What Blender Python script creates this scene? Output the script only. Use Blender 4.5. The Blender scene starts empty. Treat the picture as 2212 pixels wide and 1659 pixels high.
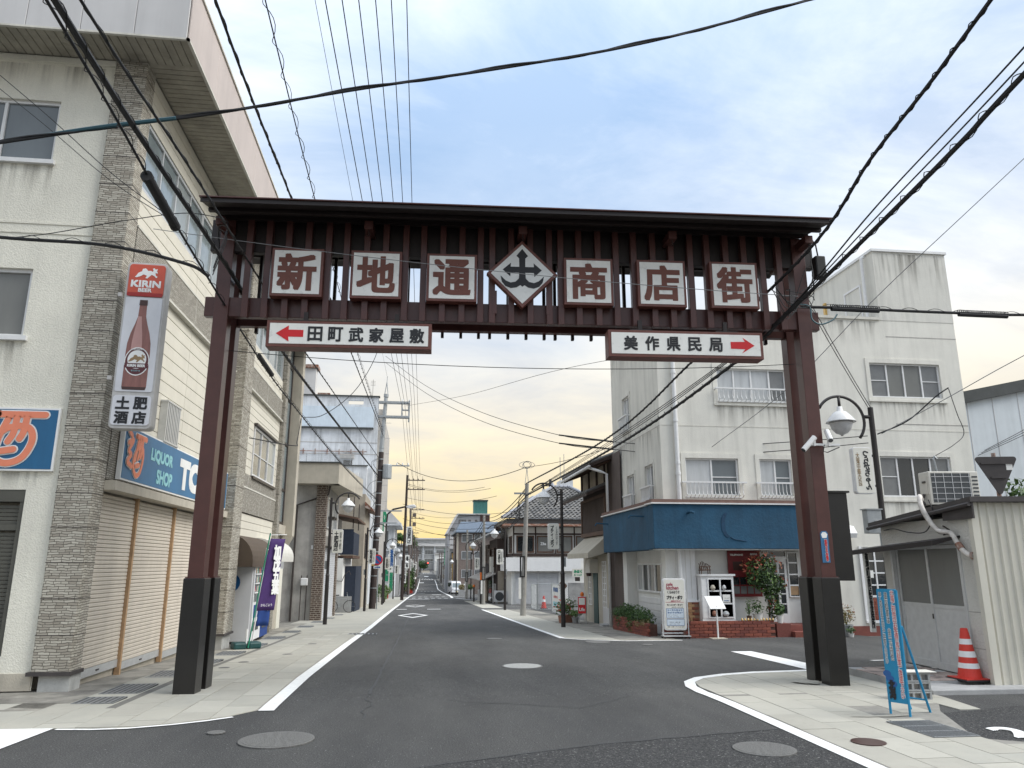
import bpy, bmesh, math, random
from mathutils import Vector as V, Matrix
R_=math.radians
sc=bpy.context.scene
COL=sc.collection
# ------------------------------------------------------------------ camera
cd=bpy.data.cameras.new('camera'); cam=bpy.data.objects.new('camera',cd); COL.objects.link(cam)
cam.location=(0,0,1.57); cam.rotation_euler=(R_(90+13.55),0,R_(-7.05))
cd.sensor_fit='HORIZONTAL'; cd.sensor_width=36.0; cd.lens=36.0*1621/2212
cd.clip_start=0.05; cd.clip_end=3000
sc.camera=cam
# ------------------------------------------------------------------ sky
SUN_EL=R_(45); SUN_AZ=R_(108)     # soft light through the cloud sheet, high on the right
w=bpy.data.worlds.new('World'); sc.world=w; w.use_nodes=True
nt=w.node_tree; N=nt.nodes; L=nt.links; N.clear()
def nd(t,x=None,**k):
    n=N.new(t)
    for a,b in k.items(): setattr(n,a,b)
    return n
out=nd('ShaderNodeOutputWorld'); bg=nd('ShaderNodeBackground'); L.new(bg.outputs[0],out.inputs[0])
sky=nd('ShaderNodeTexSky',sky_type='NISHITA',sun_disc=False,sun_elevation=SUN_EL,sun_rotation=SUN_AZ)
sky.altitude=100; sky.air_density=1.0; sky.dust_density=2.0; sky.ozone_density=1.5
tc=nd('ShaderNodeTexCoord')
sep=nd('ShaderNodeSeparateXYZ'); L.new(tc.outputs['Generated'],sep.inputs[0])
def mth(op,a,b=None,clamp=False):
    n=nd('ShaderNodeMath',operation=op,use_clamp=clamp)
    for i,q in enumerate((a,b)):
        if q is None: continue
        if isinstance(q,(int,float)): n.inputs[i].default_value=q
        else: L.new(q,n.inputs[i])
    return n.outputs[0]
def mixc(f,a,b):
    n=nd('ShaderNodeMix',data_type='RGBA')
    if isinstance(f,(int,float)): n.inputs[0].default_value=f
    else: L.new(f,n.inputs[0])
    for i,q in ((6,a),(7,b)):
        if isinstance(q,tuple): n.inputs[i].default_value=(*q,1)
        else: L.new(q,n.inputs[i])
    return n.outputs[2]
def ramp(src,pts):
    n=nd('ShaderNodeValToRGB'); L.new(src,n.inputs[0])
    e=n.color_ramp.elements
    while len(e)<len(pts): e.new(0.5)
    for q,(p,c) in zip(e,pts):
        q.position=p; q.color=(c,c,c,1) if isinstance(c,(int,float)) else (*c,1)
    return n.outputs[0]
zc=mth('MAXIMUM',sep.outputs[2],0.0)
den=mth('ADD',zc,0.22)
px=mth('DIVIDE',sep.outputs[0],den); py=mth('DIVIDE',sep.outputs[1],den)
cmb=nd('ShaderNodeCombineXYZ'); L.new(px,cmb.inputs[0]); L.new(py,cmb.inputs[1])
def noise(vec,scale,det=6,rough=.55,dist=0.0,off=(0,0,0),sc3=(1,1,1)):
    mp=nd('ShaderNodeMapping'); L.new(vec,mp.inputs[0]); mp.inputs['Location'].default_value=off; mp.inputs['Scale'].default_value=sc3
    n=nd('ShaderNodeTexNoise'); L.new(mp.outputs[0],n.inputs['Vector'])
    n.inputs['Scale'].default_value=scale; n.inputs['Detail'].default_value=det; n.inputs['Roughness'].default_value=rough; n.inputs['Distortion'].default_value=dist
    return n.outputs['Fac']
big=noise(cmb.outputs[0],0.55,3,.5,.3,(5.2,3.9,0),(1,1.2,1))
fine=noise(cmb.outputs[0],1.9,9,.62,.6,(1.7,4.2,2),(1,1.7,1))
# one broad break in the cloud sheet, over the street
bk=nd('ShaderNodeVectorMath',operation='SUBTRACT'); L.new(cmb.outputs[0],bk.inputs[0]); bk.inputs[1].default_value=(.16,1.32,0)
bs=nd('ShaderNodeVectorMath',operation='MULTIPLY'); L.new(bk.outputs[0],bs.inputs[0]); bs.inputs[1].default_value=(1.75,1.05,0)
bl_=nd('ShaderNodeVectorMath',operation='LENGTH'); L.new(bs.outputs[0],bl_.inputs[0])
brk=ramp(bl_.outputs['Value'],[(.30,-.5+.5),(1.0,1.0)])
cl=mth('ADD',mth('ADD',mth('MULTIPLY',big,.40),mth('MULTIPLY',fine,.34)),mth('MULTIPLY',brk,.21))
mask=ramp(cl,[(.37,0.16),(.59,1.0)])
shade=ramp(noise(cmb.outputs[0],1.3,8,.62,.6,(8.1,2.2,5),(1,1.5,1)),[(.34,0.0),(.62,1.0)])
grey=mixc(shade,(.40,.49,.63),(.74,.78,.83))
# the low cloud takes the colour of the evening sun behind it: yellow towards the horizon
glow=ramp(zc,[(0.0,(.86,.63,.22)),(.055,(.88,.70,.32)),(.14,(.88,.76,.52)),(.26,(.82,.77,.66)),(.42,(.66,.72,.80))])
warm=ramp(zc,[(0.0,1.0),(.14,.95),(.34,.5),(.54,0.0)])
# the glow lies ahead, where the sun is setting behind the cloud; it fades round the horizon
ahead=ramp(mth('ADD',mth('MULTIPLY',sep.outputs[1],.5),.5),[(.38,0.34),(.80,1.0)])
warm=mth('MULTIPLY',warm,ahead)
cloud=mixc(warm,grey,mixc(mth('MULTIPLY',mth('SUBTRACT',1.0,shade),.42),glow,(.52,.52,.55)))
skys=nd('ShaderNodeMix',data_type='RGBA',blend_type='MULTIPLY'); skys.inputs[0].default_value=1; L.new(sky.outputs[0],skys.inputs[6]); skys.inputs[7].default_value=(.08,.08,.085,1)
blue=mixc(.86,skys.outputs[2],(.262,.405,.62))
fin=mixc(mask,blue,cloud)
fin=mixc(mth('MULTIPLY',warm,.72),fin,cloud)
# overcast luminance law: the cloud sheet is a little brighter overhead than near the horizon
lum=mth('ADD',.56,mth('MULTIPLY',mth('MULTIPLY',zc,zc),.52))
fl=nd('ShaderNodeMix',data_type='RGBA',blend_type='MULTIPLY'); fl.inputs[0].default_value=1; L.new(fin,fl.inputs[6])
cl3=nd('ShaderNodeCombineColor'); 
for i in range(3): L.new(lum,cl3.inputs[i])
L.new(cl3.outputs[0],fl.inputs[7])
L.new(fl.outputs[2],bg.inputs[0]); bg.inputs[1].default_value=1.0
sun=bpy.data.lights.new('sun','SUN'); sun.energy=1.5; sun.angle=R_(38); sun.color=(1,.97,.92)
so=bpy.data.objects.new('sun',sun); COL.objects.link(so)
so.rotation_euler=(R_(90)-SUN_EL,0,R_(180)-SUN_AZ)
vs=sc.view_settings; vs.view_transform='Standard'; vs.look='None'; vs.exposure=1.17; vs.gamma=1; vs.use_curve_mapping=False
sc.cycles.max_bounces=6; sc.cycles.diffuse_bounces=3; sc.cycles.glossy_bounces=3; sc.cycles.transparent_max_bounces=6

# ------------------------------------------------------------------ materials
MT={}
def M(name,col,rough=.7,var=.12,scale=3.0,bump=0.0,bscale=60.0,metal=0.0,col2=None,c2=(.45,.62),streak=0.0,spec=.5,coat=0,sx=(1,1,1),dirt=0.0,fine=0.0,speck=0.0):
    m=bpy.data.materials.new(name); m.use_nodes=True; MT[name]=m
    t=m.node_tree; n=t.nodes; l=t.links; b=n['Principled BSDF']
    b.inputs['Roughness'].default_value=rough; b.inputs['Metallic'].default_value=metal; b.inputs['Specular IOR Level'].default_value=spec
    b.inputs['Coat Weight'].default_value=coat
    g=n.new('ShaderNodeNewGeometry')
    def nz(s,d=5,r=.6,sc3=None):
        q=n.new('ShaderNodeTexNoise'); q.inputs['Scale'].default_value=s; q.inputs['Detail'].default_value=d; q.inputs['Roughness'].default_value=r
        if sc3:
            mp=n.new('ShaderNodeMapping'); mp.inputs['Scale'].default_value=sc3; l.new(g.outputs['Position'],mp.inputs[0]); l.new(mp.outputs[0],q.inputs['Vector'])
        else: l.new(g.outputs['Position'],q.inputs['Vector'])
        return q.outputs['Fac']
    def rp(src,a,b_,lo=.3,hi=.7):
        q=n.new('ShaderNodeMapRange'); q.inputs['From Min'].default_value=lo; q.inputs['From Max'].default_value=hi; q.inputs['To Min'].default_value=a; q.inputs['To Max'].default_value=b_
        l.new(src,q.inputs[0]); return q.outputs[0]
    def mul(a,b_):
        q=n.new('ShaderNodeMix'); q.data_type='RGBA'; q.blend_type='MULTIPLY'; q.inputs[0].default_value=1
        l.new(a,q.inputs[6]); l.new(b_,q.inputs[7]); return q.outputs[2]
    base=n.new('ShaderNodeRGB'); base.outputs[0].default_value=(*col,1); c=base.outputs[0]
    if col2:
        q=n.new('ShaderNodeMix'); q.data_type='RGBA'; l.new(rp(nz(scale,6,.65,sx),0,1,*c2),q.inputs[0]); l.new(c,q.inputs[6]); q.inputs[7].default_value=(*col2,1); c=q.outputs[2]
    if var:
        k=n.new('ShaderNodeCombineColor'); f=rp(nz(scale*1.7,6,.65,sx),1-var,1+var)
        for i in range(3): l.new(f,k.inputs[i])
        c=mul(c,k.outputs[0])
    if streak:
        k=n.new('ShaderNodeCombineColor'); f=rp(nz(1.0,6,.7,(3.1,3.1,.22)),1-streak,1.0,.28,.55)
        for i in range(3): l.new(f,k.inputs[i])
        c=mul(c,k.outputs[0])
    if dirt:
        k=n.new('ShaderNodeCombineColor'); f=rp(nz(9,4,.7),1-dirt,1.0,.30,.42)
        for i in range(3): l.new(f,k.inputs[i])
        c=mul(c,k.outputs[0])
    if fine:
        k=n.new('ShaderNodeCombineColor'); f=rp(nz(75,3,.75),1-fine,1+fine*1.3,.34,.68)
        for i in range(3): l.new(f,k.inputs[i])
        c=mul(c,k.outputs[0])
    if speck:
        q=n.new('ShaderNodeMix'); q.data_type='RGBA'; l.new(rp(nz(48,1,.5),0,1,.715,.745),q.inputs[0]); l.new(c,q.inputs[6]); q.inputs[7].default_value=(speck,speck,speck*.96,1); c=q.outputs[2]
    l.new(c,b.inputs['Base Color'])
    if bump:
        q=n.new('ShaderNodeBump'); q.inputs['Strength'].default_value=bump; q.inputs['Distance'].default_value=.02; l.new(nz(bscale,4,.6),q.inputs['Height']); l.new(q.outputs[0],b.inputs['Normal'])
    return m
def stone(name,c1,c2,mortar,bw,bh,msz=.012,dist=.03,bump=.8,rot=(0,0,0),axis='YZ'):
    """layered brick or split-stone relief on cladding panels"""
    m=bpy.data.materials.new(name); m.use_nodes=True; MT[name]=m
    t=m.node_tree; n=t.nodes; l=t.links; b=n['Principled BSDF']; b.inputs['Roughness'].default_value=.85
    g=n.new('ShaderNodeNewGeometry'); sp=n.new('ShaderNodeSeparateXYZ'); l.new(g.outputs['Position'],sp.inputs[0])
    ad=n.new('ShaderNodeMath'); l.new(sp.outputs[0],ad.inputs[0]); l.new(sp.outputs[1],ad.inputs[1])
    cm=n.new('ShaderNodeCombineXYZ'); l.new(ad.outputs[0],cm.inputs[0]); l.new(sp.outputs[2],cm.inputs[1])
    nz=n.new('ShaderNodeTexNoise'); nz.inputs['Scale'].default_value=7; nz.inputs['Detail'].default_value=3; l.new(g.outputs['Position'],nz.inputs['Vector'])
    sb=n.new('ShaderNodeVectorMath'); sb.operation='SUBTRACT'; l.new(nz.outputs['Color'],sb.inputs[0]); sb.inputs[1].default_value=(.5,.5,.5)
    ml=n.new('ShaderNodeVectorMath'); ml.operation='SCALE'; l.new(sb.outputs[0],ml.inputs[0]); ml.inputs['Scale'].default_value=dist
    av=n.new('ShaderNodeVectorMath'); av.operation='ADD'; l.new(cm.outputs[0],av.inputs[0]); l.new(ml.outputs[0],av.inputs[1])
    br=n.new('ShaderNodeTexBrick'); l.new(av.outputs[0],br.inputs['Vector']); br.offset_frequency=2; br.offset=.37; br.squash=.7; br.squash_frequency=3
    br.inputs['Color1'].default_value=(*c1,1); br.inputs['Color2'].default_value=(*c2,1); br.inputs['Mortar'].default_value=(*mortar,1)
    br.inputs['Scale'].default_value=1; br.inputs['Mortar Size'].default_value=msz; br.inputs['Mortar Smooth'].default_value=.3; br.inputs['Brick Width'].default_value=bw; br.inputs['Row Height'].default_value=bh
    l.new(br.outputs['Color'],b.inputs['Base Color'])
    iv=n.new('ShaderNodeMath'); iv.operation='SUBTRACT'; iv.inputs[0].default_value=1; l.new(br.outputs['Fac'],iv.inputs[1])
    q=n.new('ShaderNodeBump'); q.inputs['Strength'].default_value=bump; q.inputs['Distance'].default_value=.015; l.new(iv.outputs[0],q.inputs['Height']); l.new(q.outputs[0],b.inputs['Normal'])
    return m
def emis(name,col,s):
    m=bpy.data.materials.new(name); m.use_nodes=True; MT[name]=m; b=m.node_tree.nodes['Principled BSDF']
    b.inputs['Base Color'].default_value=(*col,1); b.inputs['Emission Color'].default_value=(*col,1); b.inputs['Emission Strength'].default_value=s
def leafm(name,c1,c2,rough=.55):
    m=M(name,c1,rough,.35,14,0,60,0,c2,(.42,.58)); m.node_tree.nodes['Principled BSDF'].inputs['Subsurface Weight'].default_value=0
M('ground',(.16,.155,.14),.95,.25,.6,.3,30)
M('asphalt',(.078,.078,.077),.92,.16,.45,.9,170,col2=(.105,.104,.10),c2=(.4,.65),spec=.3,dirt=.14,fine=.55,speck=.34,sx=(1.3,.35,1))
M('asphalt_coarse',(.062,.062,.062),.95,.30,26,.95,130,col2=(.15,.148,.14),c2=(.56,.66),spec=.25,fine=.6,speck=.36)
M('asphalt_far',(.075,.075,.078),.92,.1,.4,.3,90,spec=.3)
M('tar',(.045,.045,.045),.7,.3,9)
M('paint',(.80,.80,.78),.7,.1,9,.25,120,col2=(.30,.30,.30),c2=(.60,.76))
M('paving',(.40,.385,.33),.9,.06,.9,.35,120,col2=(.35,.342,.30),c2=(.4,.66),dirt=.07)
M('paving2',(.375,.36,.31),.9,.07,1.3,.35,120,dirt=.09)
M('paving3',(.42,.405,.35),.9,.06,1.1,.35,120,dirt=.07)
M('joint',(.15,.145,.13),.95,.2,6)
M('joint_l',(.24,.23,.205),.95,.2,4,.3,80)
M('apron',(.27,.255,.22),.95,.35,1.6,.4,70,col2=(.14,.13,.115),c2=(.45,.7))
M('grate',(.27,.28,.285),.55,.15,9,metal=.6)
M('grate_dark',(.02,.02,.02),.9)
M('iron',(.15,.148,.14),.75,.3,40,.8,60,metal=.1)
M('iron_light',(.40,.40,.38),.75,.3,30,.5,45)
M('stucco',(.76,.735,.635),.92,.07,.6,.6,46,streak=.09,dirt=.05,fine=.05)
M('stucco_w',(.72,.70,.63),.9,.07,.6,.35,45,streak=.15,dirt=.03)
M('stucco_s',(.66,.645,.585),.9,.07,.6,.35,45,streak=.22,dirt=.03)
M('white_wall',(.78,.775,.74),.85,.05,.9,.2,60,streak=.08)
M('white_plain',(.80,.80,.79),.6,.04,2,streak=.05)
M('conc_old',(.42,.40,.37),.95,.22,1.1,.35,40,streak=.28)
M('conc_tan',(.46,.42,.345),.95,.12,1.0,.3,40,streak=.16)
M('conc_white',(.62,.64,.66),.95,.15,.6,.2,30,streak=.40)
M('panel_blue',(.60,.68,.75),.7,.08,1.0,0,60,streak=.12)
M('conc_grey',(.36,.36,.355),.95,.2,2,.3,60)
M('plinth',(.42,.42,.40),.95,.2,3,.3,60,dirt=.25)
stone('cladding',(.52,.49,.415),(.31,.28,.23),(.11,.10,.08),.135,.034,.004,.05,.9)
stone('cladding_fine',(.48,.45,.385),(.30,.275,.23),(.13,.12,.10),.07,.033,.0045,.05,.9)
stone('brick_dark',(.10,.065,.05),(.07,.045,.035),(.38,.34,.28),.22,.075,.010,.004,.5)
stone('brick_brown',(.20,.15,.13),(.16,.12,.105),(.28,.25,.22),.24,.08,.010,.004,.4)
stone('tile_wall',(.40,.35,.28),(.36,.31,.25),(.25,.22,.18),.12,.06,.006,.002,.3)
M('siding',(.66,.625,.53),.75,.05,1.3,.12,60,streak=.06)
M('fascia_grey',(.55,.54,.53),.6,.05,.6,streak=.08)
M('fascia_pink',(.53,.46,.42),.6,.06,.6,streak=.10)
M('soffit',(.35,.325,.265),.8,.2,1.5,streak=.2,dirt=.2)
M('ledge',(.62,.60,.53),.8,.1,3,streak=.2)
M('alu',(.62,.63,.63),.42,.08,6,metal=.55)
M('alu_w',(.72,.72,.71),.5,.06,6)
M('bronze',(.06,.05,.045),.45,.1,6,metal=.3)
M('glass_dark',(.020,.024,.026),.04,.1,2,.10,1.7,spec=.8)
M('glass_sky',(.20,.24,.25),.06,.2,1.2,.10,1.7,spec=1.0)
M('glass_frost',(.135,.155,.165),.22,.10,1.3,spec=.6,sx=(1,1,.3))
M('glass_frost2',(.17,.172,.160),.25,.10,1.3,spec=.5,sx=(1,1,.3))
M('glass_curt',(.46,.475,.48),.16,.16,1.4,spec=.7,sx=(3,3,.4))
M('glass_grey',(.16,.165,.165),.14,.15,2,.10,1.7,spec=.7)
M('glass_tile',(.30,.33,.33),.2,.1,3,spec=.6)
M('gate',(.078,.030,.025),.34,.14,2.5,.08,80,spec=.45,dirt=.08)
M('gate_shaded',(.014,.008,.007),.55,.14,2.5)  # gate brown taken near black: shade under the roof put into the colour
M('gate_base',(.011,.010,.009),.30,.2,3,.1,70,spec=.5)
M('roofmetal',(.016,.011,.010),.6,.1,3)
M('sign_face',(.80,.795,.75),.45,.06,3,dirt=.16,spec=.3)
M('sign_face2',(.72,.725,.70),.4,.06,3,dirt=.10,spec=.3)
M('frame_red',(.135,.045,.033),.5,.15,4,dirt=.15)
M('ink_brown',(.155,.052,.034),.6,.1,6)
M('ink',(.016,.017,.02),.6,.1,6)
M('ink_grey',(.10,.10,.10),.6,.1,6)
M('red',(.58,.010,.016),.5,.08,5)
M('crimson',(.42,.025,.07),.5,.08,5)
M('blue_scar',(.008,.045,.095),.8,.3,6)
M('sign_blue',(.012,.115,.25),.45,.08,1.2,streak=.15)
M('sign_blue_b',(.035,.155,.31),.45,.10,1.2,streak=.12)
M('salmon',(.78,.24,.135),.5,.05,4)
M('aqua',(.30,.62,.66),.5,.05,4)
M('white_ink',(.82,.82,.80),.5,.04,4)
M('beer_red',(.56,.085,.045),.35,.12,2,dirt=.08)
M('beer_red_dk',(.33,.018,.015),.4,.1,2)
M('beer_white',(.66,.67,.70),.4,.06,2,streak=.05)
M('bottle',(.235,.095,.078),.25,.22,3,spec=.6,sx=(4,4,.6))
M('bottle_hi',(.48,.27,.245),.3,.08,3)
M('bottle_dk',(.055,.022,.018),.3,.1,3)
M('label_dk',(.10,.022,.028),.5,.1,5)
M('gold',(.30,.20,.10),.5,.1,5)
M('sign_rim',(.52,.51,.49),.5,.12,5,streak=.2)
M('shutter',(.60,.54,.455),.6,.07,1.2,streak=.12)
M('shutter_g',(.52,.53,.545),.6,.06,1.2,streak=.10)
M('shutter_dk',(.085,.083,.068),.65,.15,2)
M('wood_post',(.42,.27,.15),.7,.2,5)
M('wood_dk',(.045,.028,.022),.75,.3,5,.2,50,sx=(1,1,.25))
M('wood_br',(.10,.055,.035),.7,.25,4,sx=(1,1,.3))
M('wood_grey',(.105,.082,.072),.85,.2,4,sx=(1,1,.3))
M('plaster_old',(.36,.315,.25),.9,.15,1.5,streak=.2)
M('awning_beige',(.47,.43,.35),.85,.1,2)
M('awning_brown',(.085,.062,.043),.8,.1,3)
M('awning_white',(.64,.62,.56),.7,.08,3)
M('cafe_blue',(.014,.074,.138),.78,.22,.7,.45,14,streak=.22)
M('cafe_red',(.17,.010,.012),.5,.15,4)
M('ridge_brown',(.165,.095,.075),.7,.15,3)
M('rust',(.20,.085,.05),.8,.35,3,col2=(.36,.30,.26),c2=(.45,.6))
for i,c in enumerate(((.21,.062,.042),(.255,.075,.048),(.165,.05,.038))): M('brick_%d'%i,c,.85,.2,12,.3,120)
for i,c in enumerate(((.44,.25,.125),(.52,.32,.165),(.26,.085,.055))): M('facing_%d'%i,c,.8,.15,12,.2,120)
M('mortar',(.13,.07,.055),.95,.2,8)
M('mortar_l',(.30,.20,.14),.95,.2,8)
M('terracotta',(.20,.06,.045),.7,.15,6)
for i,c in enumerate(((.155,.15,.14),(.20,.19,.175),(.115,.112,.108))): M('rooftile_%d'%i,c,.55,.25,6)
M('ridge_tile',(.30,.31,.34),.5,.2,5)
M('cable',(.012,.012,.013),.7,.1,6)
M('cable_teal',(.02,.075,.095),.6,.1,6)
M('wire_light',(.22,.22,.22),.6,.1,6)
M('pole_brown',(.038,.026,.023),.7,.25,4)
M('pole_conc',(.31,.30,.275),.9,.14,2.5,.15,60,streak=.2)
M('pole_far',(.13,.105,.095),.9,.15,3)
M('steel',(.36,.38,.385),.5,.12,5,metal=.4)
M('lamp_black',(.022,.018,.017),.5,.15,4)
M('lamp_shade',(.68,.68,.67),.4,.1,4,dirt=.12)
M('lamp_globe',(.60,.60,.60),.3,.1,5,dirt=.2)
M('globe_yellow',(.62,.40,.12),.35,.05,5)
M('lit_sign',(.74,.725,.65),.4,.05,3,dirt=.06)
M('cone_red',(.62,.045,.028),.55,.1,5,dirt=.12)
M('rubber',(.02,.02,.021),.8,.2,6)
M('sign_cyan',(.012,.23,.42),.5,.08,5,dirt=.1)
M('block',(.34,.345,.34),.95,.15,6,.4,90,dirt=.15)
M('shed_wall',(.62,.605,.555),.92,.06,1.5,1.0,30,streak=.08)
M('shed_corr',(.60,.575,.49),.55,.05,1.2,streak=.12)
M('shed_trim',(.052,.045,.043),.6,.2,4)
M('slab_red',(.36,.29,.255),.9,.3,3.5,.2,60,col2=(.17,.14,.125),c2=(.5,.62))
M('ac_cream',(.64,.615,.545),.5,.05,4,streak=.12)
M('ac_grille',(.06,.065,.068),.6,.1,5)
M('insul',(.62,.58,.53),.7,.25,7)
M('vend_white',(.70,.71,.72),.4,.03,3)
M('vend_glass',(.16,.18,.19),.08,.3,7,col2=(.42,.42,.40),c2=(.5,.6))
M('vend_blue',(.01,.11,.30),.4,.05,4)
M('vend_yel',(.62,.42,.10),.4,.1,6)
M('flag_purple',(.05,.020,.115),.85,.15,3)
M('flag_blue',(.015,.05,.21),.85,.15,3)
M('flag_green',(.01,.20,.12),.6,.1,5)
M('tank_green',(.008,.055,.055),.5,.2,5)
M('navy',(.018,.026,.045),.9,.2,3)
M('sign_green',(.02,.28,.14),.5,.1,4)
M('sign_navy',(.02,.10,.30),.5,.1,4)
M('kei_white',(.74,.75,.76),.25,.02,3,coat=.4)
M('plate_yel',(.60,.45,.05),.5)
M('tyre',(.015,.015,.015),.8)
M('orange',(.75,.17,.015),.5,.08,5)
M('grey_house',(.31,.315,.33),.85,.1,2,streak=.2)
M('roof_blue',(.10,.13,.17),.6,.15,2)
M('roof_green',(.06,.20,.18),.6,.15,1.2,streak=.2)
M('yellow_wall',(.52,.33,.09),.8,.1,2)
M('school',(.37,.37,.365),.9,.15,.3,streak=.2)
M('tin_white',(.60,.64,.66),.6,.05,1,streak=.1)
M('roof_dk',(.055,.06,.058),.7,.2,2)
M('bark',(.10,.075,.055),.95,.3,9)
leafm('leaf_green',(.030,.075,.018),(.075,.15,.03)); leafm('leaf_dark',(.018,.045,.014),(.04,.085,.02)); leafm('leaf_red',(.33,.05,.035),(.20,.10,.03)); leafm('leaf_mid',(.055,.115,.025),(.12,.19,.045)); leafm('leaf_dry',(.27,.19,.085),(.16,.15,.05))
M('flower_red',(.62,.05,.02),.6); M('flower_white',(.75,.70,.62),.6); M('flower_yellow',(.70,.55,.05),.6)
M('pot_clay',(.33,.16,.11),.8,.15,5); M('pot_white',(.66,.65,.62),.5,.05,5); M('pot_steel',(.42,.43,.44),.4,.1,5,metal=.5)
def stainm():
    m=bpy.data.materials.new('stain'); m.use_nodes=True; MT['stain']=m; n=m.node_tree.nodes; l=m.node_tree.links; b=n['Principled BSDF']
    b.inputs['Base Color'].default_value=(.16,.145,.12,1); b.inputs['Roughness'].default_value=.95
    g=n.new('ShaderNodeNewGeometry'); mp=n.new('ShaderNodeMapping'); mp.inputs['Scale'].default_value=(9,9,.5); l.new(g.outputs['Position'],mp.inputs[0])
    z=n.new('ShaderNodeTexNoise'); z.inputs['Scale'].default_value=1; z.inputs['Detail'].default_value=5; l.new(mp.outputs[0],z.inputs['Vector'])
    r=n.new('ShaderNodeMapRange'); r.inputs['From Min'].default_value=.46; r.inputs['From Max'].default_value=.72; r.inputs['To Max'].default_value=.55; l.new(z.outputs['Fac'],r.inputs[0])
    tc=n.new('ShaderNodeTexCoord'); s=n.new('ShaderNodeSeparateXYZ'); l.new(tc.outputs['Generated'],s.inputs[0])
    w=n.new('ShaderNodeMath'); w.operation='POWER'; l.new(s.outputs[2],w.inputs[0]); w.inputs[1].default_value=1.4
    k=n.new('ShaderNodeMath'); k.operation='MULTIPLY'; l.new(r.outputs[0],k.inputs[0]); l.new(w.outputs[0],k.inputs[1]); l.new(k.outputs[0],b.inputs['Alpha'])
stainm()
emis('lit_red',(1.0,.06,.04),3.5)
# ------------------------------------------------------------------ helpers
GY=[-60,9.5,12,19,26,43,57,79,99,155,210,285,380,470,700]; GZ=[0,0,-.04,-.26,-.45,-.9,-1.25,-1.8,-2.25,-3.7,-4.7,-4.1,-2.5,1,6]
def gz(y):
    if y<=GY[0]: return GZ[0]
    for i in range(len(GY)-1):
        if y<=GY[i+1]: return GZ[i]+(GZ[i+1]-GZ[i])*(y-GY[i])/(GY[i+1]-GY[i])
    return GZ[-1]
class PL:
    """a face to build on: a along R, b along U, c outwards"""
    def __init__(s,O,R,U=(0,0,1)): s.O=V(O); s.R=V(R).normalized(); s.U=V(U).normalized(); s.N=s.R.cross(s.U)
    def p(s,a,b,c=0): return s.O+s.R*a+s.U*b+s.N*c
def FY(y): return PL((0,y,0),(1,0,0))          # face towards the camera side, a = X, b = Z
def FXp(x): return PL((x,0,0),(0,1,0))         # face towards +X, a = Y
def FXn(x): return PL((x,0,0),(0,-1,0))        # face towards -X, a = -Y
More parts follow.
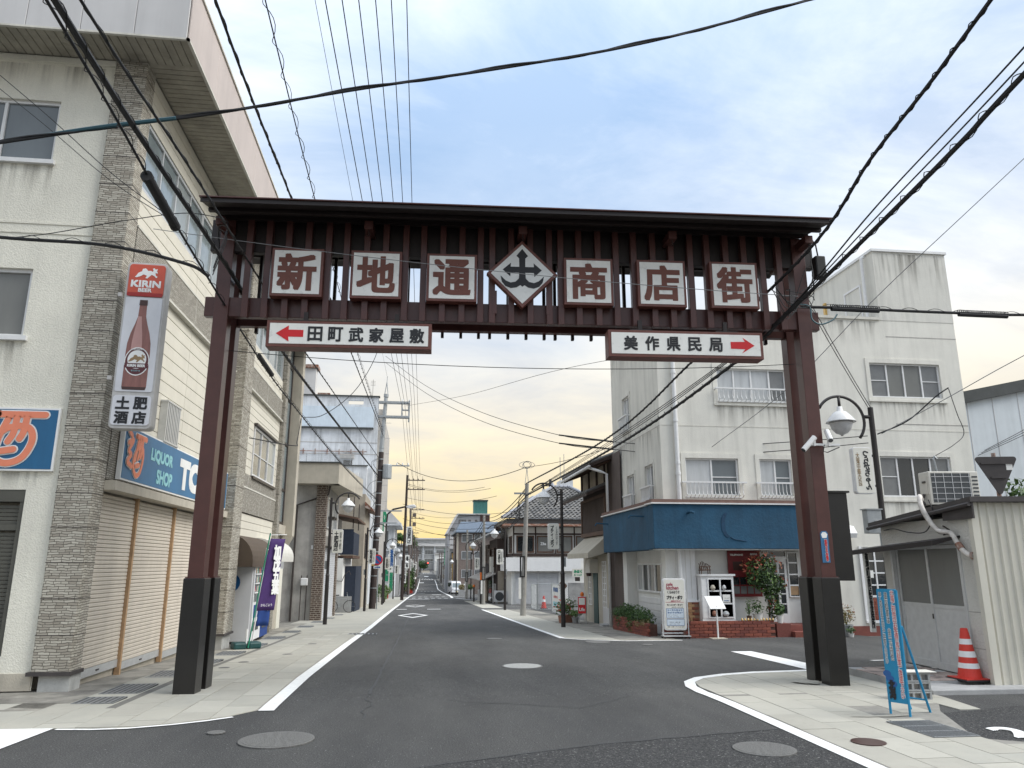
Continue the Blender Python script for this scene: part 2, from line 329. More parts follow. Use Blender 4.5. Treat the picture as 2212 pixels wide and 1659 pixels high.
class MB:
    def __init__(s): s.v=[]; s.f=[]; s.mi=[]; s.cur=0
    def add(s,vs,fs):
        n=len(s.v); s.v+=[V(q) for q in vs]; s.f+=[tuple(i+n for i in q) for q in fs]; s.mi+=[s.cur]*len(fs); return s
    def box(s,x0,x1,y0,y1,z0,z1):
        return s.add([(x0,y0,z0),(x1,y0,z0),(x1,y1,z0),(x0,y1,z0),(x0,y0,z1),(x1,y0,z1),(x1,y1,z1),(x0,y1,z1)],[(0,3,2,1),(4,5,6,7),(0,1,5,4),(1,2,6,5),(2,3,7,6),(3,0,4,7)])
    def pb(s,P,a0,a1,b0,b1,c0,c1):
        return s.add([P.p(a,b,c) for c in (c1,c0) for a,b in ((a0,b0),(a1,b0),(a1,b1),(a0,b1))],[(0,1,2,3),(7,6,5,4),(4,5,1,0),(5,6,2,1),(6,7,3,2),(7,4,0,3)])
    def quad(s,*q): return s.add(q,[tuple(range(len(q)))])
    def prism(s,P,pts,c0,c1):
        n=len(pts); ar=sum(pts[i][0]*pts[(i+1)%n][1]-pts[(i+1)%n][0]*pts[i][1] for i in range(n))
        if ar<0: pts=pts[::-1]
        return s.add([P.p(a,b,c1) for a,b in pts]+[P.p(a,b,c0) for a,b in pts],[tuple(range(n)),tuple(range(2*n-1,n-1,-1))]+[(i,n+i,n+(i+1)%n,(i+1)%n) for i in range(n)])
    def cyl(s,p0,p1,r0,r1=None,n=12,caps=True):
        p0=V(p0); p1=V(p1); r1=r0 if r1 is None else r1; d=(p1-p0).normalized(); x=d.orthogonal().normalized(); y=d.cross(x)
        vs=[p+(x*math.cos(t)+y*math.sin(t))*r for p,r in ((p0,r0),(p1,r1)) for t in (2*math.pi*i/n for i in range(n))]
        return s.add(vs,[(i,(i+1)%n,n+(i+1)%n,n+i) for i in range(n)]+([tuple(range(n-1,-1,-1)),tuple(range(n,2*n))] if caps else []))
    def tube(s,pts,r,n=6):
        pts=[V(p) for p in pts]; m=len(pts); d=(pts[1]-pts[0]).normalized(); x=d.orthogonal().normalized(); vs=[]
        for i,p in enumerate(pts):
            t=(pts[min(i+1,m-1)]-pts[max(i-1,0)]).normalized(); x=(x-t*x.dot(t)).normalized(); y=t.cross(x)
            vs+=[p+(x*math.cos(a)+y*math.sin(a))*r for a in (2*math.pi*k/n for k in range(n))]
        return s.add(vs,[(i*n+k,i*n+(k+1)%n,(i+1)*n+(k+1)%n,(i+1)*n+k) for i in range(m-1) for k in range(n)]+[tuple(range(n-1,-1,-1)),tuple(range((m-1)*n,m*n))])
    def lathe(s,c,prof,n=16):
        c=V(c); m=len(prof); vs=[c+V((r*math.cos(2*math.pi*k/n),r*math.sin(2*math.pi*k/n),z)) for r,z in prof for k in range(n)]
        return s.add(vs,[(i*n+k,i*n+(k+1)%n,(i+1)*n+(k+1)%n,(i+1)*n+k) for i in range(m-1) for k in range(n)]+[tuple(range(n-1,-1,-1)),tuple(range((m-1)*n,m*n))])
    def wall(s,P,a0,a1,b0,b1,ops,d,back=None):
        """front skin with openings (a0,a1,b0,b1) and their reveals d deep"""
        As=sorted({a0,a1}|{q for o in ops for q in o[:2] if a0<q<a1}); Bs=sorted({b0,b1}|{q for o in ops for q in o[2:] if b0<q<b1})
        for i in range(len(As)-1):
            for j in range(len(Bs)-1):
                ca=(As[i]+As[i+1])/2; cb=(Bs[j]+Bs[j+1])/2
                if any(o[0]<ca<o[1] and o[2]<cb<o[3] for o in ops): continue
                s.quad(P.p(As[i],Bs[j]),P.p(As[i+1],Bs[j]),P.p(As[i+1],Bs[j+1]),P.p(As[i],Bs[j+1]))
        for o in ops:
            x0,x1=max(o[0],a0),min(o[1],a1); z0,z1=max(o[2],b0),min(o[3],b1)
            s.quad(P.p(x0,z0,-d),P.p(x1,z0,-d),P.p(x1,z0),P.p(x0,z0)); s.quad(P.p(x0,z1),P.p(x1,z1),P.p(x1,z1,-d),P.p(x0,z1,-d))
            s.quad(P.p(x0,z0),P.p(x0,z1),P.p(x0,z1,-d),P.p(x0,z0,-d)); s.quad(P.p(x1,z0,-d),P.p(x1,z1,-d),P.p(x1,z1),P.p(x1,z0))
        return s
    def mesh(s,off=V((0,0,0)),name='m'):
        me=bpy.data.meshes.new(name); me.from_pydata([tuple(q-off) for q in s.v],[],s.f); me.update(); return me
LOCAL=set()
def root_of(o):
    while o.parent: o=o.parent
    return o
def link(name,me,parent=None,loc=(0,0,0)):
    o=bpy.data.objects.new(name,me); COL.objects.link(o); o.parent=parent; o.location=loc; return o
def thing(name,label,cat,loc=(0,0,0),rz=0,group=None,local=False):
    o=bpy.data.objects.new(name,None); COL.objects.link(o); o.location=loc; o.rotation_euler=(0,0,rz); o.empty_display_size=.2
    o['label']=label; o['category']=cat
    if group: o['group']=group
    if local: LOCAL.add(o.name)
    return o
def shade(me): me.polygons.foreach_set('use_smooth',[True]*len(me.polygons))
def part(mb,name,mat,parent,kind=None,smooth=False,bev=0,label=None):
    r=root_of(parent); off=V((0,0,0)) if (r.name in LOCAL or r.type!='EMPTY' and r.get('kind')=='structure') else V(r.location)
    me=mb.mesh(off,name)
    for q in (mat if isinstance(mat,(list,tuple)) else [mat]): me.materials.append(MT[q])
    if isinstance(mat,(list,tuple)): me.polygons.foreach_set('material_index',mb.mi)
    if smooth: shade(me)
    o=link(name,me,parent)
    if kind: o['kind']=kind
    if label: o['label']=label
    if bev: bevel(o,bev)
    return o
def bevel(o,wd,seg=2):
    m=o.modifiers.new('bevel','BEVEL'); m.width=wd; m.segments=seg; m.limit_method='ANGLE'
def solo(mb,name,mat,label,cat,group=None,smooth=False,bev=0):
    xs=[q.x for q in mb.v]; ys=[q.y for q in mb.v]; z=min(q.z for q in mb.v); off=V(((min(xs)+max(xs))/2,(min(ys)+max(ys))/2,z))
    me=mb.mesh(off,name)
    for q in (mat if isinstance(mat,(list,tuple)) else [mat]): me.materials.append(MT[q])
    if isinstance(mat,(list,tuple)): me.polygons.foreach_set('material_index',mb.mi)
    if smooth: shade(me)
    o=link(name,me,None,off); o['label']=label; o['category']=cat
    if group: o['group']=group
    if bev: bevel(o,bev)
    return o
def struct(mb,name,mat):
    me=mb.mesh(V((0,0,0)),name); 
    for q in (mat if isinstance(mat,(list,tuple)) else [mat]): me.materials.append(MT[q])
    if isinstance(mat,(list,tuple)): me.polygons.foreach_set('material_index',mb.mi)
    o=link(name,me); o['kind']='structure'; return o
def piece(name,me,parent,at,mat=None):
    r=root_of(parent); off=V((0,0,0)) if (r.name in LOCAL or r.get('kind')=='structure') else V(r.location)
    return link(name,me,parent,V(at)-off)
def bmesh_box(name,dx,dy,dz,mat,ch=0):
    """one shared box, centred, optionally chamfered"""
    bm=bmesh.new(); bmesh.ops.create_cube(bm,size=1); bmesh.ops.scale(bm,vec=(dx,dy,dz),verts=bm.verts)
    if ch: bmesh.ops.bevel(bm,geom=bm.edges[:],offset=ch,segments=1,affect='EDGES')
    me=bpy.data.meshes.new(name); bm.to_mesh(me); bm.free(); me.materials.append(MT[mat]); return me
# ---- lettering
TX={}
def glyphs(body,vert):
    k=(body,vert)
    if k in TX: return TX[k]
    cu=bpy.data.curves.new('lettering','FONT'); cu.body='\n'.join(body) if vert else body; cu.size=1; cu.resolution_u=4; cu.align_x='CENTER'; cu.space_line=.82 if vert else 1.0
    ob=bpy.data.objects.new('lettering',cu); me=bpy.data.meshes.new_from_object(ob)
    vs=[q.co.copy() for q in me.vertices]; fs=[tuple(q.vertices) for q in me.polygons]
    bpy.data.objects.remove(ob); bpy.data.curves.remove(cu); bpy.data.meshes.remove(me)
    x0=min(q.x for q in vs); x1=max(q.x for q in vs); y0=min(q.y for q in vs); y1=max(q.y for q in vs)
    TX[k]=([((q.x-x0)/(x1-x0)-.5,(q.y-y0)/(y1-y0)-.5) for q in vs],fs,(x1-x0)/(y1-y0)); return TX[k]
def letters(parent,body,P,ca,cb,wd,hg,mat,c=.004,bold=0,vert=False,mirror=False,shear=0,name='lettering',mb=None,nb=8):
    """flat letters filling a box wd x hg centred at (ca,cb) of face P"""
    vs,fs,asp=glyphs(body,vert)
    if wd is None: wd=hg*asp
    if hg is None: hg=wd/asp
    g=mb or MB(); sh=[(0,0)]+([(i*bold,j*bold) for i in (-1,0,1) for j in (-1,0,1) if (i or j) and (nb>7 or (i and j))] if bold else [])
    w2,h2=wd-2*bold,hg-2*bold
    for i,(dx,dy) in enumerate(sh):
        g.add([P.p(ca+((-x if mirror else x)*w2+y*h2*shear+dx),cb+y*h2+dy,c+i*.0004) for x,y in vs],fs)
    if mb: return None
    return part(g,name,mat,parent)
def catmull(pts,n=8):
    P=[V(q) for q in pts]; P=[P[0]*2-P[1]]+P+[P[-1]*2-P[-2]]; o=[]
    for i in range(1,len(P)-2):
        a,b,c,d=P[i-1:i+3]
        for k in range(n):
            t=k/n; o.append(.5*((2*b)+(c-a)*t+(2*a-5*b+4*c-d)*t*t+(3*b-a-3*c+d)*t**3))
    return o+[P[-2]]
def sagline(p,q,sag,n=24):
    p=V(p); q=V(q); return [p.lerp(q,i/n)-V((0,0,4*sag*(i/n)*(1-i/n))) for i in range(n+1)]
# ---- flat sheets that follow the fall of the street
def clip(poly,a,b):
    """keep the part of a convex polygon left of a->b"""
    o=[]; n=len(poly)
    f=lambda p:(b[0]-a[0])*(p[1]-a[1])-(b[1]-a[1])*(p[0]-a[0])
    for i in range(n):
        p,q=poly[i],poly[(i+1)%n]; fp,fq=f(p),f(q)
        if fp>=0: o.append(p)
        if (fp>=0)!=(fq>=0): t=fp/(fp-fq); o.append((p[0]+(q[0]-p[0])*t,p[1]+(q[1]-p[1])*t))
    return o
def sheet(mb,poly,off):
    """lay a flat convex polygon on the ground, split where the slope changes"""
    y0=min(p[1] for p in poly); y1=max(p[1] for p in poly); cuts=[y0]+[y for y in GY if y0<y<y1]+[y1]
    for i in range(len(cuts)-1):
        q=clip(clip(poly,(-1e4,cuts[i]),(1e4,cuts[i])),(1e4,cuts[i+1]),(-1e4,cuts[i+1]))
        if len(q)>=3:
            ar=sum(q[k][0]*q[(k+1)%len(q)][1]-q[(k+1)%len(q)][0]*q[k][1] for k in range(len(q)))
            if abs(ar)<1e-7: continue
            if ar<0: q=q[::-1]
            mb.quad(*[(x,y,gz(y)+off) for x,y in q])
def ribbon(mb,pts,wd,off):
    """painted line of width wd along pts"""
    n=len(pts); sd=[]
    for i in range(n):
        a=V((*pts[max(i-1,0)],0)); b=V((*pts[min(i+1,n-1)],0)); d=(b-a).normalized(); sd.append(V((-d.y,d.x,0))*wd/2)
    for i in range(n-1):
        p=V((*pts[i],0)); q=V((*pts[i+1],0)); sheet(mb,[tuple((p+sd[i])[:2]),tuple((p-sd[i])[:2]),tuple((q-sd[i+1])[:2]),tuple((q+sd[i+1])[:2])],off)
# ---- plants
def leaves(mb,rnd,c,rad,n,size,flat=0,shell=.5):
    c=V(c)
    for _ in range(n):
        d=V((rnd.gauss(0,1),rnd.gauss(0,1),rnd.gauss(0,1)))
        if d.length<1e-3: continue
        d.normalize(); k=shell+(1-shell)*rnd.random()**.6; p=c+V((d.x*rad[0]*k,d.y*rad[1]*k,d.z*rad[2]*k))
        nrm=(d+V((rnd.gauss(0,.7),rnd.gauss(0,.7),rnd.gauss(0,.7)+.3))).normalized(); x=nrm.orthogonal().normalized(); a=rnd.random()*6.28; y=nrm.cross(x); u=x*math.cos(a)+y*math.sin(a); v2=nrm.cross(u); s=size*rnd.uniform(.6,1.3)
        mb.add([p-u*s,p+v2*s*.42+nrm*s*.1,p+u*s,p-v2*s*.42+nrm*s*.1],[(0,1,2,3)])
def crown(parent,name,rnd,blobs,n,size,mat,shell=.45):
    g=MB()
    tot=sum(b[1][0]*b[1][1]*b[1][2] for b in blobs)
    for c,r in blobs: leaves(g,rnd,c,r,max(8,int(n*(r[0]*r[1]*r[2])/tot)),size,0,shell)
    return part(g,name,mat,parent,kind='stuff')
# ---- windows
def window(parent,P,a0,a1,b0,b1,cols,glass,frame='alu',ft=.05,c=0,rows=(),mull=.045,name='window',dep=.07,bars=None,rb=.025):
    g=MB(); ps=[]
    g.pb(P,a0,a1,b0,b0+ft,c-dep,c); g.pb(P,a0,a1,b1-ft,b1,c-dep,c); g.pb(P,a0,a0+ft,b0+ft,b1-ft,c-dep,c); g.pb(P,a1-ft,a1,b0+ft,b1-ft,c-dep,c)
    A=[a0+ft]+[a0+(a1-a0)*q for q in (cols if isinstance(cols,(list,tuple)) else [i/cols for i in range(1,cols)])]+[a1-ft]
    for q in A[1:-1]: g.pb(P,q-mull/2,q+mull/2,b0+ft,b1-ft,c-dep*.9,c-.004)
    for r in rows:
        for i in range(len(A)-1):
            if bars is None or i in bars: g.pb(P,A[i]+(mull/2 if i else 0),A[i+1]-(mull/2 if i<len(A)-2 else 0),b0+(b1-b0)*r-rb/2,b0+(b1-b0)*r+rb/2,c-dep*.7,c-.012)
    o=part(g,name,frame,parent)
    for i in range(len(A)-1):
        q=MB(); q.pb(P,A[i],A[i+1],b0+ft*.6,b1-ft*.6,c-dep*.62,c-dep*.5); part(q,'pane',glass if isinstance(glass,str) else glass[i%len(glass)],o)
    return o
def railing(parent,P,a0,a1,b0,b1,c,n,mat='alu_w',belly=.12):
    g=MB(); g.pb(P,a0-.12,a1+.12,b1-.02,b1+.025,c+.10,c+.15); g.pb(P,a0,a1,b0-.02,b0+.01,c+.02,c+.05)
    for a in (a0-.08,a1+.08): g.pb(P,a-.015,a+.015,b1-.015,b1+.015,c-.01,c+.12)
    o=part(g,'railing',mat,parent)
    for i in range(n+1):
        a=a0+(a1-a0)*i/n; q=MB(); q.tube([P.p(a,b1,c+.12),P.p(a,b0+.16,c+.12),P.p(a,b0+.06,c+.12+belly*.35),P.p(a,b0+.0,c+.10),P.p(a,b0-.005,c+.03)],.011,5); part(q,'baluster',mat,o)
    return o

def stain(parent,P,a0,a1,b1,h,c=.004):
    m=MB(); m.quad(P.p(a0,b1-h,c),P.p(a1,b1-h,c),P.p(a1,b1,c),P.p(a0,b1,c)); return part(m,'rain_stain','stain',parent)
# ------------------------------------------------------------------ ground, road, pavements
g=MB(); 
for x0,x1 in ((-700,-60),(-60,60),(60,700)): sheet(g,[(x0,-60),(x1,-60),(x1,700),(x0,700)],-.03)
struct(g,'ground','ground')
g=MB()
sheet(g,[(-60,-40),(60,-40),(60,9.5),(-60,9.5)],0); sheet(g,[(-4.6,9.5),(60,9.5),(60,19.6),(-4.6,19.6)],0); sheet(g,[(-4.6,19.6),(12,19.6),(12,99),(-4.6,99)],0)
sheet(g,[(-60,99),(60,99),(60,112),(-60,112)],0); sheet(g,[(-3.0,112),(6.4,112),(9.5,470),(-.6,470)],0)
road=struct(g,'road','asphalt')
g=MB(); sheet(g,[(-60,-40),(60,-40),(60,5.2),(-60,5.2)],.004)
sheet(g,[(-3.2,5.2),(60,5.2),(60,9.0),(9,9.0),(3.7,7.59),(2.82,7.43),(1.7,7.16),(.52,6.73)],.004); struct(g,'resurfaced_road_patch','asphalt_coarse')
rnd=random.Random(3)
def wob(a,b,n,amp):
    return [(a[0]+(b[0]-a[0])*i/n+rnd.uniform(-amp,amp),a[1]+(b[1]-a[1])*i/n+rnd.uniform(-amp,amp)) for i in range(n+1)]
g=MB(); ribbon(g,wob((-3.2,5.2),(.52,6.73),18,.015)+wob((.62,6.76),(1.7,7.16),14,.012)+wob((1.75,7.17),(3.68,7.59),22,.012),.022,.0075)
ribbon(g,wob((-.53,10.2),(-.34,28),40,.02)+wob((-.34,28.4),(0.1,78),40,.02),.035,.005)
ribbon(g,wob((-.5,8.6),(-.53,10.1),8,.06),.016,.005)
for a,b,n,am,wd in (((.4,9.6),(1.9,8.9),16,.04,.012),((1.9,8.9),(2.7,9.7),12,.05,.010),((-.4,8.9),(1.2,9.4),18,.04,.008),((2.6,10.6),(3.6,10.1),10,.05,.010),((4.0,17.2),(6.6,16.6),16,.05,.022),((2.2,18.6),(3.9,18.3),12,.04,.02),((1.0,12.4),(4.6,13.2),26,.06,.012),((6.6,16.6),(8.9,15.2),14,.05,.014)): ribbon(g,wob(a,b,n,am),wd,.005)
struct(g,'road_seam','tar')
# paint
g=MB()
ribbon(g,[(-1.60,9.15),(-1.60,12),(-1.58,19),(-1.48,26),(-1.36,43),(-1.2,57),(-.95,79),(-.75,92)],.17,.009)
ribbon(g,[(-3.45,8.40),(-3.1,8.355),(-2.78,8.37),(-2.4,8.50),(-2.1,8.66),(-1.88,8.83)],.055,.009)
sheet(g,[(-3.49,8.46),(-4.02,8.50),(-4.2,6.3),(-3.67,6.3)],.009)
ribbon(g,[(3.67,3.5),(3.67,6.24),(3.67,7.7),(3.67,9.0),(3.64,9.8),(3.68,10.3),(3.82,10.75),(4.1,11.13),(4.6,11.45),(5.2,11.65),(6.15,11.76),(9.5,11.8)],.15,.009)
ribbon(g,[(3.83,20.2),(3.83,26),(3.85,45.2)],.15,.009); ribbon(g,[(5.15,18.95),(6.6,18.93)],.13,.009); ribbon(g,[(3.85,20.2),(4.3,19.5),(5.15,18.98)],.10,.009)
sheet(g,[(6.38,15.42),(6.14,11.92),(6.6,11.92),(6.81,15.40)],.009)
ribbon(g,[(8.0,13.1),(10.2,13.35)],.12,.009); sheet(g,[(9.1,13.5),(10.5,13.5),(10.5,13.85),(9.4,13.85)],.009)
def diamond(cx,cy,hx,hy,wd):
    P=[(cx-hx,cy),(cx,cy-hy),(cx+hx,cy),(cx,cy+hy)]; Q=[(cx-hx+wd*1.1,cy),(cx,cy-hy+wd*5),(cx+hx-wd*1.1,cy),(cx,cy+hy-wd*5)]
    for i in range(4): sheet(g,[P[i],P[(i+1)%4],Q[(i+1)%4],Q[i]],.009)
diamond(-.1,37.1,.72,2.9,.16); diamond(.0,54,.72,3.0,.16); diamond(1.3,205,.8,5,.2)
for y,h in ((83,1.0),(91,1.0),(165,1.6),(298,2.2),(304,2.2),(382,3)):
    x0=-.4 if y<100 else (.3 if y<200 else (1.0 if y<350 else 3.1)); x1=3.7 if y<100 else (4.6 if y<200 else (6.8 if y<350 else 7.8)); n=6 if y<300 else 5
    for i in range(n): a=x0+(x1-x0)*i/n; sheet(g,[(a,y),(a+(x1-x0)/n*.58,y),(a+(x1-x0)/n*.58,y+h),(a,y+h)],.009)
sheet(g,[(-.8,78.5),(1.4,78.5),(1.4,79.4),(-.8,79.4)],.009); sheet(g,[(-1.1,46.3),(-.5,46.3),(-.5,46.9),(-1.1,46.9)],.009); sheet(g,[(.7,46.3),(1.5,46.3),(1.5,46.9),(.7,46.9)],.009)
sheet(g,[(.2,132.5),(1.6,132.5),(1.6,135),(.2,135)],.009); sheet(g,[(2.3,111),(3.6,111),(3.6,113),(2.3,113)],.009); sheet(g,[(1.0,260),(2.6,260),(2.6,265),(1.0,265)],.009); sheet(g,[(3.4,330),(5.2,330),(5.2,337),(3.4,337)],.009)
ribbon(g,[(-.75,95),(-.2,120),(.0,155),(.15,190),(.9,255),(1.3,292)],.28,.009); ribbon(g,[(3.95,85),(4.25,94),(4.5,112),(5.2,155),(5.5,190),(6.5,250),(7.0,292)],.28,.009)
ribbon(g,[(4.3,84),(5.6,72),(5.7,66)],.16,.009); ribbon(g,[(4.2,94.5),(5.8,92)],.3,.009); ribbon(g,[(6.2,52),(9,50)],.12,.009); ribbon(g,[(6.3,47),(10,44.5)],.12,.009)
struct(g,'road_marking','paint')
# left pavement
g=MB(); sheet(g,[(-1.68,9.2),(-1.66,19),(-4.6,19),(-4.6,9.0)],.004); sheet(g,[(-1.66,19),(-1.28,57),(-4.6,57),(-4.6,19)],.004); sheet(g,[(-1.28,57),(-.85,92),(-4.6,92),(-4.6,57)],.004)
sheet(g,[(-12,8.45),(-3.45,8.45),(-2.78,8.41),(-1.95,8.85),(-1.70,9.2),(-4.6,9.3),(-12,9.3)],.004)
pl_=struct(g,'pavement_left','paving')
g=MB(); sheet(g,[(-3.98,9.55),(-3.98,30),(-5.2,30),(-5.2,9.9)],.007); sheet(g,[(-12,9.3),(-4.05,9.3),(-4.05,10.0),(-12,10.6)],.007); struct(g,'shop_forecourt','apron')
EL=[(-12,8.45),(-3.45,8.45),(-2.78,8.42),(-2.4,8.56),(-1.95,8.86),(-1.72,9.2),(-1.69,9.6),(-1.69,40),(-12,40)]
def slabs(parent,origin,ang,rows,cols,w,l,edge,mats,keep,seed):
    r=random.Random(seed); ca,sa=math.cos(ang),math.sin(ang)
    for i in range(rows):
        sh=(i%2)*l*.5+r.uniform(-.1,.1)
        for j in range(cols):
            a0=i*w+.004; a1=(i+1)*w-.004; b0=j*l+sh+.004; b1=(j+1)*l+sh-.004
            q=[(origin[0]+a*ca-b*sa,origin[1]+a*sa+b*ca) for a,b in ((a0,b0),(a1,b0),(a1,b1),(a0,b1))]
            if sum((q[k][0]*q[(k+1)%4][1]-q[(k+1)%4][0]*q[k][1]) for k in range(4))<0: q=q[::-1]
            for k in range(len(edge)):
                q=clip(q,edge[k],edge[(k+1)%len(edge)])
                if len(q)<3: break
            if len(q)<3: continue
            ar=abs(sum(q[k][0]*q[(k+1)%len(q)][1]-q[(k+1)%len(q)][0]*q[k][1] for k in range(len(q))))/2
            if ar<.01 or not keep(*q[0]): continue
            h=.011+r.uniform(-.0015,.0015); m=MB(); n=len(q)
            m.add([(x,y,gz(y)+h) for x,y in q]+[(x,y,gz(y)-.02) for x,y in q],[tuple(range(n))]+[(k,n+k,n+(k+1)%n,(k+1)%n) for k in range(n)])
            part(m,'paving_slab',r.choice(mats),parent)
EL=EL[::-1] if sum(EL[k][0]*EL[(k+1)%len(EL)][1]-EL[(k+1)%len(EL)][0]*EL[k][1] for k in range(len(EL)))<0 else EL
jl=MB(); sheet(jl,[(-1.7,9.3),(-1.7,24),(-3.42,24),(-3.42,9.3)],.0055); sheet(jl,[(-8,8.5),(-3.45,8.5),(-2.78,8.46),(-2.0,8.9),(-1.75,9.3),(-8,9.3)],.0055); part(jl,'joint_bed','joint',pl_)
slabs(pl_,(-7.7,7.9),0,15,21,.40,.80,EL,['paving','paving','paving2','paving3'],lambda x,y:(x>-3.45 or y<9.28) and y<24,5)
for yy in range(24,60,1): pass
# drain grates along the shop fronts
def grate(x0,x1,y0,y1,parent,long='x'):
    m=MB(); z=gz((y0+y1)/2)+.014; m.box(x0,x1,y0,y1,z-.02,z-.004); o=part(m,'drain_grate','grate_dark',parent); q=MB()
    for a in (y0,y1-.02): q.box(x0,x1,a,a+.02,z-.02,z+.004)
    for a in (x0,x1-.02): q.box(a,a+.02,y0+.02,y1-.02,z-.02,z+.004)
    n=7
    for i in range(1,n): x=x0+(x1-x0)*i/n; q.box(x-.020,x+.020,y0+.02,y1-.02,z-.02,z+.003)
    part(q,'bars','grate',o)
for y in (9.86,10.66,12.3,14.3,16.2,18.6,21.2,24,27,30.5,34,38): grate(-3.93,-3.46,y,y+(.46 if y<10.5 else .80),pl_)
grate(-1.88,-1.07,22.7,23.1,road)
for x,y,r in ((-3.1,13.6,.09),(-3.0,14.6,.09),(-2.5,16.2,.1),(-2.4,19.2,.1),(-1.86,8.06,.085),(4.4,18.7,.3),(5.3,17.6,.13),(2.05,20.3,.2)):
    m=MB(); m.lathe((x,y,gz(y)+.006),[(r,0),(r,.008),(r*.9,.010)],20); part(m,'cover_plate','iron',pl_ if x<-2 else road)
def manhole(x,y,r,mat,lab):
    t=thing('manhole_cover',lab,'manhole',(x,y,gz(y)),local=True)
    m=MB(); m.lathe((0,0,.002),[(r,0),(r,.010),(r*.94,.012)],40); part(m,'rim','iron',t); m=MB(); m.lathe((0,0,.003),[(r*.91,0),(r*.91,.0128)],40); d=part(m,'lid',mat,t)
    q=MB()
    for k in range(1,6):
        rr_=r*.15*k; nn=10+4*k
        for j in range(nn):
            if (j+k)%2: a0=6.2832*j/nn; a1=6.2832*(j+.8)/nn; q.add([(rr_*math.cos(a0),rr_*math.sin(a0),.0172),((rr_+r*.07)*math.cos(a0),(rr_+r*.07)*math.sin(a0),.0172),((rr_+r*.07)*math.cos(a1),(rr_+r*.07)*math.sin(a1),.0172),(rr_*math.cos(a1),rr_*math.sin(a1),.0172)],[(0,1,2,3)])
    part(q,'raised_pattern',mat,t,kind='stuff')
manhole(1.79,13.1,.34,'iron_light','pale worn manhole cover in the middle of the road beyond the gate')
manhole(-1.23,7.68,.34,'iron','dark patterned manhole cover near the white corner line by the liquor store')
manhole(3.06,6.79,.27,'iron','black manhole cover set in the coarse asphalt patch')
# right-hand corner pavement
g=MB(); ER=[(3.75,3.0),(12,3.0),(12,5.2),(5.3,7.2),(5.75,8.2),(6.5,9.3),(6.5,11.6),(6.1,11.68),(5.2,11.57),(4.6,11.37),(4.15,11.06),(3.88,10.7),(3.76,10.2)]
for q in ([(3.75,3.0),(12,3.0),(5.2,6.95),(3.75,6.95)],[(3.75,6.95),(5.2,6.95),(5.75,8.2),(3.75,8.2)],[(3.75,8.2),(5.75,8.2),(6.5,9.3),(3.76,9.3)],[(3.76,9.3),(6.5,9.3),(6.5,11.6),(6.1,11.68),(5.2,11.57),(4.6,11.37),(4.15,11.06),(3.88,10.7),(3.76,10.2)]): sheet(g,q,.008)
pr_=struct(g,'pavement_right','joint_l')
E1=[(3.75,3.0),(6.6,3.0),(4.75,7.6),(5.25,8.1),(6.5,9.3),(6.5,11.6)][:0]
ERc=[(3.765,4.0),(5.6,4.0),(6.45,9.3),(6.45,11.62),(6.1,11.67),(5.2,11.56),(4.6,11.36),(4.15,11.05),(3.88,10.7),(3.77,10.2)]
slabs(pr_,(3.75,3.8),0,8,11,.38,.74,ERc,['paving','paving3','paving2'],lambda x,y:(y>8.05 or x<4.75+max(0,(7.7-y))*.35),9)
m=MB(); sheet(m,[(4.80,6.98),(5.26,6.98),(5.14,7.72),(4.80,7.72)],.014); o=part(m,'drain_grate','grate_dark',pr_); q=MB()
for i in range(15):
    x=4.80+.033*i; q.box(x,x+.014,7.0,7.7,.015,.020)
for y in (6.98,7.22,7.46,7.70): q.box(4.80,5.27,y,y+.02,.015,.021)
part(q,'bars','grate',o)
m=MB(); m.lathe((4.10,6.9,.012),[(.15,0),(.15,.006)],24); part(m,'cover_plate','bottle_dk',pr_)
for x,y,rx,ry in ((4.95,8.0,.42,.05),(5.35,10.35,.22,.22)):
    m=MB(); m.add([(x+rx*math.cos(t)*(.8+.2*math.sin(3*t)),y+ry*math.sin(t)*(.8+.2*math.cos(5*t)),.0165) for t in (6.283*k/14 for k in range(14))],[tuple(range(14))]); part(m,'cement_patch','paving2',pr_)
# far right pavement beside the café
g=MB(); sheet(g,[(3.92,20.2),(5.1,19.05),(5.3,45),(3.95,45)],.006); sheet(g,[(4.1,48),(5.4,48),(5.6,70),(4.3,70)],.006); pf=struct(g,'pavement_far_right','paving3')
g=MB(); sheet(g,[(5.1,19.05),(6.6,19.05),(6.6,45),(5.3,45)],.005); struct(g,'pavement_strip','apron')
g=MB()
for i in range(40):
    y=19.6+i*.62; g.box(3.95 if y>20.2 else 4.6,5.15,y,y+.012,gz(y)-.01,gz(y)+.0085)
for x in (4.35,4.75): g.box(x,x+.01,20.3,44.8,-3,-2.9)
part(g,'slab_joints','joint',pf)
# parking bay number
t=MB(); P=PL((0,0,.012),(1,0,0),(0,1,0)); letters(pr_,'2',P,5.72,7.12,.30,.46,'paint',.0,.02,name='bay_number')
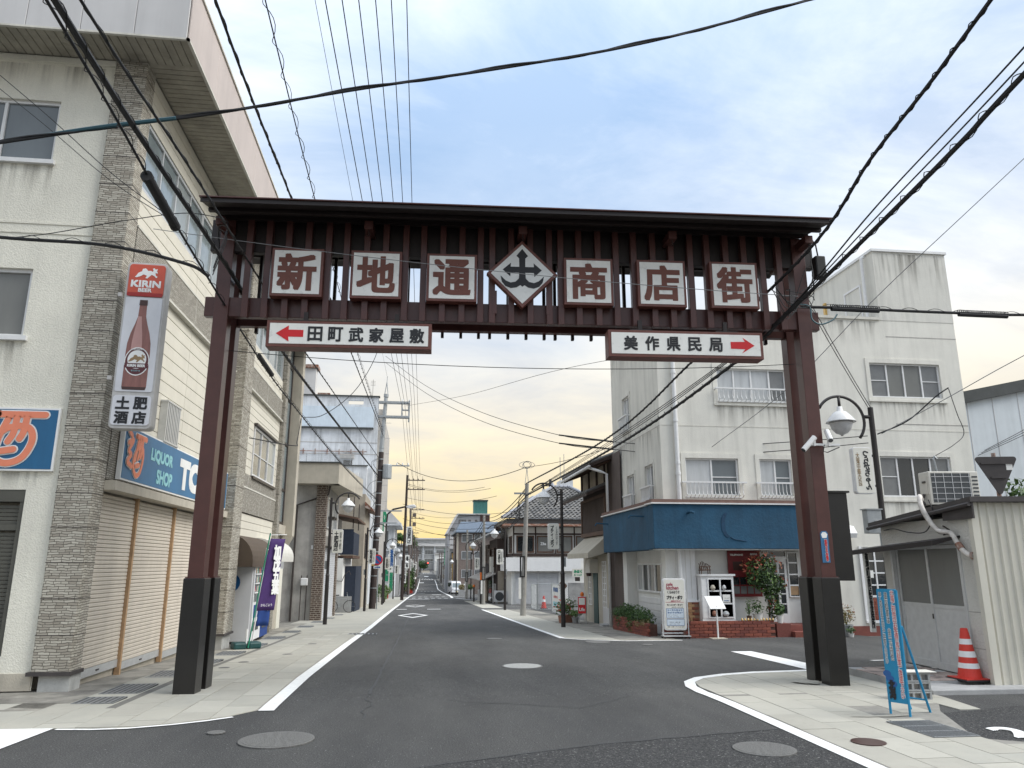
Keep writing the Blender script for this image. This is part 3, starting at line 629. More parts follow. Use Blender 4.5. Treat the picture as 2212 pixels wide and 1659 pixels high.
# ------------------------------------------------------------------ gate over the street
GA=R_(-2.71); GP=V((-2.85,10.45,-.01))
gate=thing('shopping_street_gate','dark brown timber-look gate with roof, vertical slats and seven sign panels spanning the street','gate',GP,GA,local=True)
FG=PL((0,0,0),(1,0,0))     # gate face: a along the gate, b height, c towards the camera
for sx in (0.0,8.52):
    for y0 in (0.0,.44):
        m=MB(); m.box(sx-.10,sx+.10,y0+.035,y0+.235,1.40,6.46); p=part(m,'post','gate',gate,bev=.006)
        for ex,sgn in ((sx-.10,-1),(sx+.10,1)):        # flanges of the steel section
            pass
        q=MB(); q.box(sx-.135,sx+.135,y0,y0+.27,0,1.41); part(q,'base_sleeve','gate_base',p,bev=.008)
        q=MB(); q.box(sx-.12,sx+.12,y0+.015,y0+.255,1.411,1.425); part(q,'collar','gate',p)
for y0 in (.07,.50):
    m=MB(); m.box(-.24,8.76,y0,y0+.12,5.00,5.285 if y0<.2 else 5.25); part(m,'lower_beam','gate',gate,bev=.006)
    m=MB(); m.box(-.24,8.76,y0,y0+.12,5.985 if y0<.2 else 6.24,6.47); part(m,'upper_beam','gate_shaded',gate,bev=.006)
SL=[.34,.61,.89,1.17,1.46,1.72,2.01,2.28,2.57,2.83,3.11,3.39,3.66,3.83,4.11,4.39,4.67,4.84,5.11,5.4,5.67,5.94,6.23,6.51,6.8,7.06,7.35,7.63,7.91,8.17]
sl=bmesh_box('slat',.088,.105,1.62,'gate',.004); sr=bmesh_box('rear_slat',.045,.07,1.60,'gate_shaded',.004)
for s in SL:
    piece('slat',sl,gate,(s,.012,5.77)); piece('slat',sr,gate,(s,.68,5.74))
# tie beams front to back, brackets under the roof
for s in (-.02,2.05,4.26,6.47,8.54):
    m=MB(); m.box(s-.06,s+.06,-.30,1.0,6.24,6.36); b=part(m,'roof_bracket','gate',gate,bev=.004); q=MB(); q.tube([(s,-.26,6.24),(s,-.26,6.19),(s+.02,-.26,6.165),(s,-.26,6.145),(s-.02,-.26,6.165)],.006,5); part(q,'hook','gate_shaded',b)
m=MB(); m.prism(PL((-.14,0,0),(0,1,0)),[(-.72,6.355),(.345,6.58),(1.42,6.35),(1.42,6.38),(.345,6.64),(-.72,6.40)],0,8.80); rf=part(m,'roof','roofmetal',gate)
m=MB(); m.box(-.155,8.675,-.745,-.722,6.35,6.405); part(m,'fascia_board','roofmetal',rf); m=MB(); m.box(-.17,8.69,-.77,-.60,6.412,6.428); part(m,'drip_edge','gate',rf)
for k in range(5): 
    m=MB(); y=-.45+k*.40; m.box(-.13,8.65,y-.03,y+.03,6.33+.23*(1-abs(y-.345)/1.065)-.04,6.33+.23*(1-abs(y-.345)/1.065)+.01); part(m,'purlin','gate_shaded',rf)
def panel(ch,a,b):
    m=MB(); w_=.362
    m.pb(FG,a-w_,a+w_,b-w_,b+w_,-.02,.13); fr=part(m,'character_panel','frame_red',gate,bev=.004,label='square white panel with the brown character '+ch)
    q=MB(); q.pb(FG,a-w_+.038,a+w_-.038,b-w_+.038,b+w_-.038,.131,.137); part(q,'face','sign_face',fr)
    letters(fr,ch,FG,a,b,.545,.555,'ink_brown',.140,.0185)
for ch,a,b in (('新',1.055,5.615),('地',2.165,5.612),('通',3.245,5.60),('商',5.235,5.597),('店',6.32,5.60),('街',7.415,5.605)): panel(ch,a,b)
# lozenge emblem
m=MB(); dc=(4.26,5.675)
m.prism(FG,[(dc[0]+.515,dc[1]),(dc[0],dc[1]+.515),(dc[0]-.515,dc[1]),(dc[0],dc[1]-.515)],.045,.155); dm=part(m,'emblem_panel','frame_red',gate,bev=.004,label='lozenge panel with a black emblem')
m=MB(); m.prism(FG,[(dc[0]+.455,dc[1]),(dc[0],dc[1]+.455),(dc[0]-.455,dc[1]),(dc[0],dc[1]-.455)],.156,.161); part(m,'face','sign_face2',dm)
def half(pts): return pts+[(-x,y) for x,y in reversed(pts) if abs(x)>1e-6]
# upright with a spade head, arms with arrow ends, anchor-like foot: three flat shapes
EM=[half([(0,.385),(.085,.275),(.045,.235),(.043,.04),(.05,-.07),(.085,-.13),(0,-.20)]),half([(0,.105),(.17,.105),(.165,.165),(.285,.058),(.175,-.045),(.17,.015),(0,.015)]),half([(0,-.085),(.06,-.085),(.10,-.125),(.17,-.14),(.24,-.11),(.315,-.035),(.295,-.13),(.245,-.195),(.165,-.225),(.085,-.212),(0,-.155)])]
from mathutils.geometry import tessellate_polygon
def flat(pts,P,ox,oz,c,s=1):
    """a flat shape of any outline, properly tessellated"""
    q=[V((x,z,0)) for x,z in pts]; tr=tessellate_polygon([q]); g=MB()
    for a,b,d in tr:
        if (q[b]-q[a]).cross(q[d]-q[a]).z<0: b,d=d,b
        g.add([P.p(ox+q[i].x*s,oz+q[i].y*s,c) for i in (a,b,d)],[(0,1,2)])
    return g
for k,e in enumerate(EM): part(flat(e,FG,dc[0],dc[1],.1635+.0006*k),'emblem','ink',dm)
m=MB(); m.box(dc[0]-.42,dc[0]-.36,-.045,.0,5.10,5.45); part(m,'emblem_stay','gate',gate); m=MB(); m.box(dc[0]+.36,dc[0]+.42,-.045,.0,5.10,5.45); part(m,'emblem_stay','gate',gate)
# direction signs hung from the lower beam
def dirsign(a0,a1,b0,b1,txt,left,lab):
    t=thing('direction_sign',lab,'sign',GP+Matrix.Rotation(GA,3,'Z')@V(((a0+a1)/2,0,b0)),GA,local=True)
    P=PL((-(a0+a1)/2,0,-b0),(1,0,0)); m=MB(); m.pb(P,a0,a1,b0,b1,.02,.26); bx=part(m,'box','frame_red',t,bev=.005)
    m=MB(); m.pb(P,a0+.045,a1-.045,b0+.045,b1-.04,.261,.266); part(m,'face','sign_face',t)
    for k in (.22,.78):
        m=MB(); a=a0+(a1-a0)*k; m.pb(P,a-.16,a+.16,b1+.0,b1+.035,.06,.20); m.pb(P,a-.03,a+.03,b1+.035,5.02,.10,.14); part(m,'hanger','gate_shaded',t)
    h=b1-b0; cb=(b0+b1)/2
    if left: ar=[(a0+.13,cb),(a0+.30,cb+.115),(a0+.30,cb+.055),(a0+.50,cb+.055),(a0+.50,cb-.045),(a0+.30,cb-.045),(a0+.31,cb-.115)]
    else: ar=[(a1-.13,cb),(a1-.30,cb+.115),(a1-.27,cb+.055),(a1-.48,cb+.05),(a1-.48,cb-.05),(a1-.27,cb-.055),(a1-.32,cb-.115)]
    m=MB(); m.prism(P,ar,.266,.269); part(m,'arrow','red',t)
    n=len(txt); s0=a0+.66 if left else a0+.32; s1=a1-.20 if left else a1-.70
    for i,c in enumerate(txt): letters(t,c,P,s0+(s1-s0)*i/(n-1),cb+.003,.20,.21,'ink',.269,.0065)
dirsign(.73,2.98,4.475,4.85,'田町武家屋敷',True,'hanging signboard with a red arrow pointing left and six black characters')
dirsign(5.47,7.72,4.435,4.83,'美作県民局',False,'hanging signboard with a red arrow pointing right and five black characters')
# things fixed to the right-hand posts
def gp(a,b,c): return GP+Matrix.Rotation(GA,3,'Z')@V((a,-c,b))
t=thing('security_camera','pair of white security cameras on a bracket on the gate post','camera',gp(8.52,3.25,.0),GA,local=True); t.scale=(.72,.72,.72)
m=MB(); m.box(-.26,.42,-.08,-.03,-.02,.02); m.box(-.16,-.10,-.06,.3,-.02,.02); part(m,'bracket','alu_w',t)
for (p0,p1) in (((-.36,-.12,-.12),(-.10,-.10,.14)),((.16,-.22,.06),(.20,-.02,.28))):
    m=MB(); m.cyl(p0,p1,.055,.055,10); q=part(m,'camera_body','alu_w',t,smooth=False); d=(V(p1)-V(p0)).normalized(); m=MB(); m.cyl(V(p0)-d*.012,V(p0)+d*.004,.045,.045,10); part(m,'lens','glass_dark',q); m=MB(); m.box(p1[0]-.02,p1[0]+.02,-.09,-.04,-.03,p1[2]-.02); part(m,'mount','alu_w',q)
m=MB(); m.tube([(.10,-.07,.01),(.06,-.09,-.14),(.14,-.09,-.16),(.40,-.08,-.05)],.01,5); part(m,'lead','cable',t)
t=thing('warning_plate','narrow blue plate with red characters on the black-footed gate post','sign',gp(8.50,1.61,.0),GA,local=True)
P=PL((0,0,0),(1,0,0)); m=MB(); m.prism(P,[(-.055,0),(.055,0),(.055,.40),(.03,.43),(-.03,.43),(-.055,.40)],-.032,-.026); part(m,'plate','sign_blue_b',t)
m=MB(); m.prism(P,[(-.03,.335),(.03,.335),(.045,.385),(.02,.415),(-.02,.415),(-.045,.385)],-.0255,-.0235); part(m,'picture','sign_face',t); letters(t,'防犯カメラ作動中',P,.012,.165,.045,.31,'white_ink',-.0225,.006,vert=True,nb=6); letters(t,'防犯カメラ作動中',P,.012,.165,.038,.30,'red',-.0185,.002,vert=True,nb=4,name='lettering')
t=thing('meter_cabinet','tall black steel cabinet behind the right gate posts','cabinet',gp(8.93,1.36,-.45),GA,local=True)
m=MB(); m.box(-.20,.12,-.12,.12,0,1.24); part(m,'case','gate_base',t,bev=.006); m=MB(); m.box(-.23,.15,-.15,.15,1.242,1.27); part(m,'lid','gate_base',t); m=MB(); m.box(-.22,-.18,-.02,.02,.62,.65); part(m,'latch','alu',t); m=MB(); m.box(-.32,-.2,-.05,.05,.2,.28); m.box(-.32,-.2,-.05,.05,.9,.98); part(m,'stay','gate',t)
# ------------------------------------------------------------------ liquor store, left
ls=thing('liquor_store','three-storey cream liquor store with stone-clad columns and a wide overhanging eave','building',(-4.5,11,0))
F=FY(10.95); S=FXp(-4.42); S2=FXp(-4.50)
m=MB()
m.wall(F,-14,-4.86,.0,9.30,[(-7.6,-5.61,7.46,8.48),(-7.6,-5.63,4.71,5.74),(-7.6,-5.28,.42,2.56)],.12)
m.quad((-14,10.95,9.3),(-4.5,10.95,9.3),(-4.5,27,9.3),(-14,27,9.3)); part(m,'front_wall','stucco',ls)
m=MB(); m.pb(F,-14,-4.87,9.13,9.22,0,.05); m.pb(F,-14,-4.87,6.44,6.47,.0,.012); m.pb(F,-14,-4.87,6.29,6.31,.0,.012); part(m,'string_course','stucco',ls)
m=MB(); m.pb(F,-14,-4.87,.0,.21,.0,.02); part(m,'skirting','conc_tan',ls)
window(ls,F,-7.6,-5.61,7.46,8.48,[.60],['glass_frost','glass_frost'],'alu_w',.045,-.05); window(ls,F,-7.6,-5.63,4.71,5.74,[.3],'glass_frost2','alu_w',.05,-.05)
for b in (7.43,4.68): m=MB(); m.pb(F,-7.65,-5.56,b-.03,b+.035,.0,.06); part(m,'sill','alu_w',ls)
for a0,a1,b_,h_ in ((-7.6,-5.58,7.39,.7),(-7.6,-5.6,4.64,.6),(-9,-4.9,9.1,.5),(-7.3,-5.0,2.8,.3)): stain(ls,F,a0,a1,b_,h_)
# ground-floor roller shutter of the front
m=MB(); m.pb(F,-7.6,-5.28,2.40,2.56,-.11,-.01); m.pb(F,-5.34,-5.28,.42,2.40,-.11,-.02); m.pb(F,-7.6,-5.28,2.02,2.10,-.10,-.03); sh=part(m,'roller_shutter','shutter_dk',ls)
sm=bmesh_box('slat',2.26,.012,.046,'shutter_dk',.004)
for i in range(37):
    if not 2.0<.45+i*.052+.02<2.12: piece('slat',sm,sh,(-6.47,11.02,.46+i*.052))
m=MB(); m.pb(F,-7.6,-5.34,.42,.46,-.10,-.05); part(m,'bottom_rail','alu',sh)
# corner column and plinth
def column(x0,x1,y0,y1,z0,z1,mat='cladding'):
    m=MB(); m.box(x0,x1,y0,y1,z0,z1); c=part(m,'stone_column',mat,ls,bev=.012)
    z=z0+.46
    q=MB()
    while z<z1-.1:
        q.box(x0-.003,x1+.003,y0-.003,y1+.003,z-.0045,z+.0045); z+=.46
    part(q,'panel_joint','bronze',c,kind='stuff'); q=MB(); q.box(x0-.04,x1+.03,y0-.03,y1+.01,z0-.035,z0+.012); part(q,'base_flashing','shed_trim',c); return c
column(-4.87,-4.40,10.88,11.25,.22,9.25); 
m=MB(); m.box(-4.78,-4.40,10.93,11.26,-.02,.187); part(m,'plinth','plinth',ls)
column(-4.52,-4.12,17.75,18.55,.10,9.25); m=MB(); m.box(-4.50,-4.15,17.8,18.5,-.3,.065); part(m,'plinth','plinth',ls)
column(-4.52,-4.30,24.15,24.55,-.45,9.25,'cladding_fine')
# inner carcass behind the boards
m=MB(); m.box(-6.2,-4.55,11.2,26.4,-.5,2.55); m.box(-6.2,-4.56,11.2,26.4,2.55,9.28); part(m,'side_wall','conc_tan',ls)
# weatherboards
bd={}
def boards(y0,y1,z0,z1,n,mat='siding'):
    h=(z1-z0)/n; k=(round(y1-y0,3),round(h,4),mat)
    if k not in bd: bd[k]=bmesh_box('weatherboard',.03,y1-y0-.006,h-.010,mat,.004)
    for i in range(n): piece('weatherboard',bd[k],ls,(-4.44,(y0+y1)/2,z0+h*(i+.5)))
for a,b in ((11.26,14.48),(14.49,17.74)):
    boards(a,b,8.43,9.22,4); boards(a,b,6.63,7.29,3); 
boards(11.26,14.48,3.52,6.00,11); boards(14.49,16.2,3.52,6.0,11); boards(17.0,17.74,3.52,6.0,11); boards(16.2,17.0,5.1,6.0,4)
boards(18.56,24.14,8.43,9.22,4); boards(18.56,24.14,6.63,7.29,3); boards(18.56,24.14,5.24,6.0,4); boards(18.56,20.55,3.85,5.24,7); boards(23.65,24.14,3.85,5.24,7); boards(18.56,24.14,2.28,2.85,3)
def stoneband(y0,y1,z0,z1,nm='stone_band'):
    m=MB(); m.pb(S,y0,y1,z0,z1,-.05,.03); b=part(m,nm,'cladding_fine',ls); q=MB(); y=y0+1.6
    while y<y1-.3: q.pb(S,y-.006,y+.006,z0,z1,.031,.033); y+=1.62
    part(q,'panel_joint','ledge',b,kind='stuff'); return b
stoneband(11.26,17.74,6.04,6.62); stoneband(18.56,24.14,6.04,6.62); stoneband(11.26,17.74,2.76,3.50); stoneband(18.56,24.14,2.87,3.83)
for y0,y1 in ((11.26,17.76),(18.56,24.14)):
    for z,d in ((6.0,.09),(6.64,.04),(3.51,.04)): m=MB(); m.pb(S,y0,y1,z-.03,z+.01,-.02,d); part(m,'ledge','ledge',ls)
m=MB(); m.pb(S,11.24,18.1,2.60,2.735,-.1,.17); part(m,'ledge','conc_tan',ls)
# ribbon windows of the top floor, side windows
window(ls,S,11.30,14.48,7.30,8.42,4,['glass_sky','glass_sky','glass_tile','glass_sky'],'alu',.05,-.02); window(ls,S,14.50,17.74,7.30,8.42,4,['glass_sky','glass_tile'],'alu',.05,-.02); window(ls,S,18.56,24.1,7.30,8.42,5,'glass_sky','alu',.05,-.02)
window(ls,S,16.2,17.0,3.65,5.08,1,'glass_frost','alu_w',.05,0); window(ls,S,20.58,23.62,3.87,5.20,[.33,.66],['glass_grey','glass_grey','glass_tile'],'alu_w',.06,.02,rows=(.46,))
m=MB(); m.pb(S,20.5,23.7,5.21,5.27,-.02,.09); m.pb(S,20.5,23.7,3.79,3.86,-.02,.08); part(m,'window_hood','bronze',ls)
# louvre beside the beer sign
m=MB()
for i in range(9): m.pb(S,13.2+i*.085,13.25+i*.085,3.62,4.30,.0,.12)
m.pb(S,13.18,13.95,3.60,3.63,.0,.13); m.pb(S,13.18,13.95,4.29,4.32,.0,.13); part(m,'louvre','alu',ls)
# roller shutters of the shop front
smesh=bmesh_box('slat',.02,1.0,.052,'shutter',.008)
def shutter(y0,y1,z0,z1,first=False):
    m=MB(); m.pb(S2,y0,y1,z0,z0+.11,-.02,.012); s_=part(m,'roller_shutter','alu',ls)
    n=int((z1-z0-.11)/.0585); me=bmesh_box('slat',.026,y1-y0,.054,'shutter',.010)
    for i in range(n): piece('slat',me,s_,(-4.505,(y0+y1)/2,z0+.11+.0585*(i+.5)))
    m=MB(); yc=(y0+y1)/2; m.pb(S2,yc-.05,yc+.05,z0+.045,z0+.065,.012,.022); part(m,'handle','shed_trim',s_)
for (a,b),zz in zip(((11.27,12.77),(12.85,14.70),(14.78,17.0)),(.06,.0,-.06)):
    shutter(a,b,zz,2.60)
for y in (12.81,14.74,17.04): m=MB(); m.pb(S2,y-.03,y+.03,-.1,2.6,-.03,.05); part(m,'shutter_post','wood_post',ls)
m=MB(); m.pb(S2,17.07,17.75,-.25,2.6,-.05,.0); part(m,'side_panel','conc_tan',ls)
# eave: soffit boards and fascia panels
for i in range(60):
    pass
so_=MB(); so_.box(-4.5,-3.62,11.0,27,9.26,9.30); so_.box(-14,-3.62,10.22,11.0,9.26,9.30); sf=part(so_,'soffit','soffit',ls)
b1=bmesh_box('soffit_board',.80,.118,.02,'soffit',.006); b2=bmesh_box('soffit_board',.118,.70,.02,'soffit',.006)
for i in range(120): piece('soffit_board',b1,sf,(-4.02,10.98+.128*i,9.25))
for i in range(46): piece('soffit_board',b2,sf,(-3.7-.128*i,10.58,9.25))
f1=bmesh_box('fascia_panel',.03,1.49,1.0,'fascia_pink',.006); f2=bmesh_box('fascia_panel',.745,.03,1.0,'fascia_grey',.006)
for i in range(11): piece('fascia_panel',f1,ls,(-3.61,10.96+1.5*i,9.70))
for i in range(14): piece('fascia_panel',f2,ls,(-4.0-.752*i,10.20,9.70))
m=MB(); m.box(-3.63,-3.585,10.18,27,9.175,9.205); m.box(-14,-3.585,10.18,10.225,9.175,9.205); m.box(-3.62,-3.57,10.17,27,10.2,10.24); part(m,'eave_trim','ledge',ls); m=MB(); m.box(-14,-3.64,10.22,27,10.12,10.16); part(m,'roof','roof_dk',ls)
# stair glazing and end wall
window(ls,S,24.62,26.25,2.85,9.2,[.5],'glass_sky','bronze',.10,-.05,rows=(.18,.42,.66,.84),mull=.10,rb=.09)
m=MB(); m.pb(S,24.6,26.3,2.55,2.84,-.3,.03); m.pb(S,24.6,26.3,2.2,2.55,-.6,-.25); part(m,'stair_apron','conc_tan',ls)
m=MB(); m.box(-6.2,-4.16,26.3,26.75,2.5,9.9); part(m,'end_wall','conc_tan',ls,bev=.01); m=MB(); m.box(-6.2,-4.5,26.4,27.0,-.8,2.5); part(m,'entrance_wall','stucco',ls); m=MB(); m.box(-6.2,-4.72,24.6,26.4,-.8,2.2); part(m,'recess','glass_dark',ls)
m=MB(); m.prism(PL((0,26.3,0),(1,0,0)),[(-4.5,2.5),(-4.16,2.5),(-4.5,1.9)],-.45,0); part(m,'corbel','conc_tan',ls)
# barrel awnings over the vending machines
def awning(y0,y1,zt,d,h,mat):
    pr=[(d*math.sin(t),zt-h+h*math.cos(t)) for t in (math.pi/2*k/8 for k in range(9))]
    m=MB(); n=len(pr); 
    for k in range(n-1):
        a,b=pr[k],pr[k+1]; m.quad((-4.42+a[0],y0,a[1]),(-4.42+b[0],y0,b[1]),(-4.42+b[0],y1,b[1]),(-4.42+a[0],y1,a[1]))
    for y in (y0,y1): m.add([(-4.42,y,zt-h)]+[(-4.42+a,y,b) for a,b in pr],[tuple(range(n+1))])
    m.box(-4.42,-4.42+d,y0,y1,zt-h-.14,zt-h); return part(m,'awning',mat,ls)
awning(18.62,21.5,2.28,.62,.62,'awning_brown'); awning(22.0,24.6,2.30,.62,.50,'awning_white')
m=MB(); m.box(-4.55,-4.3,25.2,25.9,1.45,1.72); part(m,'downpipe_head','alu',ls)
# -------------------- signs on the store
def sake(parent,P,ca,cb,w,h,c):
    """the hand-painted character for sake in salmon with a pale outline"""
    def st(mb,pts,r,c):
        pts=[V((ca+x*w/2,cb+y*h/2,0)) for x,y in pts]; pts=catmull(pts,6); n=len(pts)
        for i in range(n-1):
            p,q=pts[i],pts[i+1]; d=(q-p).normalized() if (q-p).length>1e-6 else V((1,0,0)); s=V((-d.y,d.x,0))*r
            mb.add([P.p(*(p+s)[:2],c+i*2e-5),P.p(*(p-s)[:2],c+i*2e-5),P.p(*(q-s)[:2],c+i*2e-5),P.p(*(q+s)[:2],c+i*2e-5)],[(0,1,2,3)])
            mb.add([P.p(q.x+r*math.cos(t),q.y+r*math.sin(t),c+i*2e-5+1e-5) for t in (6.283*k/10 for k in range(10))],[tuple(range(10))])
        mb.add([P.p(pts[0].x+r*math.cos(t),pts[0].y+r*math.sin(t),c) for t in (6.283*k/10 for k in range(10))],[tuple(range(10))])
    SK=[[(-.15,.80),(.9,.80)],[(.1,.7),(-.05,.1),(-.1,-.2)],[(.1,.35),(-.1,.1),(-.25,-.25),(-.15,-.6),(.15,-.8),(.5,-.62),(.68,-.1),(.62,.3),(.4,.42),(.1,.35)],[(.28,.75),(.25,.2),(.15,-.1)],[(.5,.75),(.47,.25),(.4,0)],[(0,-.42),(.3,-.35)],[(-.95,.85),(-.65,.7)],[(-.95,.4),(-.5,.55),(-.85,.1),(-.6,-.05),(-.9,-.35),(-.45,-.5)]]
    o=MB(); i=MB()
    for k,s_ in enumerate(SK): st(o,s_,h*.072,c+k*.0012); st(i,s_,h*.053,c+.0105+k*.0012)
    part(o,'outline','white_ink',parent); part(i,'character','salmon',parent)
t=thing('blue_front_sign','blue board with a salmon character on the stucco front of the store','sign',(-5.9,10.93,2.81))
m=MB(); m.pb(F,-7.4,-4.96,2.81,3.68,.005,.05); part(m,'panel','white_ink',t); m=MB(); m.pb(F,-7.37,-4.985,2.835,3.655,.051,.055); part(m,'face','sign_blue',t); sake(t,F,-5.66,3.245,1.16,.84,.058)
t=thing('liquor_shop_sign','long blue sign reading LIQUOR SHOP over the roller shutters','sign',(-4.38,14.6,2.78)); P=FXp(-4.38)
m=MB(); m.pb(P,11.52,17.72,2.78,3.60,.005,.07); part(m,'panel','white_ink',t); m=MB(); m.pb(P,11.55,17.69,2.805,3.575,.071,.075); part(m,'face','sign_blue_b',t); sake(t,P,12.02,3.19,.80,.74,.078)
letters(t,'LIQUOR',P,13.22,3.30,1.10,.235,'aqua',.078,.012); letters(t,'SHOP',P,13.42,2.99,.80,.235,'aqua',.078,.012); letters(t,'TOHI',P,15.35,3.18,2.3,.56,'white_ink',.078,.045,nb=10)
# beer sign: a double-sided light box on brackets
t=thing('beer_sign','tall red and white beer sign with a bottle, hung on the corner column','sign',(-4.0,10.80,3.40),R_(3),local=True); t.scale=(.92,.92,.935)
def rr(x0,x1,z0,z1,r,n=5):
    o=[]
    for cx,cz,a in ((x1-r,z0+r,-90),(x1-r,z1-r,0),(x0+r,z1-r,90),(x0+r,z0+r,180)): o+=[(cx+r*math.cos(R_(a+90*k/n)),cz+r*math.sin(R_(a+90*k/n))) for k in range(n+1)]
    return o
P=PL((0,0,0),(1,0,0))
m=MB(); m.prism(P,rr(-.30,.30,0,2.62,.07),-.24,0); part(m,'case','sign_rim',t,bev=.01)
m=MB(); m.prism(P,rr(-.265,.265,2.06,2.585,.05),.0,.018); part(m,'red_panel','beer_red',t,bev=.006)
m=MB(); m.prism(P,rr(-.262,.262,2.062,2.12,.02),.019,.022); part(m,'red_foot','beer_red_dk',t)
m=MB(); m.prism(P,rr(-.268,.268,.56,2.05,.03),.0,.012); part(m,'white_panel','beer_white',t)
m=MB(); m.prism(P,rr(-.272,.272,.05,.50,.05),.0,.016); part(m,'name_panel','beer_white',t)
letters(t,'KIRIN',P,.0,2.265,.44,.115,'white_ink',.021,.007); letters(t,'BEER',P,-.005,2.162,.20,.062,'white_ink',.021,.004)
def poly(parent,pts,c,mat,nm,P=P,ox=0,oz=0,s=1):
    return part(flat(pts,P,ox,oz,c,s),nm,mat,parent)
beast=[(-.15,-.03),(-.12,.02),(-.07,.05),(-.06,.09),(-.02,.10),(0,.085),(.02,.06),(.06,.065),(.09,.05),(.10,.07),(.085,.10),(.11,.115),(.125,.09),(.16,.10),(.15,.06),(.17,.03),(.13,.03),(.14,-.01),(.17,-.03),(.15,-.05),(.12,-.02),(.08,.0),(.05,-.03),(.02,-.065),(-.01,-.06),(.01,-.02),(-.04,.0),(-.08,-.03),(-.14,-.055),(-.165,-.045)]
poly(t,beast,.0215,'white_ink','animal_emblem',P,-.01,2.42,1.0)
bt=[(.055,1.53),(.058,1.44),(.062,1.33),(.095,1.22),(.145,1.09),(.178,.95),(.185,.80),(.185,.36),(.17,.31)]
bo=[(-x,z) for x,z in bt]+[(x,z) for x,z in reversed(bt)]
def bz(z): return .575+(z-.30)/1.24*1.40
poly(t,[(x*.95,bz(z)) for x,z in bo],.014,'bottle','bottle')
poly(t,[(x*.42-.03,bz(z)) for x,z in bo if .45<z<1.42],.0155,'bottle_hi','highlight'); 
m=MB(); m.prism(P,[(-.060,bz(1.49)),(.060,bz(1.49)),(.056,bz(1.565)),(-.056,bz(1.565))],.014,.018); part(m,'crown_cap','bottle_dk',t); poly(t,[(x*.95,bz(z)) for x,z in ((-.17,.31),(.17,.31),(.185,.35),(-.185,.35))],.0165,'bottle_dk','bottle_foot')
ell=lambda rx,rz,cz,n=28:[(rx*math.cos(6.283*k/n),cz+rz*math.sin(6.283*k/n)) for k in range(n)]
lc=bz(.70)
poly(t,ell(.180,.222,lc),.0170,'white_ink','bottle_label'); poly(t,ell(.166,.206,lc),.0178,'label_dk','bottle_label'); poly(t,ell(.135,.145,lc+.03),.0186,'white_ink','bottle_label'); poly(t,beast,.0194,'gold','animal_emblem',P,-.005,lc+.03,.72)
m=MB(); m.prism(P,[(-.168,lc-.105),(.168,lc-.105),(.170,lc-.030),(-.170,lc-.030)],.0185,.0196); part(m,'label_band','label_dk',t); letters(t,'KIRIN BEER',P,0,lc-.067,.26,.042,'white_ink',.0200,.003); letters(t,'キリンビール',P,0,lc-.145,.13,.026,'aqua',.0200,.001); letters(t,'BREWERY COMPANY LIMITED',P,0,lc+.188,.17,.018,'white_ink',.0200,.001)
for ch,x,z in (('土',-.125,.385),('肥',.125,.385),('酒',-.125,.165),('店',.125,.165)): letters(t,ch,P,x,z,.20,.19,'ink',.020,.008)
for z in (.7,2.0): m=MB(); m.box(-.34,-.29,-.16,-.10,z,z+.06); part(m,'bracket','sign_rim',t)
# ------------------------------------------------------------------ café building, right
cb_=thing('cafe_building','cream corner building with a deep blue band above a small café','building',(10,20.2,-.3))
F=FY(20.2); S=FXn(6.70)
W=[(8.46,10.58,6.16,7.13),(7.38,8.93,3.45,4.49),(9.56,10.51,3.45,4.49),(13.24,15.5,6.4,7.45),(13.24,15.45,3.47,4.64)]
m=MB(); m.wall(F,6.70,16.2,3.05,8.8,W,.10); part(m,'front_wall','stucco_w',cb_)
S3=[(-21.75,-20.95,3.35,4.42),(-23.7,-22.9,3.28,4.35),(-24.0,-23.2,5.85,6.95)]
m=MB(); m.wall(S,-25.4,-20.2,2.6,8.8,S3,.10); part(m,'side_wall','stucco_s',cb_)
m=MB(); m.box(6.72,16.2,20.22,25.4,8.72,8.79); part(m,'roof','conc_grey',cb_)
m=MB(); m.box(6.66,13.75,20.15,20.30,8.80,8.88); m.box(6.64,6.76,20.30,25.4,8.80,8.86); part(m,'parapet_cap','ledge',cb_)
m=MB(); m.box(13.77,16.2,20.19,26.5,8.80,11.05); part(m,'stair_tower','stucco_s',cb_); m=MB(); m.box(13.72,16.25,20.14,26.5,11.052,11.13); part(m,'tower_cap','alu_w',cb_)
T=FXn(13.77); window(cb_,T,-21.9,-20.95,8.9,10.25,1,'glass_frost','alu_w',.06,.03); m=MB(); m.tube([(13.70,20.55,11.0),(13.62,20.55,10.95),(13.62,20.55,8.9)],.05,8); part(m,'vent_pipe','alu_w',cb_); m=MB(); m.box(13.70,13.77,23.0,23.12,9.9,10.35); part(m,'wall_lamp','globe_yellow',cb_)
for z in (5.41,): m=MB(); m.pb(F,6.72,16.2,z-.012,z+.012,.0,.006); part(m,'render_joint','ledge',cb_); 
for z in (8.29,5.6): m=MB(); m.pb(F,13.9,16.2,z-.012,z+.012,.0,.006); part(m,'render_joint','conc_old',cb_)
m=MB(); m.pb(S,-25.4,-20.22,5.395,5.415,.0,.006); part(m,'render_joint','conc_old',cb_)
for o in W:
    q=MB(); q.pb(F,o[0]-.12,o[0],o[2]-.08,o[3]+.14,.0,.025); q.pb(F,o[1],o[1]+.12,o[2]-.08,o[3]+.14,.0,.025); q.pb(F,o[0],o[1],o[3],o[3]+.14,.0,.025); q.pb(F,o[0]-.12,o[1]+.12,o[2]-.14,o[2]-.08,.0,.05); q.pb(F,o[0],o[1],o[2]-.08,o[2],-.02,.03); part(q,'window_surround','stucco_w',cb_)
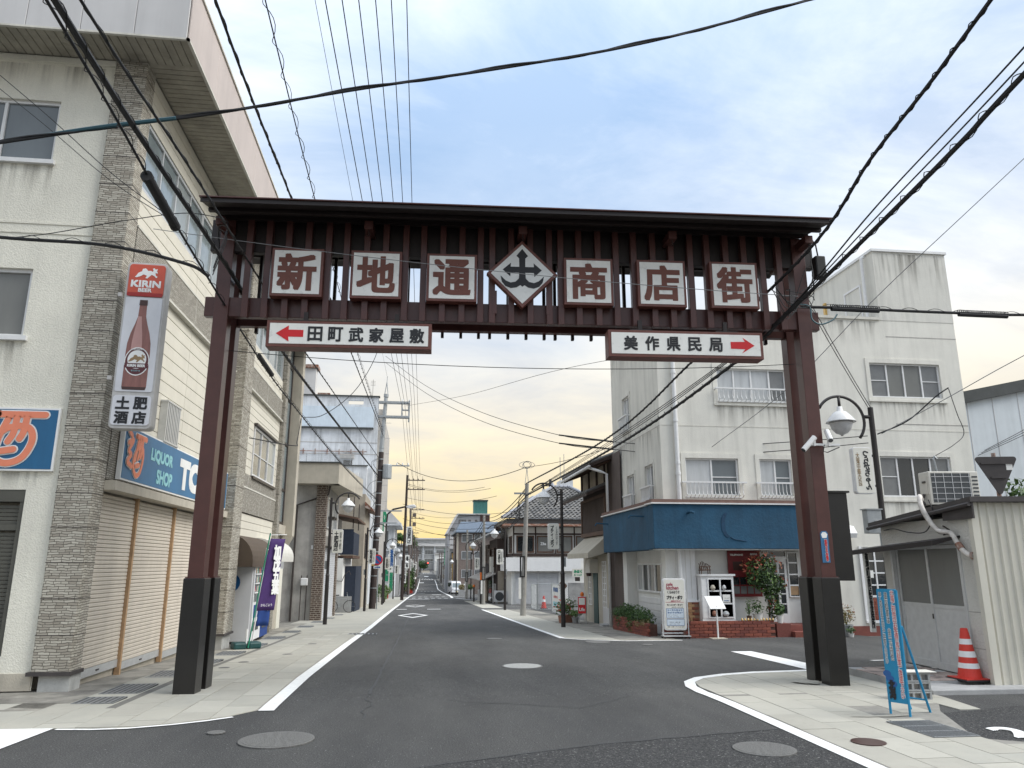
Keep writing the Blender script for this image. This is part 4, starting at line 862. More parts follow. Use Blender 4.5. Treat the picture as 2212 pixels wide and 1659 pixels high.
window(cb_,F,*W[0],[.25,.5,.76],['glass_curt','glass_curt','glass_curt','glass_grey'],'alu_w',.045,-.04,rows=(.42,),bars=(3,)); window(cb_,F,*W[1],[.5],['glass_curt','glass_frost'],'alu_w',.045,-.04,rows=(.5,),bars=(1,)); window(cb_,F,*W[2],[.5],['glass_curt','glass_frost'],'alu_w',.045,-.04,rows=(.5,),bars=(1,))
window(cb_,F,*W[3],[.25,.49,.74],['glass_grey','glass_frost2','glass_frost2','glass_grey'],'alu_w',.045,-.04,rows=(.5,),bars=(0,3)); window(cb_,F,*W[4],[.25,.47,.72],['glass_grey','glass_dark','glass_dark','glass_grey'],'alu_w',.045,-.04,rows=(.5,),bars=(0,3))
railing(cb_,F,8.46,10.58,6.14,6.50,.02,16); railing(cb_,F,7.34,8.97,3.40,3.80,.02,14); railing(cb_,F,9.50,10.57,3.40,3.80,.02,10)
for o in S3:
    window(cb_,S,*o,[.5],['glass_curt','glass_grey'],'alu_w',.045,-.04); railing(cb_,S,o[0],o[1],o[2]-.04,o[2]+.42,.02,9); q=MB(); q.pb(S,o[0]-.1,o[0],o[2]-.1,o[3]+.1,.0,.02); q.pb(S,o[1],o[1]+.1,o[2]-.1,o[3]+.1,.0,.02); q.pb(S,o[0],o[1],o[3],o[3]+.1,.0,.02); part(q,'window_surround','stucco_s',cb_)
m=MB(); m.cyl((7.14,20.12,8.7),(7.14,20.12,3.08),.062,.062,10); m.box(7.03,7.25,20.04,20.2,3.06,3.12); q=part(m,'downpipe','alu_w',cb_,smooth=False)
for z in (4.3,5.5,6.9,4.0): m=MB(); m.cyl((7.14,20.12,z),(7.14,20.12,z+.08),.075,.075,10); part(m,'pipe_clip','alu_w',q)
for o in W: stain(cb_,F,o[0]-.12,o[1]+.12,o[2]-.14,.75)
for o in S3: stain(cb_,S,o[0]-.05,o[1]+.05,o[2]-.06,.7)
stain(cb_,F,13.8,16.15,11.0,1.4,.012); stain(cb_,F,6.8,13.6,8.75,.9); stain(cb_,S,-25.3,-20.3,8.75,1.2); stain(cb_,S,-25.3,-20.3,5.38,.8)
# shop floor: recessed walls
FR=FY(20.55)
m=MB(); m.box(6.70,6.98,20.25,20.6,-.5,2.1); part(m,'corner_pier','white_wall',cb_)
m=MB(); m.wall(FR,6.9,16.2,-.5,3.05,[(9.78,10.26,-.2,1.85),(10.3,10.62,.72,1.90)],.05); part(m,'shop_wall','white_wall',cb_)
m=MB(); m.box(11.0,16.2,20.2,20.54,-.5,3.05); part(m,'plain_wall','stucco_w',cb_); m=MB(); m.box(10.98,16.2,20.185,20.2,-.5,-.06); part(m,'tile_skirt','terracotta',cb_)
m=MB(); m.box(7.06,16.2,20.6,25.4,-.6,3.05); m.box(6.74,7.06,20.3,25.4,2.0,3.05); part(m,'core','conc_grey',cb_)
# blue band
m=MB(); m.box(6.24,10.95,19.70,20.2,1.99,3.16); m.box(6.24,6.70,20.2,25.3,1.97,3.14); part(m,'blue_band','cafe_blue',cb_,bev=.01)
m=MB(); m.box(6.18,11.0,19.64,20.3,3.165,3.20); m.box(6.18,6.72,20.3,25.35,3.145,3.18); part(m,'band_trim','alu_w',cb_); m=MB(); m.box(6.20,11.0,19.68,20.2,3.20,3.29); m.box(6.20,6.70,20.2,25.3,3.18,3.27); part(m,'band_ridge','ridge_brown',cb_)
m=MB(); m.box(6.35,10.9,19.75,20.55,1.96,1.985); part(m,'band_soffit','white_wall',cb_)
m=MB(); m.tube([(7.20,19.70,2.93),(7.22,19.55,2.95),(7.30,19.48,2.92)],.035,7); part(m,'spotlight','cafe_blue',cb_); m=MB(); m.tube([(10.55,19.70,2.97),(10.5,19.58,2.98)],.03,7); part(m,'spotlight','cafe_blue',cb_)
for y in (20.6,24.6): m=MB(); m.tube([(6.24,y,2.88),(5.85,y,2.90),(5.80,y,2.82)],.022,6); part(m,'spotlight','cafe_blue',cb_)
# crescent ghost of a removed sign
m=MB(); P=FY(19.70); n=14; cr=[(8.30+.34*math.cos(t)*.55,2.62+.34*math.sin(t)) for t in (R_(100+170*k/n) for k in range(n+1))]; cr+=[(8.34+.24*math.cos(t)*.5,2.62+.29*math.sin(t)) for t in (R_(270-170*k/n) for k in range(n+1))]; m.prism(P,cr,.0,.012); part(m,'sign_scar','blue_scar',cb_); m=MB(); m.tube([(8.35,19.69,2.30),(8.45,19.685,2.24),(8.7,19.69,2.20),(8.8,19.69,2.20)],.012,5); part(m,'loose_cable','blue_scar',cb_)
# street side of the café: white boarding, window, dark corrugated end
SR=FXn(6.95)
m=MB(); m.box(6.96,7.05,20.6,24.6,-.5,2.0); part(m,'side_infill','white_wall',cb_)
bm_=bmesh_box('weatherboard',.03,3.1,.17,'white_plain',.006)
for i in range(6): piece('weatherboard',bm_,cb_,(6.945,22.2,-.35+.18*i))
window(cb_,SR,-23.75,-20.75,.78,1.62,5,['glass_curt','glass_dark','glass_grey','glass_dark'],'white_plain',.05,.04,mull=.08)
m=MB(); m.box(6.62,6.95,23.85,24.3,-.5,1.98); part(m,'side_pier','white_wall',cb_)
m=MB()
for i in range(26): y=24.32+i*.042; m.box(6.62,6.64+.012*(i%2),y,y+.042,-.5,5.3)
part(m,'corrugated_end','wood_grey',cb_)
# pier with tan facing bricks and boards
m=MB(); m.box(6.98,7.52,20.2,20.5,.62,1.97); part(m,'boarded_pier','white_plain',cb_)
for x in (7.10,7.24,7.38): m=MB(); m.box(x-.004,x+.004,20.194,20.2,.7,1.97); part(m,'board_gap','ledge',cb_)
m=MB(); m.cyl((7.05,20.1,1.97),(7.05,20.1,-.3),.055,.055,10); part(m,'downpipe','white_plain',cb_)
m=MB(); m.box(6.96,7.62,20.12,20.22,.60,.65); m.box(7.56,7.62,20.14,20.24,-.3,.60); part(m,'pier_trim','white_plain',cb_); m=MB(); m.box(7.0,7.56,20.16,20.3,-.3,.60); part(m,'pier_core','mortar_l',cb_)
fb=[bmesh_box('facing_brick',.17,.03,.062,'facing_%d'%i,.004) for i in range(3)]; rnd=random.Random(11)
for r in range(11):
    for k in range(3):
        x=7.10+k*.182+(r%2)*.07-.03
        if x+.085<7.57: piece('facing_brick',fb[2 if k==(0 if r%2 else 2) else rnd.choice((0,1))],cb_,(x,20.148,-.02+r*.070-.1))
# low brick walls and planter
bw=thing('brick_planter_wall','low red brick wall and planter running round the foot of the café','wall',(8,19.8,-.3))
m=MB(); m.box(6.93,9.44,19.74,20.1,-.35,.085); m.box(6.22,6.50,20.6,24.3,-.5,.0); m.box(6.50,6.93,20.02,20.25,-.4,.04); part(m,'core','mortar',bw)
bk=[bmesh_box('brick',.235,.05,.066,'brick_%d'%i,.005) for i in range(3)]; bs=[bmesh_box('brick',.05,.235,.066,'brick_%d'%i,.005) for i in range(3)]
for r in range(6):
    z=-.285+r*.074
    for k in range(10):
        x=6.98+.12+k*.245+(r%2)*.12
        if x<9.40: piece('brick',rnd.choice(bk),bw,(x,19.735,z))
for r in range(6):
    for k in range(15):
        y=20.5+k*.245+(r%2)*.12; z=gz(y)+.045+r*.074-.03
        if z<.03: piece('brick',rnd.choice(bs),bw,(6.215,y,z))
for r in range(5):
    for k in range(2): piece('brick',rnd.choice(bk),bw,(6.62+k*.245-(r%2)*.06,20.015,-.27+r*.074))
for k in range(10): 
    q=piece('brick',rnd.choice(bk),bw,(7.1+k*.245,19.80,.112)); q.rotation_euler=(R_(90),0,0)
m=MB(); m.box(9.47,9.86,19.70,20.4,-.35,.06); part(m,'end_pier','brick_2',bw)
m=MB(); m.box(6.28,6.46,20.7,24.2,-.02,.02); part(m,'soil','bark',bw)
st=thing('cafe_steps','two red tiled steps up to the glazed café door','steps',(10.3,19.8,-.3))
m=MB(); m.box(9.88,11.0,19.55,20.5,-.35,-.13); part(m,'lower_step','terracotta',st,bev=.01); m=MB(); m.box(9.88,10.75,19.85,20.5,-.13,.02); part(m,'upper_step','terracotta',st,bev=.01)
for k in range(5): m=MB(); m.box(9.89+k*.222,10.10+k*.222,19.545,19.552,-.32,-.145); part(m,'riser_tile','brick_0',st)
dr=thing('cafe_door','white glazed café door with twelve panes','door',(10.0,20.5,.02)); D=FY(20.50)
m=MB(); 
for a in (9.80,10.005,10.22): m.pb(D,a-.03,a+.03,.02,1.72,-.03,.02)
for k in range(6): m.pb(D,9.83,10.19,.25+k*.27 -.015,.25+k*.27+.015,-.02,.015)
m.pb(D,9.77,10.25,.02,.25,-.02,.018); m.pb(D,9.77,10.25,1.62,1.72,-.02,.018); part(m,'stile','white_plain',dr)
pn=bmesh_box('pane',.165,.01,.24,'glass_dark')
for i in range(5):
    for x in (9.90,10.10): piece('pane',pn,dr,(x,20.505,.385+.27*i))
m=MB(); m.tube([(9.86,20.46,1.0),(9.86,20.43,.98),(9.86,20.43,.80),(9.86,20.46,.78)],.012,6); part(m,'handle','steel',dr)
m=MB(); m.pb(D,9.74,10.28,1.72,1.78,-.03,.03); part(m,'transom_bar','white_plain',cb_); window(cb_,D,9.74,10.28,1.78,1.96,1,'glass_dark','white_plain',.02,.01); window(cb_,D,10.30,10.62,.70,1.92,1,'glass_dark','white_plain',.03,.02,rows=(.26,.5,.76),rb=.04)
m=MB(); m.pb(D,10.34,10.58,.76,1.02,-.02,-.012); part(m,'notice_board','wood_post',cb_)
# red telephone-box panel and showcase
t=thing('telephone_panel','dark red telephone-box front with small panes beside the café door','panel',(9.1,20.45,.7)); P=FY(20.46)
m=MB(); m.pb(P,8.55,9.48,.72,1.97,-.02,.03); part(m,'panel','cafe_red',t); letters(t,'TELEPHONE',P,8.80,1.84,.38,.05,'white_ink',.033,.003); letters(t,'BOX',P,9.30,1.86,.20,.05,'white_ink',.033,.003)
for i in range(4):
    for j in range(2): m=MB(); m.pb(P,8.66+i*.20,8.83+i*.20,.80+j*.24,1.0+j*.24,.031,.036); part(m,'pane','glass_grey' if j==0 else 'glass_dark',t)
m=MB(); m.pb(P,8.68,8.96,1.42,1.66,.031,.035); part(m,'notice','bottle_dk',t)
t=thing('display_case','white boarded window case with six panes and ornaments inside','showcase',(7.97,19.9,.1)); P=FY(19.95)
m=MB(); m.pb(P,7.55,8.46,.09,1.28,-.28,0); part(m,'case','white_plain',t)
for i in range(7): m=MB(); m.pb(P,7.565,7.72,.20+i*.14,.335+i*.14,.0,.012); part(m,'board','white_plain',t)
window(t,P,7.72,8.42,.20,1.22,2,'glass_dark','white_plain',.03,.035,rows=(.36,.68),mull=.04,rb=.035)
m=MB(); m.pb(P,7.50,8.50,1.28,1.33,-.32,.05); m.pb(P,7.52,8.48,.05,.10,-.3,.04); part(m,'trim','white_plain',t); m=MB(); m.pb(P,8.12,8.33,.60,.80,.02,.024); part(m,'opening_notice','sign_face',t); m=MB(); m.pb(P,8.15,8.30,.63,.65,.025,.027); part(m,'notice_stripe','sign_navy',t); letters(t,'プティポワ',P,8.23,.705,.13,.03,'ink',.026)
for x,z,r,mt in ((7.86,.98,.07,'awning_beige'),(8.17,.98,.06,'alu'),(7.92,.68,.09,'alu_w'),(7.86,.32,.06,'pot_clay'),(8.18,.31,.09,'glass_curt')): m=MB(); m.lathe((x,19.915,z-.06),[(r*.6,0),(r,.05),(r*.8,.10),(r*.3,.13)],9); part(m,'ornament',mt,t)
# little twig chair on the case
t=thing('twig_chair','small rustic twig chair on top of the white display case','chair',(7.66,19.95,1.33),local=True); rnd=random.Random(4)
for k in range(5): m=MB(); m.tube([(-.08+k*.045,.03,.09),(-.10+k*.045,.10,.34-abs(k-2)*.03)],.012,5); part(m,'back_twig','wood_br',t)
for x,y in ((-.11,-.08),(.13,-.08),(-.11,.07),(.13,.07)): m=MB(); m.tube([(x,y,0),(x*.95,y,.20)],.013,5); part(m,'leg','wood_br',t)
for k in range(4): m=MB(); m.tube([(-.13,-.09+k*.05,.10),(.15,-.09+k*.05,.11)],.014,5); part(m,'seat_twig','wood_br',t)
m=MB(); m.tube([(-.13,-.09,.2),(.15,-.09,.19)],.012,5); m.tube([(.15,-.09,.19),(.10,.08,.27)],.012,5); part(m,'arm','wood_br',t)
# café street sign on wheels
t=thing('cafe_street_sign','white wheeled light-box sign reading cafe kitchen in front of the café','sign',(6.72,19.72,gz(19.7)),R_(-3),local=True); P=PL((0,0,0),(1,0,0))
m=MB(); m.prism(P,rr(-.30,.30,.20,1.50,.07),-.12,.0); part(m,'case','alu_w',t,bev=.01); m=MB(); m.prism(P,rr(-.265,.265,.235,1.465,.06),.0,.006); part(m,'face','lit_sign',t)
m=MB()
for s in (-1,1): m.tube([(s*.335,.06,.05),(s*.335,.06,1.12),(s*.30,.06,1.2)],.016,6); m.tube([(s*.335,.0,.06),(s*.335,.0,1.0)],.014,6)
m.tube([(-.36,.06,.13),(.36,.06,.13)],.018,6); m.box(-.36,.36,-.12,.20,.05,.075); part(m,'frame','alu',t)
for x in (-.32,.32):
    for y in (-.1,.18): m=MB(); m.cyl((x-.015,y,.03),(x+.015,y,.03),.03,.03,10); part(m,'wheel','rubber',t)
letters(t,'cafe',P,-.12,1.355,.17,.075,'crimson',.009,.002); letters(t,'kitchen',P,-.045,1.265,.32,.095,'crimson',.009,.002); letters(t,'くるみはうす',P,-.02,1.155,.33,.08,'ink',.009,.001); letters(t,'プティ・ポワ',P,.0,1.02,.42,.105,'ink',.009,.005,nb=6); letters(t,'日替わりランチ',P,.03,.93,.26,.035,'crimson',.009,.002,nb=6)
m=MB(); m.pb(P,-.24,.24,.895,.903,.006,.009); part(m,'rule','crimson',t); letters(t,'モーニング・セット',P,.0,.835,.42,.05,'ink',.009,.003,nb=6); letters(t,'AM7:30〜AM11:00',P,.06,.775,.30,.028,'ink',.009)
for b0,b1 in ((.50,.745),(.315,.48)):
    m=MB(); 
    for q in ((-.235,.235,b0,b0+.008),(-.235,.235,b1-.008,b1),(-.235,-.227,b0,b1),(.227,.235,b0,b1)): m.pb(P,*q,.006,.009)
    part(m,'frame_rule','sign_navy',t); m=MB(); m.pb(P,-.225,.225,b0+.01,b1-.01,.0062,.0072); part(m,'tint','panel_blue',t)
letters(t,'トーストセット',P,.0,.70,.38,.05,'sign_navy',.009,.002,nb=6); letters(t,'ホットドッグセット',P,.0,.64,.40,.045,'sign_navy',.009,.002,nb=6); letters(t,'スクランブルエッグ',P,-.06,.58,.26,.028,'ink',.009); letters(t,'サラダ・フルーツ付',P,-.05,.535,.27,.028,'ink',.009); letters(t,'サラダ・小鉢一品',P,-.02,.40,.28,.032,'ink',.009); letters(t,'お汁・フルーツ付',P,-.03,.355,.26,.03,'ink',.009); letters(t,'珈琲・紅茶・アイスは+50円',P,.0,.285,.44,.034,'ink',.009)
m=MB(); m.tube([(.38,0,.55),(.41,.02,.3),(.40,.05,.05),(.3,.1,.02)],.008,5); part(m,'power_lead','cable',t)
t=thing('menu_stand','blank white menu board on a slim pedestal by the brick wall','stand',(7.72,19.40,gz(19.4)),local=True)
m=MB(); m.cyl((0,0,0),(0,0,.86),.022,.022,8); part(m,'pole','white_plain',t); m=MB(); m.box(-.20,.20,-.14,.14,0,.02); part(m,'foot','awning_beige',t); m=MB(); m.prism(PL((0,-.02,.88),(1,0,0),(0,.55,.83)),[(-.21,-.17),(.21,-.17),(.15,.20),(-.28,.20)],-.01,.01); part(m,'board','white_plain',t)
m=MB(); m.cyl((-.03,-.105,.80),(-.03,-.112,.80),.01,.01,6); part(m,'screw','alu',t)
# ---- plants round the café
rnd=random.Random(21)
t=thing('photinia_bush','tall leafy bush with red new shoots in front of the telephone panel','bush',(9.40,19.95,-.1))
m=MB(); m.tube([(9.40,19.95,.1),(9.42,19.93,.55),(9.36,19.95,.95),(9.30,19.9,1.35)],.025,6); m.tube([(9.42,19.93,.55),(9.60,19.9,1.0),(9.7,19.9,1.2)],.018,6); part(m,'trunk','bark',t)
bl=[((9.22,19.9,1.42),(.42,.26,.36)),((9.42,19.88,1.12),(.40,.26,.34)),((9.12,19.9,1.20),(.30,.22,.26)),((9.50,19.9,.80),(.26,.2,.30)),((9.45,19.92,1.62),(.26,.2,.22)),((9.62,19.9,1.05),(.26,.2,.24)),((9.52,19.9,.42),(.22,.18,.28))]
crown(t,'foliage',rnd,bl,1500,.050,'leaf_dark',.35); crown(t,'leaves_green',rnd,bl,650,.052,'leaf_mid',.7); crown(t,'red_shoots',rnd,[((9.0,19.85,1.55),(.34,.2,.26)),((9.30,19.85,1.78),(.34,.2,.18)),((9.72,19.85,1.52),(.16,.15,.16)),((9.80,19.85,1.12),(.16,.15,.14)),((8.98,19.85,1.32),(.18,.15,.14)),((9.5,19.85,.55),(.2,.15,.16))],230,.050,'leaf_red',.75)
t=thing('hedge_plant','dense green ground-cover shrub spilling over the brick planter','shrub',(6.35,22.4,0)); bl=[((6.36,21.0+k*.42,.14+.06*math.sin(k*1.7)),(.26,.34,.22)) for k in range(8)]+[((6.20,22.2,-.12),(.12,.35,.2)),((6.22,23.4,-.08),(.12,.3,.2)),((6.34,21.9,.32),(.2,.4,.14)),((6.36,23.1,.33),(.2,.4,.14))]
crown(t,'foliage',rnd,bl,3600,.034,'leaf_green',.3); crown(t,'dry_leaves',rnd,[((6.25,20.9,.02),(.16,.3,.12)),((6.2,21.4,-.02),(.12,.2,.12))],260,.03,'leaf_dry',.4)
def pot_plant(x,y,z,r,h,pot,leaf,lab,n=160,hh=.3,sz=.04,flower=None,w=1.0):
    t=thing('potted_plant',lab,'potted plant',(x,y,z),group=None,local=True); m=MB(); m.lathe((0,0,0),[(r*.72,0),(r,h),(r*1.06,h),(r*1.06,h*.9+.012),(r*.9,h*.9)],12); part(m,'pot',pot,t)
    m=MB(); 
    for k in range(5): a=k*1.26; m.tube([(0,0,h*.8),(r*.6*math.cos(a),r*.6*math.sin(a),h+hh*.7)],.006,4)
    part(m,'stems','leaf_dark',t); crown(t,'foliage',rnd,[((0,0,h+hh*.55),(r*1.5*w,r*1.4*w,hh*.55))],n,sz,leaf,.2)
    if flower: crown(t,'flowers',rnd,[((0,0,h+hh*.7),(r*1.6*w,r*1.4*w,hh*.5))],max(10,n//7),sz*.8,flower,.8)
    return t
pot_plant(9.02,19.83,.14,.13,.17,'pot_white','leaf_green','white bowl with pale trailing leaves on the brick wall ledge',160,.34,.035,'flower_white'); pot_plant(8.78,19.83,.14,.07,.12,'wood_br','leaf_mid','small wiry plant in a dark pot next to a wire ornament',90,.42,.03); pot_plant(9.62,19.80,.07,.09,.2,'pot_white','leaf_green','plant with heart-shaped leaves in a narrow white pot on the pier',150,.3,.05)
pot_plant(10.72,19.95,-.13,.15,.30,'rubber','leaf_mid','bushy fern-like plant in a black pot by the café door',260,.5,.06,'flower_yellow'); pot_plant(11.05,19.75,-.28,.10,.16,'pot_white','leaf_mid','small plant in a white pot beside the gate post',90,.16,.035); pot_plant(11.42,19.7,-.28,.17,.30,'pot_steel','leaf_dry','grey tub with tall pinkish flower spikes below the café side window',240,.45,.04,'leaf_red'); pot_plant(11.38,19.45,-.28,.08,.10,'pot_white','leaf_green','trailing green plant in a low white tray below the flower tub',80,.16,.035)
t=thing('ledge_ornament','row of yellow figurines on the brick wall ledge','ornament',(8.9,19.78,.145)); 
for k in range(11): m=MB(); m.lathe((8.55+k*.085,19.76,.145),[(.025,0),(.032,.025),(.015,.05),(.006,.065)],7); part(m,'figurine','globe_yellow',t)
# right-hand café window with panes
t=cb_; P=FY(20.19); window(t,P,12.36,13.10,.70,2.0,2,'glass_dark','white_plain',.05,.03,rows=(.25,.5,.75),mull=.04,rb=.035); m=MB(); m.pb(P,12.36,13.10,.10,.68,.0,.03); part(m,'brick_apron','brick_0',t); 
b3=bmesh_box('brick',.22,.02,.055,'brick_1',.003)
for r in range(8):
    for k in range(3): piece('brick',b3,t,(12.50+k*.232+(r%2)*.08-.03,20.15,.14+r*.066))
m=MB(); m.pb(P,12.28,13.2,.02,.09,.0,.06); m.pb(P,12.28,12.36,.09,2.08,.0,.04); part(m,'window_trim','white_plain',t)
m=MB(); m.prism(PL((11.65,0,0),(0,1,0)),[(20.18,2.30),(19.85,2.30),(19.80,2.42),(19.95,2.62),(20.18,2.66)],0,.42); part(m,'vent_hood','white_plain',t); m=MB(); m.box(12.42,12.62,20.13,20.15,1.22,1.42); part(m,'window_notice','sign_face',t)
# ------------------------------------------------------------------ shed and clutter on the near right corner
shd=thing('shed','small white rendered shed with a corrugated cream end and a two-leaf sliding door','shed',(7.5,9.5,0),R_(-2.7),local=True)
# local frame: x to the right (corrugated end), y back along the door side
DL=PL((0,0,0),(0,-1,0)); CF=PL((0,0,0),(1,0,0))
m=MB(); m.wall(DL,-2.3,0,.0,2.22,[(-2.04,-.40,.09,1.86)],.06); m.quad((0,2.3,0),(3.6,2.3,0),(3.6,2.3,2.3),(0,2.3,2.3)); part(m,'door_wall','shed_wall',shd)
for z in (.48,.95): m=MB(); m.pb(DL,-.36,-.004,z-.006,z+.006,.0,.004); part(m,'render_joint','conc_old',shd)
m=MB()
n=30
for i in range(n):
    a=.0+i*.12; d=.0
    m.add([CF.p(a,0.02,.0),CF.p(a+.07,.02,.0),CF.p(a+.085,.02,.022),CF.p(a+.105,.02,.022),CF.p(a+.12,.02,.0),CF.p(a,2.40,.0),CF.p(a+.07,2.40,.0),CF.p(a+.085,2.40,.022),CF.p(a+.105,2.40,.022),CF.p(a+.12,2.40,.0)],[(k,k+1,k+6,k+5) for k in range(4)])
part(m,'corrugated_wall','shed_corr',shd)
m=MB(); m.box(-.05,.05,-.03,.05,.0,2.40); part(m,'corner_trim','shed_corr',shd)
m=MB(); m.add([(-.10,-.12,2.40),(3.7,-.12,2.44),(3.7,2.5,2.36),(-.10,2.5,2.18),(-.10,-.12,2.47),(3.7,-.12,2.51),(3.7,2.5,2.43),(-.10,2.5,2.25)],[(0,3,2,1),(4,5,6,7),(0,1,5,4),(1,2,6,5),(2,3,7,6),(3,0,4,7)]); rf=part(m,'roof','shed_trim',shd)
m=MB(); m.box(-.075,-.05,-.1,.55,2.18,2.40); part(m,'fascia_board','shed_trim',rf); m=MB(); m.tube([(-.11,2.5,2.16),(-.11,-.1,2.37)],.03,6); part(m,'gutter','shed_trim',rf)
# door leaves
for k,(a0,a1) in enumerate(((-2.02,-1.18),(-1.22,-.42))):
    c=-.03+k*.02-.02
    m=MB(); m.pb(DL,a0,a0+.05,.10,1.85,c-.02,c+.01); m.pb(DL,a1-.05,a1,.10,1.85,c-.02,c+.01); m.pb(DL,a0+.05,a1-.05,.10,.20,c-.02,c+.008); m.pb(DL,a0+.05,a1-.05,1.80,1.85,c-.02,c+.008); m.pb(DL,a0+.05,a1-.05,.96,1.01,c-.02,c+.008); d=part(m,'door_leaf','alu',shd)
    m=MB(); m.pb(DL,a0+.05,a1-.05,1.01,1.80,c-.012,c-.002); part(m,'glass','glass_frost2',d); m=MB(); m.pb(DL,a0+.05,a1-.05,.20,.96,c-.012,c-.002); part(m,'lower_panel','alu',d)
    m=MB(); m.pb(DL,(a1-.035 if k==0 else a0+.015),(a1-.015 if k==0 else a0+.035),.80,.87,c+.01,c+.02); part(m,'pull','bronze',d)
m=MB(); m.pb(DL,-2.08,-.36,1.86,1.91,-.05,.02); m.pb(DL,-2.08,-2.03,.08,1.86,-.05,.02); m.pb(DL,-.41,-.36,.08,1.86,-.05,.02); m.pb(DL,-2.1,-.34,.05,.09,-.06,.05); part(m,'door_frame','alu',shd)
m=MB(); m.add([DL.p(-2.75,1.86,.0),DL.p(-.33,1.97,.0),DL.p(-.33,1.90,.42),DL.p(-2.75,1.79,.42),DL.p(-2.75,1.83,.0),DL.p(-.33,1.94,.0),DL.p(-.33,1.83,.42),DL.p(-2.75,1.72,.42)],[(0,1,2,3),(7,6,5,4),(2,1,5,6),(3,2,6,7),(0,3,7,4)]); part(m,'canopy','roofmetal',shd)
# concrete step, floor slab with worn red tiles and kerb
m=MB(); m.box(-1.15,.0,.25,1.65,-.02,.08); sl_=part(m,'floor_slab','conc_grey',shd)
tl=bmesh_box('floor_tile',.185,.185,.012,'slab_red',.003); rnd=random.Random(8)
for i in range(6):
    for j in range(7):
        if rnd.random()<.9: piece('floor_tile',tl,sl_,(-1.05+i*.19,.35+j*.19,.085))
m=MB(); m.prism(PL((0,0,0),(1,0,0),(0,1,0)),[(-1.1,-.35),(3.6,-.2),(3.6,.04),(-.4,.02),(-.6,.25),(-1.15,.25)],-.03,.06); part(m,'kerb','conc_grey',shd,bev=.01)
m=MB(); m.tube([(-.02,1.85,2.5),(.0,1.8,1.0)],.0,4); 
# air conditioner on the roof with its lagged pipe
t=thing('roof_air_conditioner','cream outdoor air conditioner unit on the shed roof','air conditioner',(8.04,10.62,2.41),R_(-6),local=True); t.scale=(.93,.93,.93)
m=MB(); m.box(-.40,.42,-.15,.15,.04,.58); part(m,'case','ac_cream',t,bev=.012); P=PL((0,-.15,0),(1,0,0))
m=MB(); m.pb(P,-.36,.28,.08,.55,.0,.006); part(m,'grille_recess','ac_grille',t)
m=MB()
for k in range(5): m.pb(P,-.30+k*.14,-.294+k*.14,.08,.55,.006,.012)
for k in range(5): m.pb(P,-.36,.28,.13+k*.09,.136+k*.09,.006,.012)
part(m,'guard','alu_w',t); 
for k in range(7): m=MB(); m.pb(P,.31,.40,.12+k*.06,.145+k*.06,.0,.006); part(m,'louvre_slot','ac_grille',t)
for x in (-.3,.3): m=MB(); m.box(x-.05,x+.05,-.2,.2,-.16,.04); part(m,'foot','rubber',t)
m=MB(); m.box(-.412,-.40,-.10,.06,.22,.50); part(m,'valve_cover','ac_cream',t); m=MB(); m.box(-.425,-.41,-.07,.02,.40,.43); part(m,'recess_grip','bronze',t); m=MB(); m.tube([(-.42,.0,.22),(-.46,.0,.12),(-.44,-.03,.05)],.022,6); part(m,'valve','bronze',t)
t=thing('lagged_pipe','thick taped white pipe hanging from the air conditioner down the shed wall','pipe',(7.45,10.0,1.5)); pts=catmull([(7.55,10.6,2.52),(7.42,10.45,2.56),(7.36,10.35,2.40),(7.38,10.25,2.20),(7.40,10.12,2.05),(7.42,9.98,2.02),(7.42,9.88,2.00),(7.43,9.80,1.88),(7.43,9.70,1.76),(7.44,9.60,1.70),(7.46,9.55,1.69)],5)
m=MB(); m.tube(pts,.036,9); part(m,'pipe','insul',t,smooth=True); m=MB(); m.tube(pts[36:40],.046,9); m.tube(pts[-4:],.052,9); part(m,'tape','rust',t); m=MB(); m.tube([(7.44,9.93,2.05),(7.30,9.86,2.10)],.012,5); m.tube([(7.44,9.99,2.0),(7.36,9.95,1.98)],.012,5); part(m,'clip','bronze',t); m=MB(); m.tube(catmull([(7.46,9.56,1.66),(7.47,9.56,1.4),(7.46,9.53,1.1),(7.46,9.53,.3)],5),.010,5); part(m,'drain_hose','insul',t)
m=MB(); m.tube(catmull([(7.6,11.7,2.12),(7.45,11.2,2.12),(7.42,10.8,2.05),(7.42,10.4,2.05),(7.42,10.2,2.3),(7.45,10.3,2.5)],6),.008,5); solo(m,'wall_cable','cable','thin black cable sagging across the shed wall under the roof','cable')
# traffic cone
t=thing('traffic_cone','red traffic cone with three white bands beside the shed door','cone',(7.36,9.80,.075),local=True)
m=MB(); m.box(-.21,.21,-.21,.21,0,.028); part(m,'base','rubber',t,bev=.008); m=MB(); m.box(-.19,.19,-.19,.19,.029,.04); part(m,'base_top','cone_red',t)
cr=lambda z:.148-(.148-.045)*(z-.04)/.62
m=MB(); m.lathe((0,0,0),[(cr(.04),.04),(cr(.66),.66),(.036,.665)],24); part(m,'body','cone_red',t,smooth=False)
for z0,z1 in ((.16,.225),(.30,.375),(.46,.53)): m=MB(); m.lathe((0,0,0),[(cr(z0)+.0015,z0),(cr(z1)+.0015,z1)],24); part(m,'band','white_plain',t)
